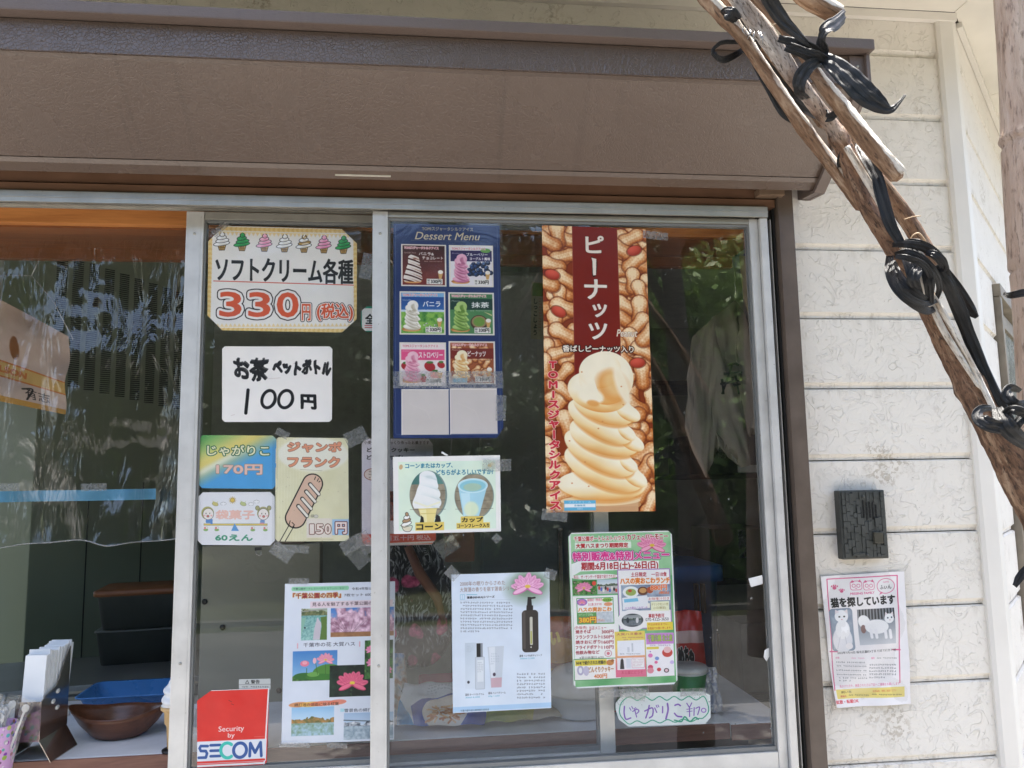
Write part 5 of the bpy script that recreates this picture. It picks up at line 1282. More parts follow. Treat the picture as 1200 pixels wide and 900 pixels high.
def poster(name, fn, label, cat, Y, cuts=(), amp=.0012, seed=0, lam=None, tapes=(), tapeY=None, rough=.42, group=None, curl=0.0):
    c = fn(); q = [tuple(p) for p in c.q]; amp = amp*1.5
    bl, br = P(*q[3], Y), P(*q[2], Y)
    root = empty(name, ((bl.x+br.x)/2, Y, min(bl.z, br.z)), label, cat, group)
    front = Y < 10
    link('printed_sheet', sheet_mesh('printed_sheet', q, Y, cuts, wavy(amp, seed, curl), 16, 20), root, print_mat(name+'_print', c, rough))
    if lam is not None:
        cx = sum(p[0] for p in q)/4; cy = sum(p[1] for p in q)/4
        def gr(p): return (p[0]+math.copysign(lam, p[0]-cx), p[1]+math.copysign(lam, p[1]-cy))
        lq = [gr(p) for p in q]; W = abs(q[1][0]-q[0][0])+2*lam
        link('laminate_film', sheet_mesh('laminate_film', lq, Y-.0007, corner(3/W, 3/(abs(q[3][1]-q[0][1])+2*lam)), wavy(amp, seed, curl), 16, 20), root, FILM)
    for i, t in enumerate(tapes): tape_piece(root, *t, (tapeY if tapeY is not None else Y-.0014-amp)-.0002*i, seed+i)
    return root
F = YG - .0016; FI = YG + .0062; R_ = YR - .0016; RI = YR + .0066
poster('price_sign', print_soft_serve, 'cream sign with seven soft serve cones above a big orange 330', 'sign', R_, [(0, .155, .105, 0), (.895, 0, 1, .14), (1, .87, .90, 1), (.10, 1, 0, .86)], .0015, 1, 4.5, [(430,312,14,30,.2),(258,268,22,8,-.7)])
poster('tea_sign', print_tea, 'white sign handwritten in black marker reading 100', 'sign', R_, corner(.025, .035), .001, 2, None)
poster('snack_price_sign', print_potato, 'blue, yellow and green sign with pink 170 price', 'sign', R_, corner(.05, .07), .001, 3, 2.2, [(331,508,16,9,.5)])
poster('sweets_price_sign', print_sweets, 'white sign with two children on a seesaw above green 60', 'sign', R_, corner(.06, .085), .001, 4, 2.2)
poster('sausage_price_sign', print_frank, 'pale yellow sign with drawn sausage on a stick and 150 price', 'sign', R_, corner(.035, .025), .0012, 5, 4, [(341,643,42,9,.06),(330,647,26,16,.6),(417,512,26,18,-.45),(412,638,26,16,-.5),(428,636,16,26,-.5)])
poster('cookie_price_sign', print_cookie, 'lilac sign with orange bottom band half hidden by the middle stile', 'sign', RI, corner(.06, .05), .001, 6, 3, [(524,640,26,20,-.6),(420,652,20,26,-.7)])
poster('small_card', print_all_card, 'little white card with green border peeking past the middle stile', 'card', RI, corner(.2, .2), .0005, 7)
poster('dessert_menu', print_menu, 'dark blue dessert menu with six soft serve pictures and two blank squares', 'menu', F, [(1, .955, .94, 1)], .001, 8, 3.0, [(525,445,129,20,.0),(587,478,12,30,.02)], None, .35)
poster('serving_choice_sign', print_cone_cup, 'white bordered pale green sign picturing a cone and a cup', 'sign', F, (), .0016, 9, None, [(582,545,34,14,.0),(582,631,9,9,.8)], None, .5)
poster('peanut_soft_serve_poster', print_peanut, 'tall red poster with peanuts and a giant cream soft serve', 'poster', F, (), .0014, 10, None, [(650,604,30,13,.1),(768,276,30,9,.12)], YG-.0035, .3)
poster('festival_menu_flyer', print_special, 'busy green and white flyer with pink lotus under the peanut poster', 'flyer', F, corner(.035, .025), .0016, 11, 3.0, [(731,812,60,9,-.04)], None, .35)
poster('perfume_flyer', print_perfume, 'pale blue flyer with dark pump bottle and pink lotus', 'flyer', F, (), .0008, 12, None, [(530,672,15,13,.75),(645,673,14,12,.3)], None, .5)
poster('postcard_flyer', print_postcards, 'white flyer of park and lotus photos running behind the middle stile', 'flyer', R_, (), .001, 13, None, [(350,681,24,7,0),(345,873,36,6,.02),(395,874,24,6,.02)], None, .5)
poster('warning_sticker', print_warning, 'small grey warning sticker behind the red security sticker', 'sticker', R_+.0006, (), .0, 14)
poster('security_sticker', print_security, 'red and white security company sticker at the window corner', 'sticker', R_-.0008, [(0, .13, .2, 0), (1, .97, .955, 1)], .0004, 15, None, (), None, .3)
poster('handwritten_price_card', print_card, 'white cloud shaped card with purple handwriting and green wavy edge', 'card', FI, [(0, .3, .09, .0), (.93, 0, 1, .12), (1, .8, .94, 1), (.13, 1, .03, .78), (.03, .78, 0, .5)], .0008, 16, None, [(812,811,30,9,-.05),(742,812,30,14,.2)], FI-.0022, .6)
poster('lost_cat_notice', print_cat, 'white notice with two white cat photos taped to the siding', 'notice', -.0055, [(0, .6, .02, 1)], .003, 17, 8.0, (), None, .5, None, .004)
# loose scraps left on the glass
PAPW = plain('white_paper', (.78,.77,.74), .7)
def scrap(pts, Y, label, name='paper_scrap', mat=None, cat='scrap', group=None):
    a = [P(x, y, Y) for x, y in pts]; mb = MB(); n = len(a); cen = sum(a, Vector())/n
    vs = [v+Vector((0, -.0009*(i % 2), 0)) for i, v in enumerate(a)] + [cen-Vector((0, .0012, 0))] + [v+Vector((0, .0003, 0)) for v in a]
    mb.add(vs, [(i, (i+1) % n, n) for i in range(n)] + [(n+1+i, n+1+(i+1) % n, (i+1) % n, i) for i in range(n)])
    o = mb.build(name, mat or PAPW); return tag(o, label, cat, group)
scrap([(877,678),(893,674),(894,684),(880,688)], YG-.0004, 'small torn white paper scrap stuck high on the right pane')
scrap([(896,762),(901,759),(903,767),(898,775),(895,770)], YG-.0004, 'tiny ragged white scrap stuck low near the right stile')
scrap([(678,242),(718,240),(714,246),(682,249)], YG-.0114, 'dirty strip of old tape on the top rail above the peanut poster', 'tape_remnant', plain('dirty_tape', (.55,.53,.46), .5))
scrap([(518,529),(525,533),(524,535),(517,531)], YG-.0004, 'slim white tape sliver above the cone and cup sign')
# wall speaker with wood-grain relief
sp = empty('wall_speaker', P(1012, 655, -.02).to_tuple(), 'dark grey wall speaker plate with carved bark relief and slots', 'speaker')
SPK = plain('grey_bronze_plastic', (.052,.055,.050), .5, .1, .2, .2, 80)
a, b = P(981, 575, -.02), P(1040, 654, -.02); ax0, ax1, az0, az1 = a.x, b.x, b.z, a.z
zs = a.z
MB().bbox(ax0, ax1, -.026, -.0045, az0, az1, .003).build('housing', SPK, sp)
W_, H_ = ax1-ax0-.008, az1-az0-.008; nc = 12; rr = random.Random(3)
mb = MB()
for i in range(nc):
    z = 0.0; x = ax0+.005+W_*i/nc
    z += rr.uniform(-.01, 0)
    while z < H_:
        h = rr.uniform(.010, .026); z0_, z1_ = max(0, z), min(H_, z+h-.0012)
        inside = .40 < (i+.5)/nc < .88 and .58*H_ < (z0_+z1_)/2 < .86*H_
        if z1_-z0_ > .002 and not inside:
            d = rr.uniform(.0008, .0042); mb.bbox(x, x+W_/nc-.0004, -.026-d, -.0255, az0+.004+z0_, az0+.004+z1_, .0004)
        z += h
mb.build('relief_strip', SPK, sp)['kind'] = 'stuff'
slot = MB().box(0, .0030, -.0275, -.0262, 0, .009).mesh('sound_slot'); slot.materials.append(plain('slot_black', (.004,.004,.004), .8))
for i in range(6):
    for j in range(4 if 0 < i < 5 else 3):
        put('sound_slot', slot, (ax0+.005+W_*(.42+i*.073), 0, az0+H_*(.60+j*.068+(i % 2)*.03)), sp)
for i in range(6):
    for j in range(3):
        pass
MB().bbox(ax0+W_*.72, ax0+W_*.93, -.0345, -.0262, az0+H_*.24, az0+H_*.41, .0015).build('call_button', plain('button_bronze', (.075,.07,.055), .35, .4), sp)
for zf in (.93, .04): MB().lathe([(.0035, 0), (.0035, .0012), (.002, .002)], 0, 0, 10, M=Matrix.Translation((ax0+W_*.55, -.0295, az0+.004+H_*zf)) @ Matrix.Rotation(radians(90), 4, 'X')).build('screw', SPK, sp)
MB().bbox(ax0+W_*.22, ax0+W_*.5, -.031, -.0262, az0+.008, az0+.014, .001).build('name_plate', SPK, sp)
# ------------------------------------------------------------------ counter and what stands on it
CZ0 = 1.0
ctr = empty('serving_counter', (-.4, .35, .93), 'worn white serving counter with reddish wood edge inside the window', 'counter')
MB().bbox(-1.34, .662, .0665, .50, .972, CZ0, .002).build('counter_top', COUNTER, ctr)
MB().bbox(-1.34, .662, .060, .0660, .966, CZ0-.0015, .0012).build('edge_strip', COUNTER_E, ctr)
MB().bbox(.666, .80, .0665, .50, .968, CZ0-.004, .002).build('counter_top', COUNTER, ctr)
MB().bbox(.666, .80, .060, .0660, .962, CZ0-.0055, .0012).build('edge_strip', COUNTER_E, ctr)
MB().box(-1.34, .80, .30, .32, .0, .965).build('support_panel', WALLG, ctr)
def onc(px, py): 
    p = PZ(px, py, CZ0); return Vector((p.x, p.y, CZ0+.0004))
STEEL = plain('polished_steel', (.55,.50,.45), .14, .95, .08, .03); NAPK = plain('white_napkin', (.82,.83,.83), .8, 0, .03, .3, 40)
# napkin dispenser: bent steel foot, tall open box, stack of napkins
p0 = onc(44, 886)
nd = empty('napkin_dispenser', p0.to_tuple(), 'mirror steel napkin dispenser filled with upright white napkins', 'napkin dispenser', None, radians(-14))
Mn = Matrix.Translation(p0) @ Matrix.Rotation(radians(-4), 4, 'Z') @ Matrix.Scale(1.36, 4)
w, dp = .036, .058
for s_ in (-1, 1):
    mb = MB(); vs = [Mn @ Vector(v) for v in ((s_*(w/2), -dp*.55, .030), (s_*(w/2), dp*.75, .030), (s_*(w/2+.018), dp*.75, 0), (s_*(w/2+.018), -dp*.55, 0))]
    vs += [v + Vector((0, 0, .0016)) for v in vs]; mb.add(vs, [(0,1,2,3),(7,6,5,4),(0,4,5,1),(1,5,6,2),(2,6,7,3),(3,7,4,0)]); mb.build('foot', STEEL, nd)
MB().box(-w/2, w/2, -dp*.55, dp*.75, .030, .0316, M=Mn).build('foot_plate', STEEL, nd)
MB().box(-w/2, w/2, -dp*.55, -dp*.55+.0015, .032, .086, M=Mn).build('front_plate', STEEL, nd)
sd = MB(); prof_ = [(-dp*.55, .032), (dp*.75, .032), (dp*.75, .150), (dp*.68, .148), (dp*.45, .128), (dp*.25, .108), (dp*.12, .098), (-.02, .092), (-dp*.55, .086)]
for x in (-w/2-.0008, w/2-.0008): 
    vs = [Mn @ Vector((x, y, z)) for y, z in prof_] + [Mn @ Vector((x+.0016, y, z)) for y, z in prof_]; n = len(prof_)
    sd.add(vs, [tuple(range(n)), tuple(range(2*n-1, n-1, -1))]+[(i, n+i, n+(i+1) % n, (i+1) % n) for i in range(n)])
sd.build('side_plate', STEEL, nd)
for i, (dy, dz) in enumerate(((.0, .0), (.012, .012), (.012, -.012))):
    MB().lathe([(.0035, 0), (.0035, .0006)], 0, 0, 10, 0, 1, 1.6, Mn @ Matrix.Translation((w/2+.0009, dy, .078+dz)) @ Matrix.Rotation(radians(90), 4, 'Y')).build('cut_out', PAPW, nd)
mb = MB(); rr = random.Random(8)
for i in range(20):
    y = -dp*.5 + i*dp*1.15/20; z1 = .150 + .012*(i/20) + rr.uniform(-.0035, .003); l = rr.uniform(-.001, .001)
    mb.box(-w/2+.002+l, w/2-.003+l, y, y+.0021, .033, z1, M=Mn @ Matrix.Rotation(radians(-4-i*.2), 4, 'X'))
mb.build('napkin_stack', NAPK, nd)
# decorated cup with wrapped spoons
p1 = onc(1, 905); p1.x -= .012
cup = empty('spoon_cup', p1.to_tuple(), 'pink patterned cup holding wrapped plastic spoons at the counter edge', 'cup')
def cup_mat():
    m, nt, out = newmat('pink_patterned_card'); N = NT(nt); co = N.co('Object')
    v = N.n('TexVoronoi', i_Scale=95.0); N.l(co, v.inputs['Vector']); v2 = N.n('TexVoronoi', i_Scale=60.0); N.l(co, v2.inputs['Vector'])
    sepc = N.n('HueSaturation', i_Saturation=.9, i_Value=.55); N.l(v.outputs['Color'], sepc.inputs['Color'])
    c = N.mix(N.ramp(v.outputs['Distance'], [(.38, 1.0), (.46, 0.0)]), (.62,.36,.60), sepc.outputs[0])
    c = N.mix(N.ramp(v2.outputs['Distance'], [(.16, .9), (.2, 0.0)]), c, (.78,.68,.70)); N.pbr(out, c, .5); return m
MB().lathe([(.028, 0), (.030, .002), (.036, .088), (.0355, .090), (.034, .088), (.028, .004)], p1.x, p1.y, 30, M=Matrix.Translation((0, 0, p1.z))).build('cup_body', cup_mat(), cup)
rr = random.Random(5)
for i in range(9):
    a = rr.uniform(0, 6.28); x, y = p1.x+.016*cos(a), p1.y+.016*sin(a); t = Vector((rr.uniform(-.1, .45), rr.uniform(-.3, .2), 1)).normalized(); L_ = rr.uniform(.115, .145)
    M_ = Matrix.Translation((x, y, p1.z+.006)) @ Vector((0, 0, 1)).rotation_difference(t).to_matrix().to_4x4() @ Matrix.Rotation(rr.uniform(-.8, .8), 4, 'Z')
    q = MB()
    vs = []
    for j in range(7):
        z = L_*j/6; hw = .010+.003*sin(j*1.3+i)
        vs += [M_ @ Vector((-hw, .001*sin(j*2+i), z)), M_ @ Vector((0, -.0035, z)), M_ @ Vector((hw, .001*cos(j*2), z))]
    q.add(vs, [(j*3+k_, j*3+k_+1, j*3+k_+4, j*3+k_+3) for j in range(6) for k_ in range(2)], 0, True)
    w_ = q.build('spoon_wrapper', BAGFILM, cup)
    sp_ = MB(); z1 = L_-.02
    sp_.box(-.0018, .0018, -.0012, .0004, .004, z1, M=M_); sp_.lathe([(.0005, -.009), (.0055, -.005), (.007, 0), (.0055, .006), (.0005, .009)], 0, 0, 10, 0, 1, .25, M_ @ Matrix.Translation((0, 0, z1)))
    sp_.build('spoon', PAPW, w_)
# boat-shaped wooden bowl
WOODB = mat_wood('bowl_wood', (.085,.028,.012), (.20,.075,.035), 0, 2.0, .3, False)
p2 = onc(132, 868); p2.y += .03
def boat(mb, L_, Wd, H, th=.004, seg=48):
    rings = []
    for (r, z) in ((.46, 0.0), (.60, .10), (.80, .45), (.93, .80), (1.0, 1.0), (.97, 1.0), (.90, .80), (.76, .45), (.55, .14), (.02, .12)):
        rg = []
        for i in range(seg):
            a = 2*pi*i/seg; pinch = 1+.30*abs(cos(a))**6*r; lift = .30*abs(cos(a))**5*z
            rg.append(Vector((L_*r*cos(a)*pinch, Wd*r*sin(a), H*(z+lift))))
        rings.append(rg)
    return rings
M2 = Matrix.Translation(p2) @ Matrix.Rotation(radians(-3), 4, 'Z')
bw_ = empty('wooden_bowl', p2.to_tuple(), 'dark brown boat shaped wooden bowl standing before the blue tray', 'bowl')
MB().ring([[M2 @ v for v in r] for r in boat(None, .084, .066, .052)]).build('bowl_body', WOODB, bw_)
MB().box(-.118, -.106, -.001, .001, .046, .060, M=M2).build('paper_tag', PAPW, bw_)
# blue plastic tray
BLUE = plain('blue_plastic', (.06,.22,.52), .28, 0, .08, .05)
p3 = onc(150, 838); M3 = Matrix.Translation(p3+Vector((.0, .05, 0))) @ Matrix.Rotation(radians(2), 4, 'Z')
def rrect(L_, W_, r, z, n=6):
    out = []
    for cx, cy, a0 in ((L_-r, W_-r, 0), (-L_+r, W_-r, pi/2), (-L_+r, -W_+r, pi), (L_-r, -W_+r, 1.5*pi)):
        out += [Vector((cx+r*cos(a0+pi/2*i/n), cy+r*sin(a0+pi/2*i/n), z)) for i in range(n+1)]
    return out
tray_r = [rrect(.088, .05, .015, 0), rrect(.112, .072, .018, .050), rrect(.118, .078, .020, .051), rrect(.118, .078, .020, .048), rrect(.117, .077, .020, .0475), rrect(.110, .070, .018, .0478), rrect(.086, .048, .015, .003)]
tag(MB().ring([[M3 @ v for v in r] for r in tray_r]).build('blue_tray', BLUE), 'bright blue plastic tray behind the wooden bowl', 'tray')
# display cone
p4 = onc(203, 880); p4.z = CZ0+.0004
WAF = mat_wood('wafer', (.55,.33,.13), (.72,.50,.24), 2, 3.0, .6, False); CREAMW = plain('display_cream', (.80,.80,.78), .35, 0, .03)
dc = empty('display_cone', p4.to_tuple(), 'white soft serve cone model standing behind the left stile', 'ice cream model')
Mc = Matrix.Translation(p4)
MB().lathe([(.022, 0), (.022, .004), (.010, .006)], 0, 0, 24, M=Mc).build('stand', plain('black_stand', (.01,.01,.01), .4), dc)
MB().lathe([(.012, .0062), (.0145, .050), (.0185, .056), (.020, .078), (.0265, .084), (.027, .090), (.022, .0905)], 0, 0, 28, M=Mc).build('wafer_cone', WAF, dc)
rg = []
for j in range(44):
    t = j/43; z = .0908+.066*t; rb = .025*(1-t**1.6)+.002; rg.append([Mc @ Vector(((rb*(1+.10*sin(2*pi*(t*3.5)+a)))*cos(a)+.002*sin(t*9), rb*(1+.10*sin(2*pi*(t*3.5)+a))*sin(a), z)) for a in [2*pi*i/26 for i in range(26)]])
MB().ring(rg).build('cream_swirl', CREAMW, dc)
# bundle of white cups behind the stile
p5 = onc(226, 862)
cu = empty('paper_cup_stack', p5.to_tuple(), 'white paper cup stack beside the security sticker', 'cup')
for j in range(3): MB().lathe([(.016, 0), (.021, .034), (.022, .035), (.0205, .034), (.0155, .002)], p5.x, p5.y+.03, 22, M=Matrix.Translation((0, 0, CZ0+.0004+.009*j))).build('paper_cup', NAPK, cu)
# ------------------------------------------------------------------ snack stock on the counter (right part)
def bag_mat(name, cols, scale=18, blobs=None):
    m, nt, out = newmat(name); N = NT(nt); co = N.co('Object'); a = N.noise(co, scale, 3, .5, .6)
    c = N.ramp(a, cols); h = N.noise(co, 45, 4); N.pbr(out, c, .3, 0, N.bump(h, .7, .006), .6); return m
def pillow(mb, M, L_, W_, T, seed=0, nx=18, ny=14):
    r = random.Random(seed); ph = [r.uniform(0, 6) for _ in range(6)]; vs = []
    for side in (1, -1):
        for j in range(ny+1):
            for i in range(nx+1):
                u, v = i/nx*2-1, j/ny*2-1; t = (max(0, 1-abs(u)**2.6)*max(0, 1-abs(v)**2.2))**.6
                z = side*T/2*t*(1+.16*sin(u*7+ph[0]+v*3)+.14*cos(v*9+ph[1])) + .004*sin(u*9+ph[2])*sin(v*5+ph[3])
                k_ = 1-.05*abs(v)**2
                vs.append(M @ Vector((u*L_/2*k_, v*W_/2*(1-.04*abs(u)), z)))
    n = (nx+1)*(ny+1); fs = []
    for s_ in (0, 1):
        for j in range(ny):
            for i in range(nx):
                q = [s_*n+j*(nx+1)+i, s_*n+j*(nx+1)+i+1, s_*n+(j+1)*(nx+1)+i+1, s_*n+(j+1)*(nx+1)+i]; fs.append(q if s_ == 0 else q[::-1])
    mb.add(vs, fs, 0, True); return mb
def snack(px, py, L_, W_, T, rx, rz, mat, label, name='snack_bag', tilt=0, dy=0, extra=None, z=0):
    p = onc(px, py); p.y += dy; M_ = Matrix.Translation(p+Vector((0, 0, T*.5*abs(cos(rx))+W_*.5*abs(sin(rx))+z))) @ Matrix.Rotation(rz, 4, 'Z') @ Matrix.Rotation(rx, 4, 'X') @ Matrix.Rotation(tilt, 4, 'Y')
    e_ = empty(name, p.to_tuple(), label, 'snack bag'); pillow(MB(), M_, L_, W_, T, int(px)).build('bag_body', mat, e_)
    return e_, M_
def print_bag(kind):
    if kind == 'fries':
        c = Cv([(0,0),(200,0),(200,150),(0,150)], 2, 'dfe4e6', (0,0,1)); c.poly([(0,60),(40,150),(0,150)],'2f8fc8'); c.poly([(30,95),(130,60),(200,110),(200,150),(40,150)],'2b4aa8'); c.ell(110,118,52,44,'e4d8c8'); 
        rr = random.Random(2)
        for i in range(60): x, y = 110+rr.uniform(-36,36), 125+rr.uniform(-22,16); c.line([(x,y),(x+rr.uniform(-14,14),y+rr.uniform(-8,8))],4,rr.choice(['d8965a','c87a3c','e6b478']))
        c.fine(60,20,70,40,4,'8a9498',.7)
    elif kind == 'green':
        c = Cv([(0,0),(240,0),(240,120),(0,120)], 2, '9ab04a', (0,0,1)); c.picture(0,0,240,120,lambda u, v: mixc('8fae3c','d8b858',u*1.1+(fbm(*u.shape,60,1)-.5)*.5)); c.text('U',110,40,46,40,'5a4a4a',bold=9,out=((12,'d8d4cc'),)); c.poly([(190,0),(240,0),(240,120),(150,120)],'b8a888')
    elif kind == 'red':
        c = Cv([(0,0),(160,0),(160,200),(0,200)], 2, '8e2018', (0,0,1)); c.picture(0,0,160,200,lambda u, v: mixc('c23a1c','4a1410',v+(fbm(*u.shape,50,4)-.5))); c.ell(80,80,60,30,'c88a3a'); c.text('甘い', 24,30,60,40,'e8c83a',bold=4); c.rect(0,120,160,80,'b8922c',al=.8); c.text('かりんとう',14,130,130,30,'3a4a1a',bold=3); c.rect(20,170,120,26,'2f6a3a')
    elif kind == 'karamucho':
        c = Cv([(0,0),(120,0),(120,180),(0,180)], 2, 'd0241e', (0,0,1)); c.rect(0,40,120,24,'e8e2d8',al=.8); c.text('めちゃ',10,70,60,40,'161414',bold=4,out=((4,'f0eeea'),)); c.text('うま',40,116,70,40,'161414',bold=4,out=((4,'f0eeea'),))
    elif kind == 'onigiri':
        c = Cv([(0,0),(140,0),(140,120),(0,120)], 2, '3a2a14', (0,0,1)); rr = random.Random(9)
        for i in range(60): c.ell(rr.uniform(0,140),rr.uniform(0,120),rr.uniform(6,18),rr.uniform(5,12),rr.choice(['c8a84a','b8281c','3a7a2a','d8c87a','e0b040']),rr.uniform(0,3))
    return c
def bag_print_mat(nm, kind):
    m = print_mat(nm, print_bag(kind), .28, .8, .6); return m
def snack_uv(o):
    me = o.data; uv = me.uv_layers.new(name='UVMap'); n = 19*15
    for p_ in me.polygons:
        for li, vi in zip(p_.loop_indices, p_.vertices): k_ = vi % n; uv.data[li].uv = ((k_ % 19)/18, (k_//19)/14)
for (px, py, L_, W_, T, rx, rz, kind, lab, dy, z) in (
    (520, 858, .20, .13, .035, radians(28), radians(-8), 'fries', 'blue and white snack bag with fries picture lying on the counter', .05, 0),
    (612, 856, .19, .10, .03, radians(22), radians(6), 'green', 'green and yellow snack bag with letter U beside the fries bag', .07, 0),
    (664, 838, .14, .20, .05, radians(80), radians(6), 'red', 'dark red and gold snack bag standing beside the perfume flyer', .10, 0),
    (832, 842, .075, .215, .04, radians(82), radians(-5), 'karamucho', 'bright red snack bag with black letters behind the potato cups', .12, 0)):
    e_, M_ = snack(px, py, L_, W_, T, rx, rz, None, lab, dy=dy, z=z)
    o = e_.children[0]; o.data.materials.clear(); o.data.materials.append(bag_print_mat('bag_'+kind, kind)); snack_uv(o)
# potato-stick cups with printed potatoes
def print_pot():
    c = Cv([(0,0),(300,0),(300,130),(0,130)], 1.6, '2f8a4a', (0,0,1)); rr = random.Random(1)
    for k in range(3):
        x = 50+k*100; c.ell(x,52,42,34,'e0d488'); c.ell(x-8,46,26,20,'efe6aa')
        for i in range(14): c.ell(x-42+i*6.5,98+rr.uniform(-14,8),6,rr.uniform(8,18),rr.choice(['c8281e','2f8a3a','d8c83a','c8281e']))
        c.rect(x+2,18,46,13,'c83a2a'); c.text('Potato',x+5,20,40,9,'f4f0e0')
    c.rect(0,0,300,12,'e8ecea'); c.rect(0,118,300,12,'c8281e')
    return c
POTM = print_mat('potato_cup_print', print_pot(), .35, .1); WLID = plain('clear_white_lid', (.70,.72,.70), .25)
def pot_cup(px, py, s, lab, z=0.0, dy=0.0):
    p = onc(px, py); p.y += dy; p.z += z
    e_ = empty('potato_snack_cup', p.to_tuple(), lab, 'snack cup', 'potato snack cups behind the handwritten card')
    sg = 28; rings = [[Vector((p.x+r*s*cos(2*pi*i/sg), p.y+r*s*sin(2*pi*i/sg), p.z+h*s)) for i in range(sg)] for r, h in ((.027, 0), (.034, .072))]
    mb = MB().ring(rings); o = mb.build('cup_body', POTM, e_); uv = o.data.uv_layers.new(name='UVMap')
    for p_ in o.data.polygons:
        if len(p_.vertices) > 4: continue
        ids = [v % sg for v in p_.vertices]; wrap = max(ids)-min(ids) > 2
        for li, v in zip(p_.loop_indices, p_.vertices):
            k_ = v % sg; k_ = sg if (wrap and k_ == 0) else k_; uv.data[li].uv = (k_/sg*2.0, .05+.9*(v//sg))
    MB().lathe([(.0345*s, .0722*s), (.0365*s, .073*s), (.0365*s, .079*s), (.033*s, .082*s), (.001, .0815*s)], p.x, p.y, sg, M=Matrix.Translation((0, 0, p.z))).build('lid', WLID, e_)
pot_cup(722, 842, 1.0, 'green and red potato snack cup peeking left of the handwritten card', .0, .07)
pot_cup(752, 846, 1.0, 'green and red potato snack cup in the middle behind the handwritten card', .0, .06)
pot_cup(819, 842, 1.25, 'largest green potato snack cup rising right above the handwritten card', .0, .06)
# striped packet beside the cups
MB_ = MB(); p = onc(846, 846); pillow(MB_, Matrix.Translation(p+Vector((0, .07, .05))) @ Matrix.Rotation(radians(70), 4, 'X'), .05, .10, .02, 4)
tag(MB_.build('plastic_packet', bag_mat('striped_packet', [(.4,(.25,.28,.36)),(.5,(.6,.6,.58)),(.6,(.3,.3,.34))], 60)), 'crumpled grey blue plastic packet right of the snack cups', 'packet')
# rounded white rice cooker
pr = onc(690, 850); pr.y += .09
RCW = plain('white_enamel', (.70,.71,.72), .2, 0, .03)
rc = empty('white_pot', pr.to_tuple(), 'rounded white pot on the counter below the festival flyer', 'pot')
MB().lathe([(.060, 0), (.078, .008), (.086, .04), (.086, .052)], pr.x, pr.y, 40, M=Matrix.Translation((0, 0, pr.z))).build('pot_body', RCW, rc)
MB().lathe([(.088, .0525), (.088, .058), (.080, .078), (.060, .098), (.030, .109), (.001, .112)], pr.x, pr.y, 40, M=Matrix.Translation((0, 0, pr.z))).build('pot_lid', RCW, rc)
# pink basket, clear cup
pk = onc(522, 845); pk.y += .16
tag(MB().ring([[Matrix.Translation(pk) @ v for v in r] for r in (rrect(.05,.035,.01,0), rrect(.062,.045,.012,.055), rrect(.059,.042,.012,.055), rrect(.048,.033,.01,.003))]).build('pink_basket', plain('pink_plastic', (.48,.08,.16), .35)), 'small pink plastic basket behind the fries bag', 'basket')
pc = onc(484, 850); pc.y += .05
tag(MB().lathe([(.022, 0), (.030, .062), (.0285, .062), (.021, .003)], pc.x, pc.y, 26, M=Matrix.Translation((0, 0, pc.z))).build('plastic_cup', plain('cloudy_plastic', (.42,.42,.40), .3, 0, .05)), 'cloudy plastic cup standing left of the fries bag', 'cup')
pb = onc(463, 852); MBp = MB(); pillow(MBp, Matrix.Translation(pb+Vector((0, .08, .07))) @ Matrix.Rotation(radians(82), 4, 'X') @ Matrix.Rotation(.1, 4, 'Z'), .05, .14, .03, 6)
tag(MBp.build('bread_bag', bag_mat('bread_bag_print', [(.38,(.45,.22,.10)),(.5,(.62,.60,.56)),(.62,(.06,.22,.46))], 22)), 'brown, white and blue bread bag beside the middle stile', 'snack bag')
# ------------------------------------------------------------------ hanging things and the kitchen beyond
a = P(100, 241, .066); b_ = P(100, 262, .066)
lt = empty('window_lintel', (-.2, .09, b_.z), 'orange knotty pine lintel inside the top of the window', 'lintel')
MB().bbox(-1.5, .80, .066, .086, b_.z, 2.165, .0015).build('face_board', BEAM, lt)
un = PZ(100, 287, b_.z)
MB().box(-1.5, .80, .0865, .24, b_.z-.004, b_.z+.006).box(-1.5, .80, .2405, .262, b_.z-.030, 2.165).build('under_board', BEAM_SHADE, lt)  # underside board darkened in colour to stand in for shade
# clear vinyl curtain in the open leaf
def vyl(u, v): return .012*sin(u*19+1.2*sin(v*3))*(.2+.8*v) + .004*sin(u*51+v*4)*v + .010*sin(v*9+u*5)*v + .007*sin(u*37+v*11)*max(0, v-.7)/.3
q = [(-170,262),(222,262),(219,632),(-180,640)]
vc = empty('vinyl_curtain', P(20, 640, .12).to_tuple(), 'crumpled clear vinyl curtain with a blue tape line in the open window', 'curtain')
def curtain_mesh():
    nx, ny = 150, 90; vs = []; fs = []; uv = []
    tl, tr, br, bl = [P(x, y, .13) for x, y in q]
    for j in range(ny+1):
        for i in range(nx+1):
            u, v = i/nx, j/ny; p = (tl*(1-u)+tr*u)*(1-v)+(bl*(1-u)+br*u)*v
            p.y -= vyl(u, v); p.z += .0035*sin(u*19+1)*max(0, v-.93)/.07 - .010*abs(sin(u*9.5+.6))**9*max(0, v-.9)/.1
            vs.append(p)
    fs = [(j*(nx+1)+i, j*(nx+1)+i+1, (j+1)*(nx+1)+i+1, (j+1)*(nx+1)+i) for j in range(ny) for i in range(nx)]
    return vs, fs, nx, ny
vs, fs, nx, ny = curtain_mesh()
mb = MB(); mb.add(vs, fs, 0, True); mb.build('vinyl_sheet', VINYLSHEET, vc)
mb = MB(); js = int(ny*.845); band = []
for jj in (js, js+3):
    for i in range(0, int(nx*.905)): band.append(Vector(vs[jj*(nx+1)+i])+Vector((0, .0015, 0)))
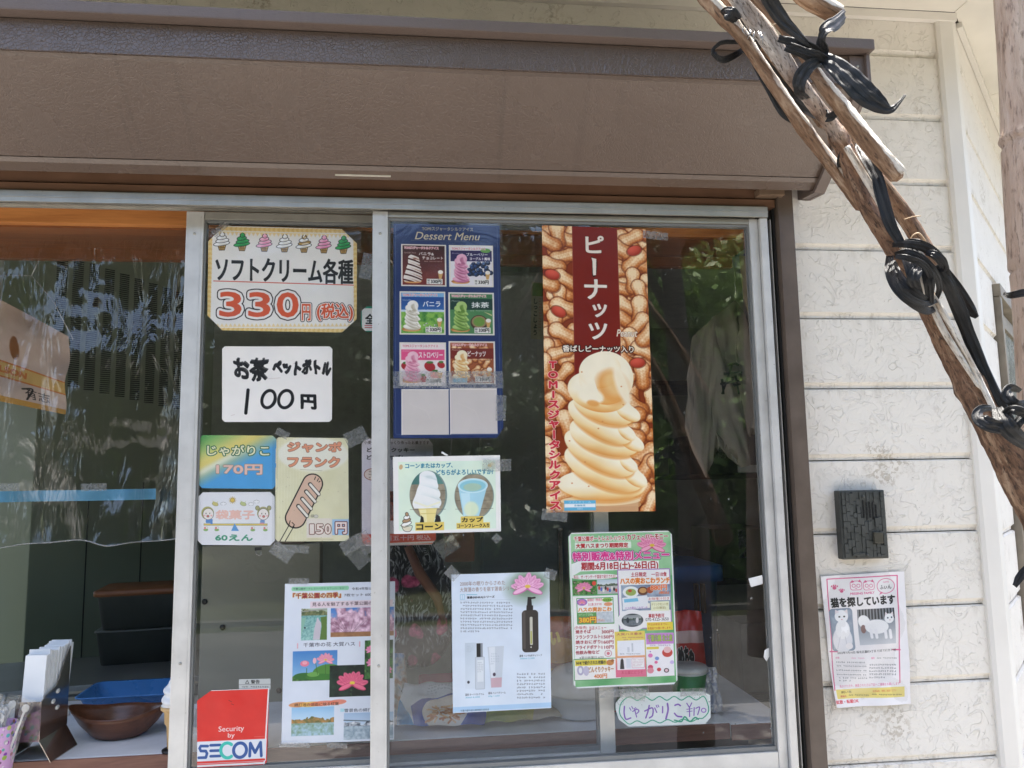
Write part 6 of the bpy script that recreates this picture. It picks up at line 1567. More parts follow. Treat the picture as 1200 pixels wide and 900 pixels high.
n_ = len(band)//2; mb.add(band, [(i, i+1, n_+i+1, n_+i) for i in range(n_-1)], 0, True); mb.build('blue_tape_line', plain('blue_tape', (.10,.30,.46), .4, 0, .1), vc)
mb = MB(); mb.tube([Vector(vs[ny*(nx+1)+i]) for i in range(0, nx+1, 2)], .0016, 5); mb.build('bottom_hem', film_mat('vinyl_hem', .35, .9, .1, .3, 30, .002, 2.0), vc)
for cx, cy in ((110, 571), (8, 571)): tape_piece(vc, cx, cy, 30, 9, -.02, .10, int(cx)); vc.children[-1]['label'] = 'silvery grey tape patch'; 
# towel on a wire hanger behind the vinyl
def print_towel():
    c = Cv([(0,0),(100,0),(100,100),(0,100)], 3, 'b8a090', (0,0,1)); c.picture(0,0,100,100,lambda u, v: mixc('b09888','c4ae9e',fbm(*u.shape,30,2)))
    c.rect(0,60,100,15,'c09a56'); c.line([(0,60),(100,60)],1.5,'b8662a'); c.line([(0,75),(100,75)],1.5,'b8662a'); c.text('WILSON',30,64,36,7,'b86a34',bold=1)
    c.ell(56,42,4,12,'7a4a24',.1,soft=4); c.curve([(64,82),(72,80),(68,92)],1.5,'24201c'); c.text('有志',66,80,20,11,'2a2420',wob=.1); c.rect(0,94,100,6,'b8883c'); return c
tw = empty('hanging_towel', P(40, 480, .3).to_tuple(), 'beige towel with yellow stripes on a wire hanger behind the vinyl', 'towel')
link('towel_cloth', sheet_mesh('towel_cloth', [(-60,318),(84,396),(78,486),(-60,458)], .30, [], wavy(.02, 3), 20, 14), tw, print_mat('towel_print', print_towel(), .9, .5, .2))
WIRE = plain('hanger_wire', (.5,.5,.48), .3, .8)
MB().tube([P(-60, 322, .3), P(37, 323, .3), P(62, 352, .3), P(86, 398, .3)], .0012, 6).tube([P(37, 323, .3), P(44, 308, .3), P(49, 292, .3), P(49, 276, .3), P(44, 265, .3), P(38, 268, .3)], .0013, 6).build('wire_hanger', WIRE, tw)
# tall green cabinet with punched vents
GREENC = plain('green_grey_enamel', (.27,.31,.22), .45, 0, .08, .1, 8)
t0 = P(62, 292, 1.02); t1 = P(238, 352, 1.38)
cd = Vector((t1.x-t0.x, t1.y-t0.y, 0)); cl = cd.length; ca = math.atan2(cd.y, cd.x)
cab = empty('vented_cabinet', (t0.x, t0.y, 0), 'tall grey green metal cabinet with punched vent slots behind the vinyl', 'cabinet', None, ca)
Mcb = Matrix.Translation((t0.x, t0.y, 0)) @ Matrix.Rotation(ca, 4, 'Z')
ztop = t0.z+.06
MB().bbox(-.02, cl+.05, 0, .45, 0.02, ztop, .006, M=Mcb).build('cabinet_body', GREENC, cab)
mb = MB(); zt = t0.z; nsl = 62
for i in range(10):
    x = .015+i*(cl-.02)/10; ztt = zt-.01-.008*i
    for j in range(nsl): mb.box(x, x+(cl/10)*.62, -.0018, -.0004, ztt-.0072*j-.0040, ztt-.0072*j, M=Mcb)
o = mb.build('vent_slots', plain('vent_dark', (.012,.014,.011), .7), cab); o['kind'] = 'stuff'
for x in (cl*.28, cl*.62): MB().box(x, x+.003, -.003, -.0002, .1, 1.55, M=Mcb).build('panel_seam', plain('seam_dark', (.03,.035,.03), .6), cab)
# round ceiling lamp / pale shade
pl_ = P(222, 247, 1.2)
tag(MB().lathe([(.001, .02), (.03, .016), (.045, 0), (.045, -.02), (.03, -.034), (.001, -.038)], pl_.x, pl_.y, 26, M=Matrix.Translation((0, 0, pl_.z))).build('round_lamp_shade', plain('opal_glass', (.85,.86,.84), .3)), 'round white lamp shade high beside the left stile', 'lamp shade')
# work table in steel, storage bins
tb = PZ(60, 818, 1.0)
wt = empty('work_table', (tb.x+.3, tb.y+.2, 0), 'grey steel work table receding below the vinyl curtain', 'table', None, radians(10))
Mt = Matrix.Translation((tb.x, tb.y, 0)) @ Matrix.Rotation(radians(10), 4, 'Z')
ST2 = plain('dull_steel', (.30,.31,.29), .35, .6, .1)
MB().bbox(-1.1, .55, 0, .36, 1.0, 1.026, .004, M=Mt).build('table_top', ST2, wt)
MB().bbox(-1.1, .55, -.004, -.0005, 1.006, 1.012, .001, M=Mt).build('edge_line', plain('beige_edge', (.42,.38,.28), .5), wt)
MB().bbox(-.2, .1, -.006, -.0005, .985, .999, .002, M=Mt).build('drawer_pull', plain('beige_edge', (.42,.38,.28), .5), wt)
MB().bbox(-1.1, .55, .005, .02, .90, .9995, .003, M=Mt).build('apron', ST2, wt)
for x in (-1.05, .50):
    for y in (.03, .30): MB().bbox(x, x+.035, y, y+.035, 0.003, .9995, .003, M=Mt).build('leg', ST2, wt)
DK = plain('smoky_bin', (.12,.13,.115), .35); LIDB = plain('brown_lid', (.30,.12,.05), .45)
pb0 = P(168, 772, .84)
for j, (nm, zc, lab) in enumerate((('storage_bin', .0, 'dark plastic storage bin at the bottom of the stack on the steel table'), ('storage_bin', .099, 'dark plastic storage bin with a reddish brown lid on top of the stack'))):
    e_ = empty(nm, (pb0.x, pb0.y, 1.0265+zc), lab, 'storage bin', 'storage bins in the kitchen')
    Mb = Matrix.Translation((pb0.x, pb0.y, 1.0265+zc)) @ Matrix.Rotation(radians(8), 4, 'Z') @ Matrix.Scale(.86, 4)
    MB().ring([[Mb @ v for v in r] for r in (rrect(.12,.08,.02,0), rrect(.135,.095,.02,.108), rrect(.14,.10,.02,.110), rrect(.14,.10,.02,.113))]).build('bin_body', DK, e_)
    if j: MB().ring([[Mb @ v for v in r] for r in (rrect(.146,.106,.02,.1135), rrect(.146,.106,.02,.130), rrect(.138,.098,.02,.134))]).build('bin_lid', LIDB, e_)
# olive board panel leaning inside behind the middle leaf
OLV = plain('olive_panel', (.26,.255,.19), .5, 0, .12, .1, 10)
bp = empty('cabinet_panel', P(310, 800, .42).to_tuple(), 'olive grey cabinet side with two bolt holes behind the middle pane', 'cabinet')
a, b_ = P(237, 640, .40), P(372, 900, .40)
MB().bbox(a.x, b_.x, .40, .46, .3, a.z, .004).build('panel', OLV, bp)
for x, y in ((237+3, 705), (261, 735), (327, 809)):
    q_ = P(x, y, .399); MB().lathe([(.006, 0), (.007, .002), (.003, .003)], 0, 0, 14, M=Matrix.Translation(q_) @ Matrix.Rotation(radians(90), 4, 'X')).build('bolt', plain('bolt_black', (.01,.01,.01), .4), bp)
MB().bbox(a.x+.02, b_.x-.04, .395, .455, a.z+.001, a.z+.03, .004).build('top_rail', plain('brown_wrap', (.12,.085,.06), .5), bp)
# grey fridge / door to the right of the menu, notice, shelves
gf = empty('grey_fridge', (P(612, 700, 1.3).x, 1.5, 0), 'pale grey green fridge standing behind the gap beside the menu', 'fridge')
a = P(588, 300, 1.3); b_ = P(650, 300, 1.3)
GF = plain('fridge_enamel', (.36,.38,.34), .4, 0, .06, .06, 6)
MB().bbox(a.x-.10, b_.x+.05, 1.32, 1.9, .05, 2.36, .01).build('fridge_body', GF, gf)
MB().bbox(a.x-.09, b_.x+.04, 1.295, 1.318, .95, 2.34, .006).build('door', GF, gf)
MB().bbox(a.x-.09, b_.x+.04, 1.295, 1.318, .08, .93, .006).build('door', GF, gf)
MB().bbox(b_.x-.02, b_.x, 1.262, 1.294, 1.05, 1.35, .004).build('handle', STEEL, gf)
def print_notice():
    c = Cv([(0,0),(40,0),(40,150),(0,150)], 3, 'a8a888', (0,0,1)); c.rect(3,3,34,34,'6a8a3a'); c.text('しっこしょう',8,44,12,96,'2a3a2a',vert=True,bold=1); c.fine(24,40,10,90,12,'b05a4a'); return c
nt_ = P(628, 385, 1.29)
link('notice', sheet_mesh('notice', [(623,330),(638,331),(636,398),(622,397)], 1.288, nx=3, ny=6), None, print_mat('notice_print', print_notice(), .7)); o = bpy.data.objects['notice']; tag(o, 'tall thin printed notice on the grey fridge door', 'notice')
# dark shelf rack with boxes
SHLF = plain('dark_shelf', (.05,.045,.04), .6)
rk = empty('kitchen_rack', (1.0, 1.9, 0), 'dark kitchen rack deep in the room behind the right pane', 'shelf rack')
for x in (.35, 1.75):
    for y in (1.75, 2.15): MB().bbox(x, x+.035, y, y+.035, .01, 2.2, .003).build('upright', SHLF, rk)
for z in (.55, 1.05, 1.52, 1.95): MB().bbox(.34, 1.80, 1.74, 2.20, z, z+.022, .003).build('shelf_board', SHLF, rk)
CARDB = plain('cardboard', (.26,.17,.09), .8, 0, .12, .2, 30)
rr = random.Random(12)
bx = [(.42, .2, .16, 1.072), (.68, .24, .20, 1.072), (1.02, .18, .13, 1.072), (1.30, .26, .22, 1.072), (.45, .3, .2, 1.542), (.86, .2, .15, 1.542), (1.2, .32, .18, 1.542), (.5, .36, .3, .572), (1.0, .3, .26, .572), (1.4, .3, .3, .572)]
for i, (x, w, h, z) in enumerate(bx):
    m_ = [CARDB, plain('box_white', (.34,.34,.32), .6), plain('box_dark', (.07,.08,.09), .5), plain('box_olive', (.12,.16,.06), .6)][i % 4]
    e_ = empty('storage_box', (x+w/2, 1.95, z), '', 'box', 'boxes on the kitchen rack')
    e_['label'] = 'dim %s box %s of the dark kitchen rack' % (['brown cardboard', 'pale', 'dark', 'olive green'][i % 4], ['leftmost on the second shelf','left of middle on the second shelf','right of middle on the second shelf','rightmost on the second shelf','leftmost on the third shelf','in the middle of the third shelf','rightmost on the third shelf','leftmost on the lowest shelf','in the middle of the lowest shelf','rightmost on the lowest shelf'][i])
    MB().bbox(x, x+w, 1.78, 2.1, z+.0005, z+h, .003).build('carton', m_, e_); MB().box(x+w*.42, x+w*.56, 1.7785, 1.7795, z+h*.4, z+h-.003).build('packing_tape', TAPE, e_)
# floral garment hanging behind the glass near the middle stile
def floral_mat():
    m, nt, out = newmat('floral_cloth'); N = NT(nt); co = N.co('Object')
    w = N.noise(co, 9, 3); wv = N.n('VectorMath', operation='MULTIPLY_ADD'); nn = N.n('TexNoise', i_Scale=8.0, i_Detail=2.0); N.l(co, nn.inputs['Vector']); N.l(nn.outputs['Color'], wv.inputs[0]); wv.inputs[1].default_value = (.10, .10, .10); N.l(co, wv.inputs[2])
    wv2 = N.n('VectorMath', operation='MULTIPLY'); wv2.inputs[1].default_value = (3.2, 1, .7); N.l(wv.outputs[0], wv2.inputs[0])
    c = N.ramp(N.noise(wv2.outputs[0], 34, 3, .6, 1.6), [(.52, (.008,.009,.012)), (.60, (.33,.35,.36))])
    msk = N.ramp(N.noise(co, 17, 2), [(.40, 0.0), (.47, 1.0)]); c = N.mix(msk, (.008,.008,.012), c)
    v = N.n('TexVoronoi', i_Scale=15.0); v.inputs['Randomness'].default_value = .8; N.l(wv.outputs[0], v.inputs['Vector'])
    fl = N.ramp(v.outputs['Distance'], [(.26, 1.0), (.31, 0.0)]); pn = N.ramp(N.noise(co, 80, 4), [(.35, (.16,.015,.05)), (.62, (.60,.10,.22)), (.75, (.75,.35,.40))])
    c = N.mix(fl, c, pn); N.pbr(out, c, .75, 0, N.bump(w, .3, .01), .3); return m
fg = empty('floral_garment', P(490, 800, .30).to_tuple(), 'black garment with white leaves and pink flowers hanging behind the glass', 'garment')
rings = []
cxs = [(470, 612, 20), (480, 640, 30), (486, 670, 36), (490, 700, 38), (494, 730, 40), (490, 757, 37), (487, 775, 27), (487, 781, 12)]
for j, (x, y, r) in enumerate(cxs):
    c_ = P(x, y, .30); R2 = r/900*1.95; rings.append([c_+Vector((R2*cos(a)*(1+.06*sin(3*a+j)), .045*min(1, r/30)*sin(a)*(1+.15*sin(5*a+j*.7)), .004*sin(4*a+j))) for a in [2*pi*i/30 for i in range(30)]])
mb = MB().ring(rings); ob = mb.build('cloth_body', floral_mat(), fg)
sm = ob.modifiers.new('smooth', 'SUBSURF'); sm.levels = 1; sm.render_levels = 2
MB().tube([P(478, 640, .25), P(492, 672, .245), P(512, 700, .25), P(520, 730, .27)], [.010, .013, .012, .006], 10).build('leather_strap', plain('brown_leather', (.17,.06,.028), .5), fg)
# brown paper bag near the garment
pp = P(536, 640, .42); mbp = MB(); mbp.bbox(pp.x-.035, pp.x+.045, .40, .45, pp.z-.04, pp.z+.045, .01, M=None)
o = mbp.build('brown_paper_bag', plain('kraft_paper', (.24,.13,.08), .75, 0, .15, .3, 20)); tag(o, 'folded brown paper bag hanging under the cone and cup sign', 'paper bag')
MB().tube([P(530, 625, .42)+Vector((0, -.005, 0)), P(527, 560, .42), P(530, 500, .42)], .002, 6).build('bag_string', WIRE, o)
# pale cloth and papers hanging behind the right pane
clothm = plain('pale_cloth', (.36,.32,.265), .9, 0, .08, .4, 12)
def cloth():
    out = [(862,352),(872,368),(888,440),(893,480),(890,500),(880,512),(874,500),(868,506),(878,545),(868,548),(852,520),(838,506),(843,524),(826,560),(812,528),(803,500),(806,430),(812,395),(835,372)]
    bm = bmesh.new(); Y = .36; vv = [bm.verts.new(P(x, y, Y)) for x, y in out]; f = bm.faces.new(vv)
    bmesh.ops.triangulate(bm, faces=[f]); bmesh.ops.subdivide_edges(bm, edges=list(bm.edges), cuts=5, use_grid_fill=True); 
    for v in bm.verts: v.co.y += .007*sin(v.co.x*60+v.co.z*14)+.005*sin(v.co.x*150+v.co.z*50)+.006*sin(v.co.z*38+v.co.x*30)
    me = bpy.data.meshes.new('hanging_cloth'); bm.to_mesh(me); bm.free()
    for p_ in me.polygons: p_.use_smooth = True
    return me
hc = empty('hanging_cloth', P(846, 556, .36).to_tuple(), 'pale beige cloth with dark brush writing hanging behind the right pane', 'cloth')
o = link('cloth', cloth(), hc, clothm); so = o.modifiers.new('thick', 'SOLIDIFY'); so.thickness = .0015
INK = plain('dark_ink', (.035,.045,.035), .8); mb = MB()
def inkstroke(pts, w):
    for (x0, y0), (x1, y1) in zip(pts[:-1], pts[1:]):
        d = Vector((x1-x0, y1-y0, 0)).normalized(); n = Vector((-d.y, d.x, 0))*w/2; 
        mb.add([P(x0+n.x, y0+n.y, .325), P(x1+n.x*.7, y1+n.y*.7, .325), P(x1-n.x*.7, y1-n.y*.7, .325), P(x0-n.x, y0-n.y, .325)], [(0, 1, 2, 3)])
for st in ([(852,428),(862,426),(866,428)], [(858,426),(854,440),(846,462)], [(848,438),(870,436)], [(858,442),(860,452),(868,450)], [(846,444),(848,462)], [(862,440),(866,462)], [(844,450),(866,446)]): inkstroke(st, 3)
mb.build('brush_writing', INK, hc)
MB().tube([P(862, 352, .36), P(861, 320, .36), P(860, 290, .36)], .0013, 6).build('cord', WIRE, hc)
def print_cal():
    c = Cv([(0,0),(60,0),(60,70),(0,70)], 3, 'a4acb4', (0,0,1)); c.rect(0,0,60,12,'8a8a7c'); c.text('11',8,2,14,9,'2a2a2a',bold=1); c.rect(0,14,60,10,'a8a48c'); c.rect(4,44,52,6,'4a4a8a',al=.8); c.rect(38,4,8,60,'b8a89a',al=.7); c.fine(42,4,14,30,5,'8a3a4a'); return c
o = link('wall_calendar', sheet_mesh('wall_calendar', [(843,268),(880,270),(880,314),(843,312)], .5, nx=4, ny=5), None, print_mat('calendar_print', print_cal(), .6)); tag(o, 'pale blue and grey papers pinned high behind the right pane', 'papers')
o = scrap([(866,300),(874,300),(878,360),(884,374),(879,374),(871,350)], .34, 'long pale yellow paper strip hanging beside the cloth', 'hanging_strip', plain('yellow_strip', (.42,.36,.20), .8), 'paper strip')
# blue cloth-covered bin with dark clips
bb = P(795, 760, .75)
bl_ = empty('blue_bin', (bb.x, bb.y, .2), 'large blue plastic bin seen low behind the right pane', 'bin')
a, b_ = P(752, 668, .75), P(836, 668, .75)
MB().ring([[Matrix.Translation(((a.x+b_.x)/2, .95, 0)) @ v for v in r] for r in (rrect(.13,.12,.03,.5), rrect(.155,.15,.03,a.z-.05), rrect(.17,.165,.03,a.z-.048), rrect(.17,.165,.03,a.z), rrect(.15,.145,.03,a.z+.002))]).build('bin_body', plain('deep_blue_plastic', (.03,.18,.50), .35), bl_)
for x in (818, 826): q_ = P(x, 700, .76); MB().bbox(q_.x-.006, q_.x+.006, .765, .785, q_.z-.05, q_.z+.04, .003).build('clip', plain('clip_dark', (.02,.02,.02), .4), bl_)
# plain white bar behind the right pane
a, b_ = P(868, 545, .9), P(915, 553, .9)
tag(MB().bbox(a.x, b_.x+.1, .9, .93, b_.z, a.z, .004).build('white_bar', plain('white_edge', (.7,.7,.7), .5)), 'short white bar behind the right pane', 'shelf')
# binder clip hanging on the middle leaf
bc = P(302, 645, RI); e_ = empty('binder_clip', bc.to_tuple(), 'small black binder clip with wire handle below the signs', 'clip')
MB().bbox(bc.x-.006, bc.x+.007, RI-.001, RI+.006, bc.z, bc.z+.006, .001).build('clip_body', DARKGAP, e_)
MB().tube([bc+Vector((-.004, 0, 0)), bc+Vector((-.003, 0, -.007)), bc+Vector((.003, 0, -.011)), bc+Vector((.008, 0, -.008)), bc+Vector((.006, 0, -.001))], .0006, 6).build('wire_handle', STEEL, e_)
# ------------------------------------------------------------------ lashed support poles in the sun
BARK = mat_bark('brown_bark', (.05,.025,.013), (.20,.11,.062), (.44,.33,.23), .3)
GREYW = mat_bark('grey_weathered_pole', (.15,.085,.05), (.36,.27,.20), (.62,.57,.51), .55)
SPLIT = mat_bark('pale_split_wood', (.30,.20,.12), (.60,.52,.42), (.80,.77,.71), .8)
BAMB = mat_bark('aged_bamboo', (.34,.22,.15), (.50,.37,.28), (.60,.48,.38), .35, .42, .55)
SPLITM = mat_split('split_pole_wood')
def smooth_path(pts, n=8):
    P_ = [np.array(q, float) for q in pts]; P_ = [2*P_[0]-P_[1]] + P_ + [2*P_[-1]-P_[-2]]; out = []
    for i in range(1, len(P_)-2):
        for t in np.linspace(0, 1, n, endpoint=False):
            a, b, c, d = P_[i-1:i+3]; out.append(.5*((2*b)+(-a+c)*t+(2*a-5*b+4*c-d)*t*t+(-a+3*b-3*c+d)*t**3))
    out.append(P_[-2]); return out
def pxm(p, r): return .93*r*(p-CAM).dot(CF)/FPX
def local_frame(p0, p1):
    z = (p1-p0).normalized(); x = z.cross(Vector((0, -1, 0))).normalized(); y = z.cross(x)
    return Matrix(((x.x, y.x, z.x, p0.x), (x.y, y.y, z.y, p0.y), (x.z, y.z, z.z, p0.z), (0, 0, 0, 1)))
def pole(name, pts, mat, label, parent=None, seg=22, rough=.10, knots=(), flat=0.0, seed=0, cut_end=True, under=None, cat='pole', group='lashed support poles'):
    """pts: (px, py, Y, halfwidth px)"""
    sp_ = smooth_path(pts, 7); W = [P(q[0], q[1], q[2]) for q in sp_]; R0 = [pxm(w, q[3]) for w, q in zip(W, sp_)]
    M = local_frame(W[0], W[-1]); Mi = M.inverted(); L_ = [Mi @ w for w in W]
    # resample evenly
    d = [0]
    for a, b in zip(L_[:-1], L_[1:]): d.append(d[-1]+(b-a).length)
    n = max(12, int(d[-1]/.006)); s = np.linspace(0, d[-1], n)
    C_ = [[np.interp(t, d, [p[k] for p in L_]) for k in range(3)] for t in s]; RR = np.interp(s, d, R0)
    rr = random.Random(seed); ph = [rr.uniform(0, 6.28) for _ in range(12)]; rings = []
    for j in range(n):
        c = Vector(C_[j]); z = s[j]; r = RR[j]
        for (kz, ks, ka) in knots: r *= 1+ka*math.exp(-((z/d[-1]-kz)/ks)**2)
        e_ = 1.0 if not cut_end else min(1, ((d[-1]-z)/(.35*r)+.02))**.25
        rg = []
        for i in range(seg):
            a = 2*pi*i/seg
            q = 1+rough*(.5*sin(2*a+ph[0]+z*9)+.35*sin(3*a+ph[1]-z*21)+.25*sin(5*a+ph[2]+z*47)+.18*sin(9*a+ph[3]+z*90)*sin(z*130+ph[4])) + rough*.25*rr.uniform(-1, 1)
            if flat: q *= 1-flat*max(0, cos(a-ph[5]))**2
            rg.append(c+Vector((cos(a), sin(a), 0))*r*q*e_)
        rings.append(rg)
    mb = MB().ring(rings); me = mb.mesh(name); o = bpy.data.objects.new(name, me); me.materials.append(mat); COL.objects.link(o)
    o.matrix_world = M
    if under is not None:                              # split face above, bark below, with sun and shade painted in
        me.materials.clear(); me.materials.append(SPLITM); R3 = M.to_3x3(); ax = Vector((.55, .0, .83)); at = me.attributes.new('bare_sunlit', 'FLOAT', 'POINT')
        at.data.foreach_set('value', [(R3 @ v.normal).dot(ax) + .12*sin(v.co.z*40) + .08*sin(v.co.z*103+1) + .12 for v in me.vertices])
    if parent is not None: o.parent = parent; o.matrix_parent_inverse = pinv(parent); o.matrix_basis = M
    elif label: tag(o, label, cat, group)
    return o
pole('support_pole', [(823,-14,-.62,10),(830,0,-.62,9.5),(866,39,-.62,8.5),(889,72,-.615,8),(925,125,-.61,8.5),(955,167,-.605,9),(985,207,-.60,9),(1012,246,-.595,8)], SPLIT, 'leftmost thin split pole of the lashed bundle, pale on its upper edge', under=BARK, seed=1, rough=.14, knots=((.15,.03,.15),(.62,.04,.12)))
pole('support_pole', [(850,-20,-.64,10),(868,0,-.64,11),(900,45,-.64,11),(929,89,-.637,10),(955,122,-.635,9),(978,152,-.633,9.5),(992,180,-.63,11.5),(1014,236,-.63,12),(1054,302,-.63,12.5),(1089,360,-.635,13.5),(1116,412,-.64,15),(1147,472,-.65,17),(1192,552,-.66,21),(1240,640,-.67,24),(1290,735,-.68,26)], mat_blend('grey_to_bark_pole'), 'thickest rough brown bark pole crossing the whole bundle down to the right edge', seed=2, rough=.13, knots=((.27,.008,.28),(.66,.012,.16),(.8,.02,.1)))
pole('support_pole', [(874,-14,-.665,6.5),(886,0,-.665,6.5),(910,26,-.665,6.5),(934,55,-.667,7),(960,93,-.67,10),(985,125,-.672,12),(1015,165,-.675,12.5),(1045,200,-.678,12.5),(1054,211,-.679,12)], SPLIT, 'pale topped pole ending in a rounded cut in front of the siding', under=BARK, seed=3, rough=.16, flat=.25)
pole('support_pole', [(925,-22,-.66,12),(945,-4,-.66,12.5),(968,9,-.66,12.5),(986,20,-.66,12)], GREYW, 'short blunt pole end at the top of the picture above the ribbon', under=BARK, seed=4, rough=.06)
pole('support_pole', [(985,150,-.58,7),(1012,188,-.58,8),(1040,225,-.58,9),(1075,276,-.58,9.5),(1105,325,-.58,9),(1125,352,-.58,7),(1140,368,-.58,3)], BARK, 'dark brown pole at the back of the bundle ending by the second knot', seed=5, rough=.15)
pole('support_pole', [(992,172,-.655,4),(1012,205,-.655,4.5),(1035,243,-.655,5),(1062,295,-.655,4.5),(1085,340,-.66,4),(1102,380,-.665,4),(1127,421,-.668,3.6),(1149,456,-.67,2.6)], SPLIT, 'slender white lit pole lying on top of the thick bark pole', seed=6, rough=.10, seg=14)
pole('support_pole', [(1062,300,-.665,3.5),(1085,335,-.667,3.8),(1113,380,-.668,4),(1145,440,-.67,4),(1170,492,-.672,3.5)], SPLIT, 'shorter slender pale sliver right of the white lit pole', seed=7, rough=.10, seg=14)
pole('support_pole', [(838,-14,-.60,5),(862,14,-.60,5),(900,62,-.60,5),(935,108,-.60,5),(965,150,-.60,4.5)], BARK, 'thin dark brown stick in the gap between the two upper poles', seed=9, rough=.2, seg=14)
# upright bamboo with nodes
bm_pts = []
for (x, y) in ((1196,-60),(1197,0),(1203,100),(1206,188),(1212,300),(1217,345),(1223,460),(1232,640),(1248,960)): bm_pts.append((x, y, -.55, 30 if y < 190 else 29))
bam = pole('bamboo_pole', bm_pts, BAMB, None, seed=8, rough=.012, seg=32, cut_end=False, knots=((.245,.006,.10),(.250,.004,-.12),(.40,.004,.06),(.403,.003,-.12)))
tag(bam, 'thick upright tan bamboo pole at the right edge of the picture', 'pole')
a = P(1190, 340, -.55)
# ------------------------------------------------------------------ black vinyl ties
def ribbon_mesh(pts, mb_, seed=0, n=9, cup=.12, crin=.10):
    """pts: (px, py, Y, width px, twist deg)"""
    sp_ = smooth_path(pts, n); W = [P(q[0], q[1], q[2]) for q in sp_]; rr = random.Random(seed); ph = [rr.uniform(0, 6) for _ in range(8)]
    nc = 12; vs = []; base = len(mb_.v)
    for j, (w, q) in enumerate(zip(W, sp_)):
        t = (W[min(j+1, len(W)-1)]-W[max(j-1, 0)]).normalized(); vdir = (CAM-w).normalized(); side = t.cross(vdir).normalized(); nr = side.cross(t).normalized()
        if nr.dot(vdir) < 0: nr = -nr
        an = radians(q[4]); sd = side*cos(an)+nr*sin(an); n2 = nr*cos(an)-side*sin(an); hw = pxm(w, q[3])/2
        for i in range(nc+1):
            u = i/nc*2-1; vs.append(w+sd*hw*u+n2*hw*(.35*cup*(1-u*u)+crin*sin(u*7+ph[0]+j*.11)+crin*.6*sin(u*15+ph[1]-j*.16)+crin*.4*sin(j*.9+ph[2]+u*2)))
    mb_.add(vs, [(j*(nc+1)+i, j*(nc+1)+i+1, (j+1)*(nc+1)+i+1, (j+1)*(nc+1)+i) for j in range(len(W)-1) for i in range(nc)], 0, True)
    return mb_
def ribbon(pts, label, parent=None, name='vinyl_ribbon', seed=0, cat='ribbon', cup=.10, crin=.10, th=.0005):
    mb = ribbon_mesh(pts, MB(), seed, cup=cup, crin=crin); me = mb.mesh(name); nc = 13; n = len(mb.v)//nc
    uv = me.uv_layers.new(name='UVMap')
    for p_ in me.polygons:
        for li, vi in zip(p_.loop_indices, p_.vertices): uv.data[li].uv = ((vi % nc)/(nc-1), (vi//nc)/12.0)
    o = link(name, me, parent, VIN); s_ = o.modifiers.new('thick', 'SOLIDIFY'); s_.thickness = th; s_.offset = 0
    if parent is None: tag(o, label, cat, None)
    return o
k1 = empty('vinyl_tie', P(945, 90, -.68).to_tuple(), 'upper knot of black vinyl tape lashing the poles beside the shutter box end', 'tie')
for i, r_ in enumerate((
    [(912,45,-.69,8,10),(928,49,-.695,11,20),(948,55,-.70,12,-20),(966,68,-.695,12,25),(974,78,-.69,8,40)],
    [(920,56,-.692,8,30),(938,62,-.70,10,-25),(956,72,-.70,10,20),(972,78,-.69,8,-30)],
    [(926,53,-.698,7,-30),(944,60,-.706,9,30),(962,66,-.706,9,-10),(978,80,-.695,6,30)],
    [(962,72,-.70,10,10),(948,78,-.705,16,0),(938,92,-.70,19,-20),(937,107,-.69,16,-40),(944,116,-.66,12,-40)],
    [(903,62,-.60,14,0),(915,88,-.598,18,0),(933,113,-.60,19,20),(955,130,-.62,17,0),(972,136,-.65,14,-20),(980,130,-.665,8,-40)],
    [(880,55,-.61,8,20),(884,72,-.60,8,10),(902,105,-.60,9,0),(918,132,-.60,10,0),(932,144,-.602,5,0)],
    [(868,22,-.612,10,0),(880,40,-.608,14,20),(896,58,-.60,16,0)])):
    ribbon(r_, None, k1, 'band', 20+i)
ribbon([(871,50,-.60,5,20),(858,49,-.61,6,30),(845,50,-.62,7,45),(837,57,-.625,7,60),(838,65,-.625,7,-30),(848,70,-.62,8,-10),(862,64,-.61,8,10),(874,56,-.60,6,20)], None, k1, 'loop', 31, cup=.05)
ribbon([(893,-20,-.74,17,5),(902,0,-.735,18,10),(918,24,-.725,17,24),(937,42,-.715,12,40),(952,55,-.70,7,50)], 'broad flat black ribbon dropping from above onto the upper knot', seed=41)
ribbon([(990,18,-.675,16,35),(980,27,-.70,17,10),(969,33,-.715,18,-30),(963,44,-.71,17,-60),(964,56,-.70,14,-20),(966,66,-.697,12,0)], 'black ribbon curling up around the blunt pole end', seed=42)
ribbon([(964,66,-.70,12,10),(978,76,-.715,22,22),(996,92,-.73,29,26),(1014,110,-.74,30,26),(1030,122,-.745,22,22),(1043,128,-.745,11,20),(1053,121,-.745,5,10),(1061,111,-.745,3,10)], 'shiny blue grey ribbon tail sticking out right against the siding', seed=43, crin=.09)
k2 = empty('vinyl_tie', P(1075, 320, -.68).to_tuple(), 'middle knot of black vinyl tape round the poles in front of the siding', 'tie')
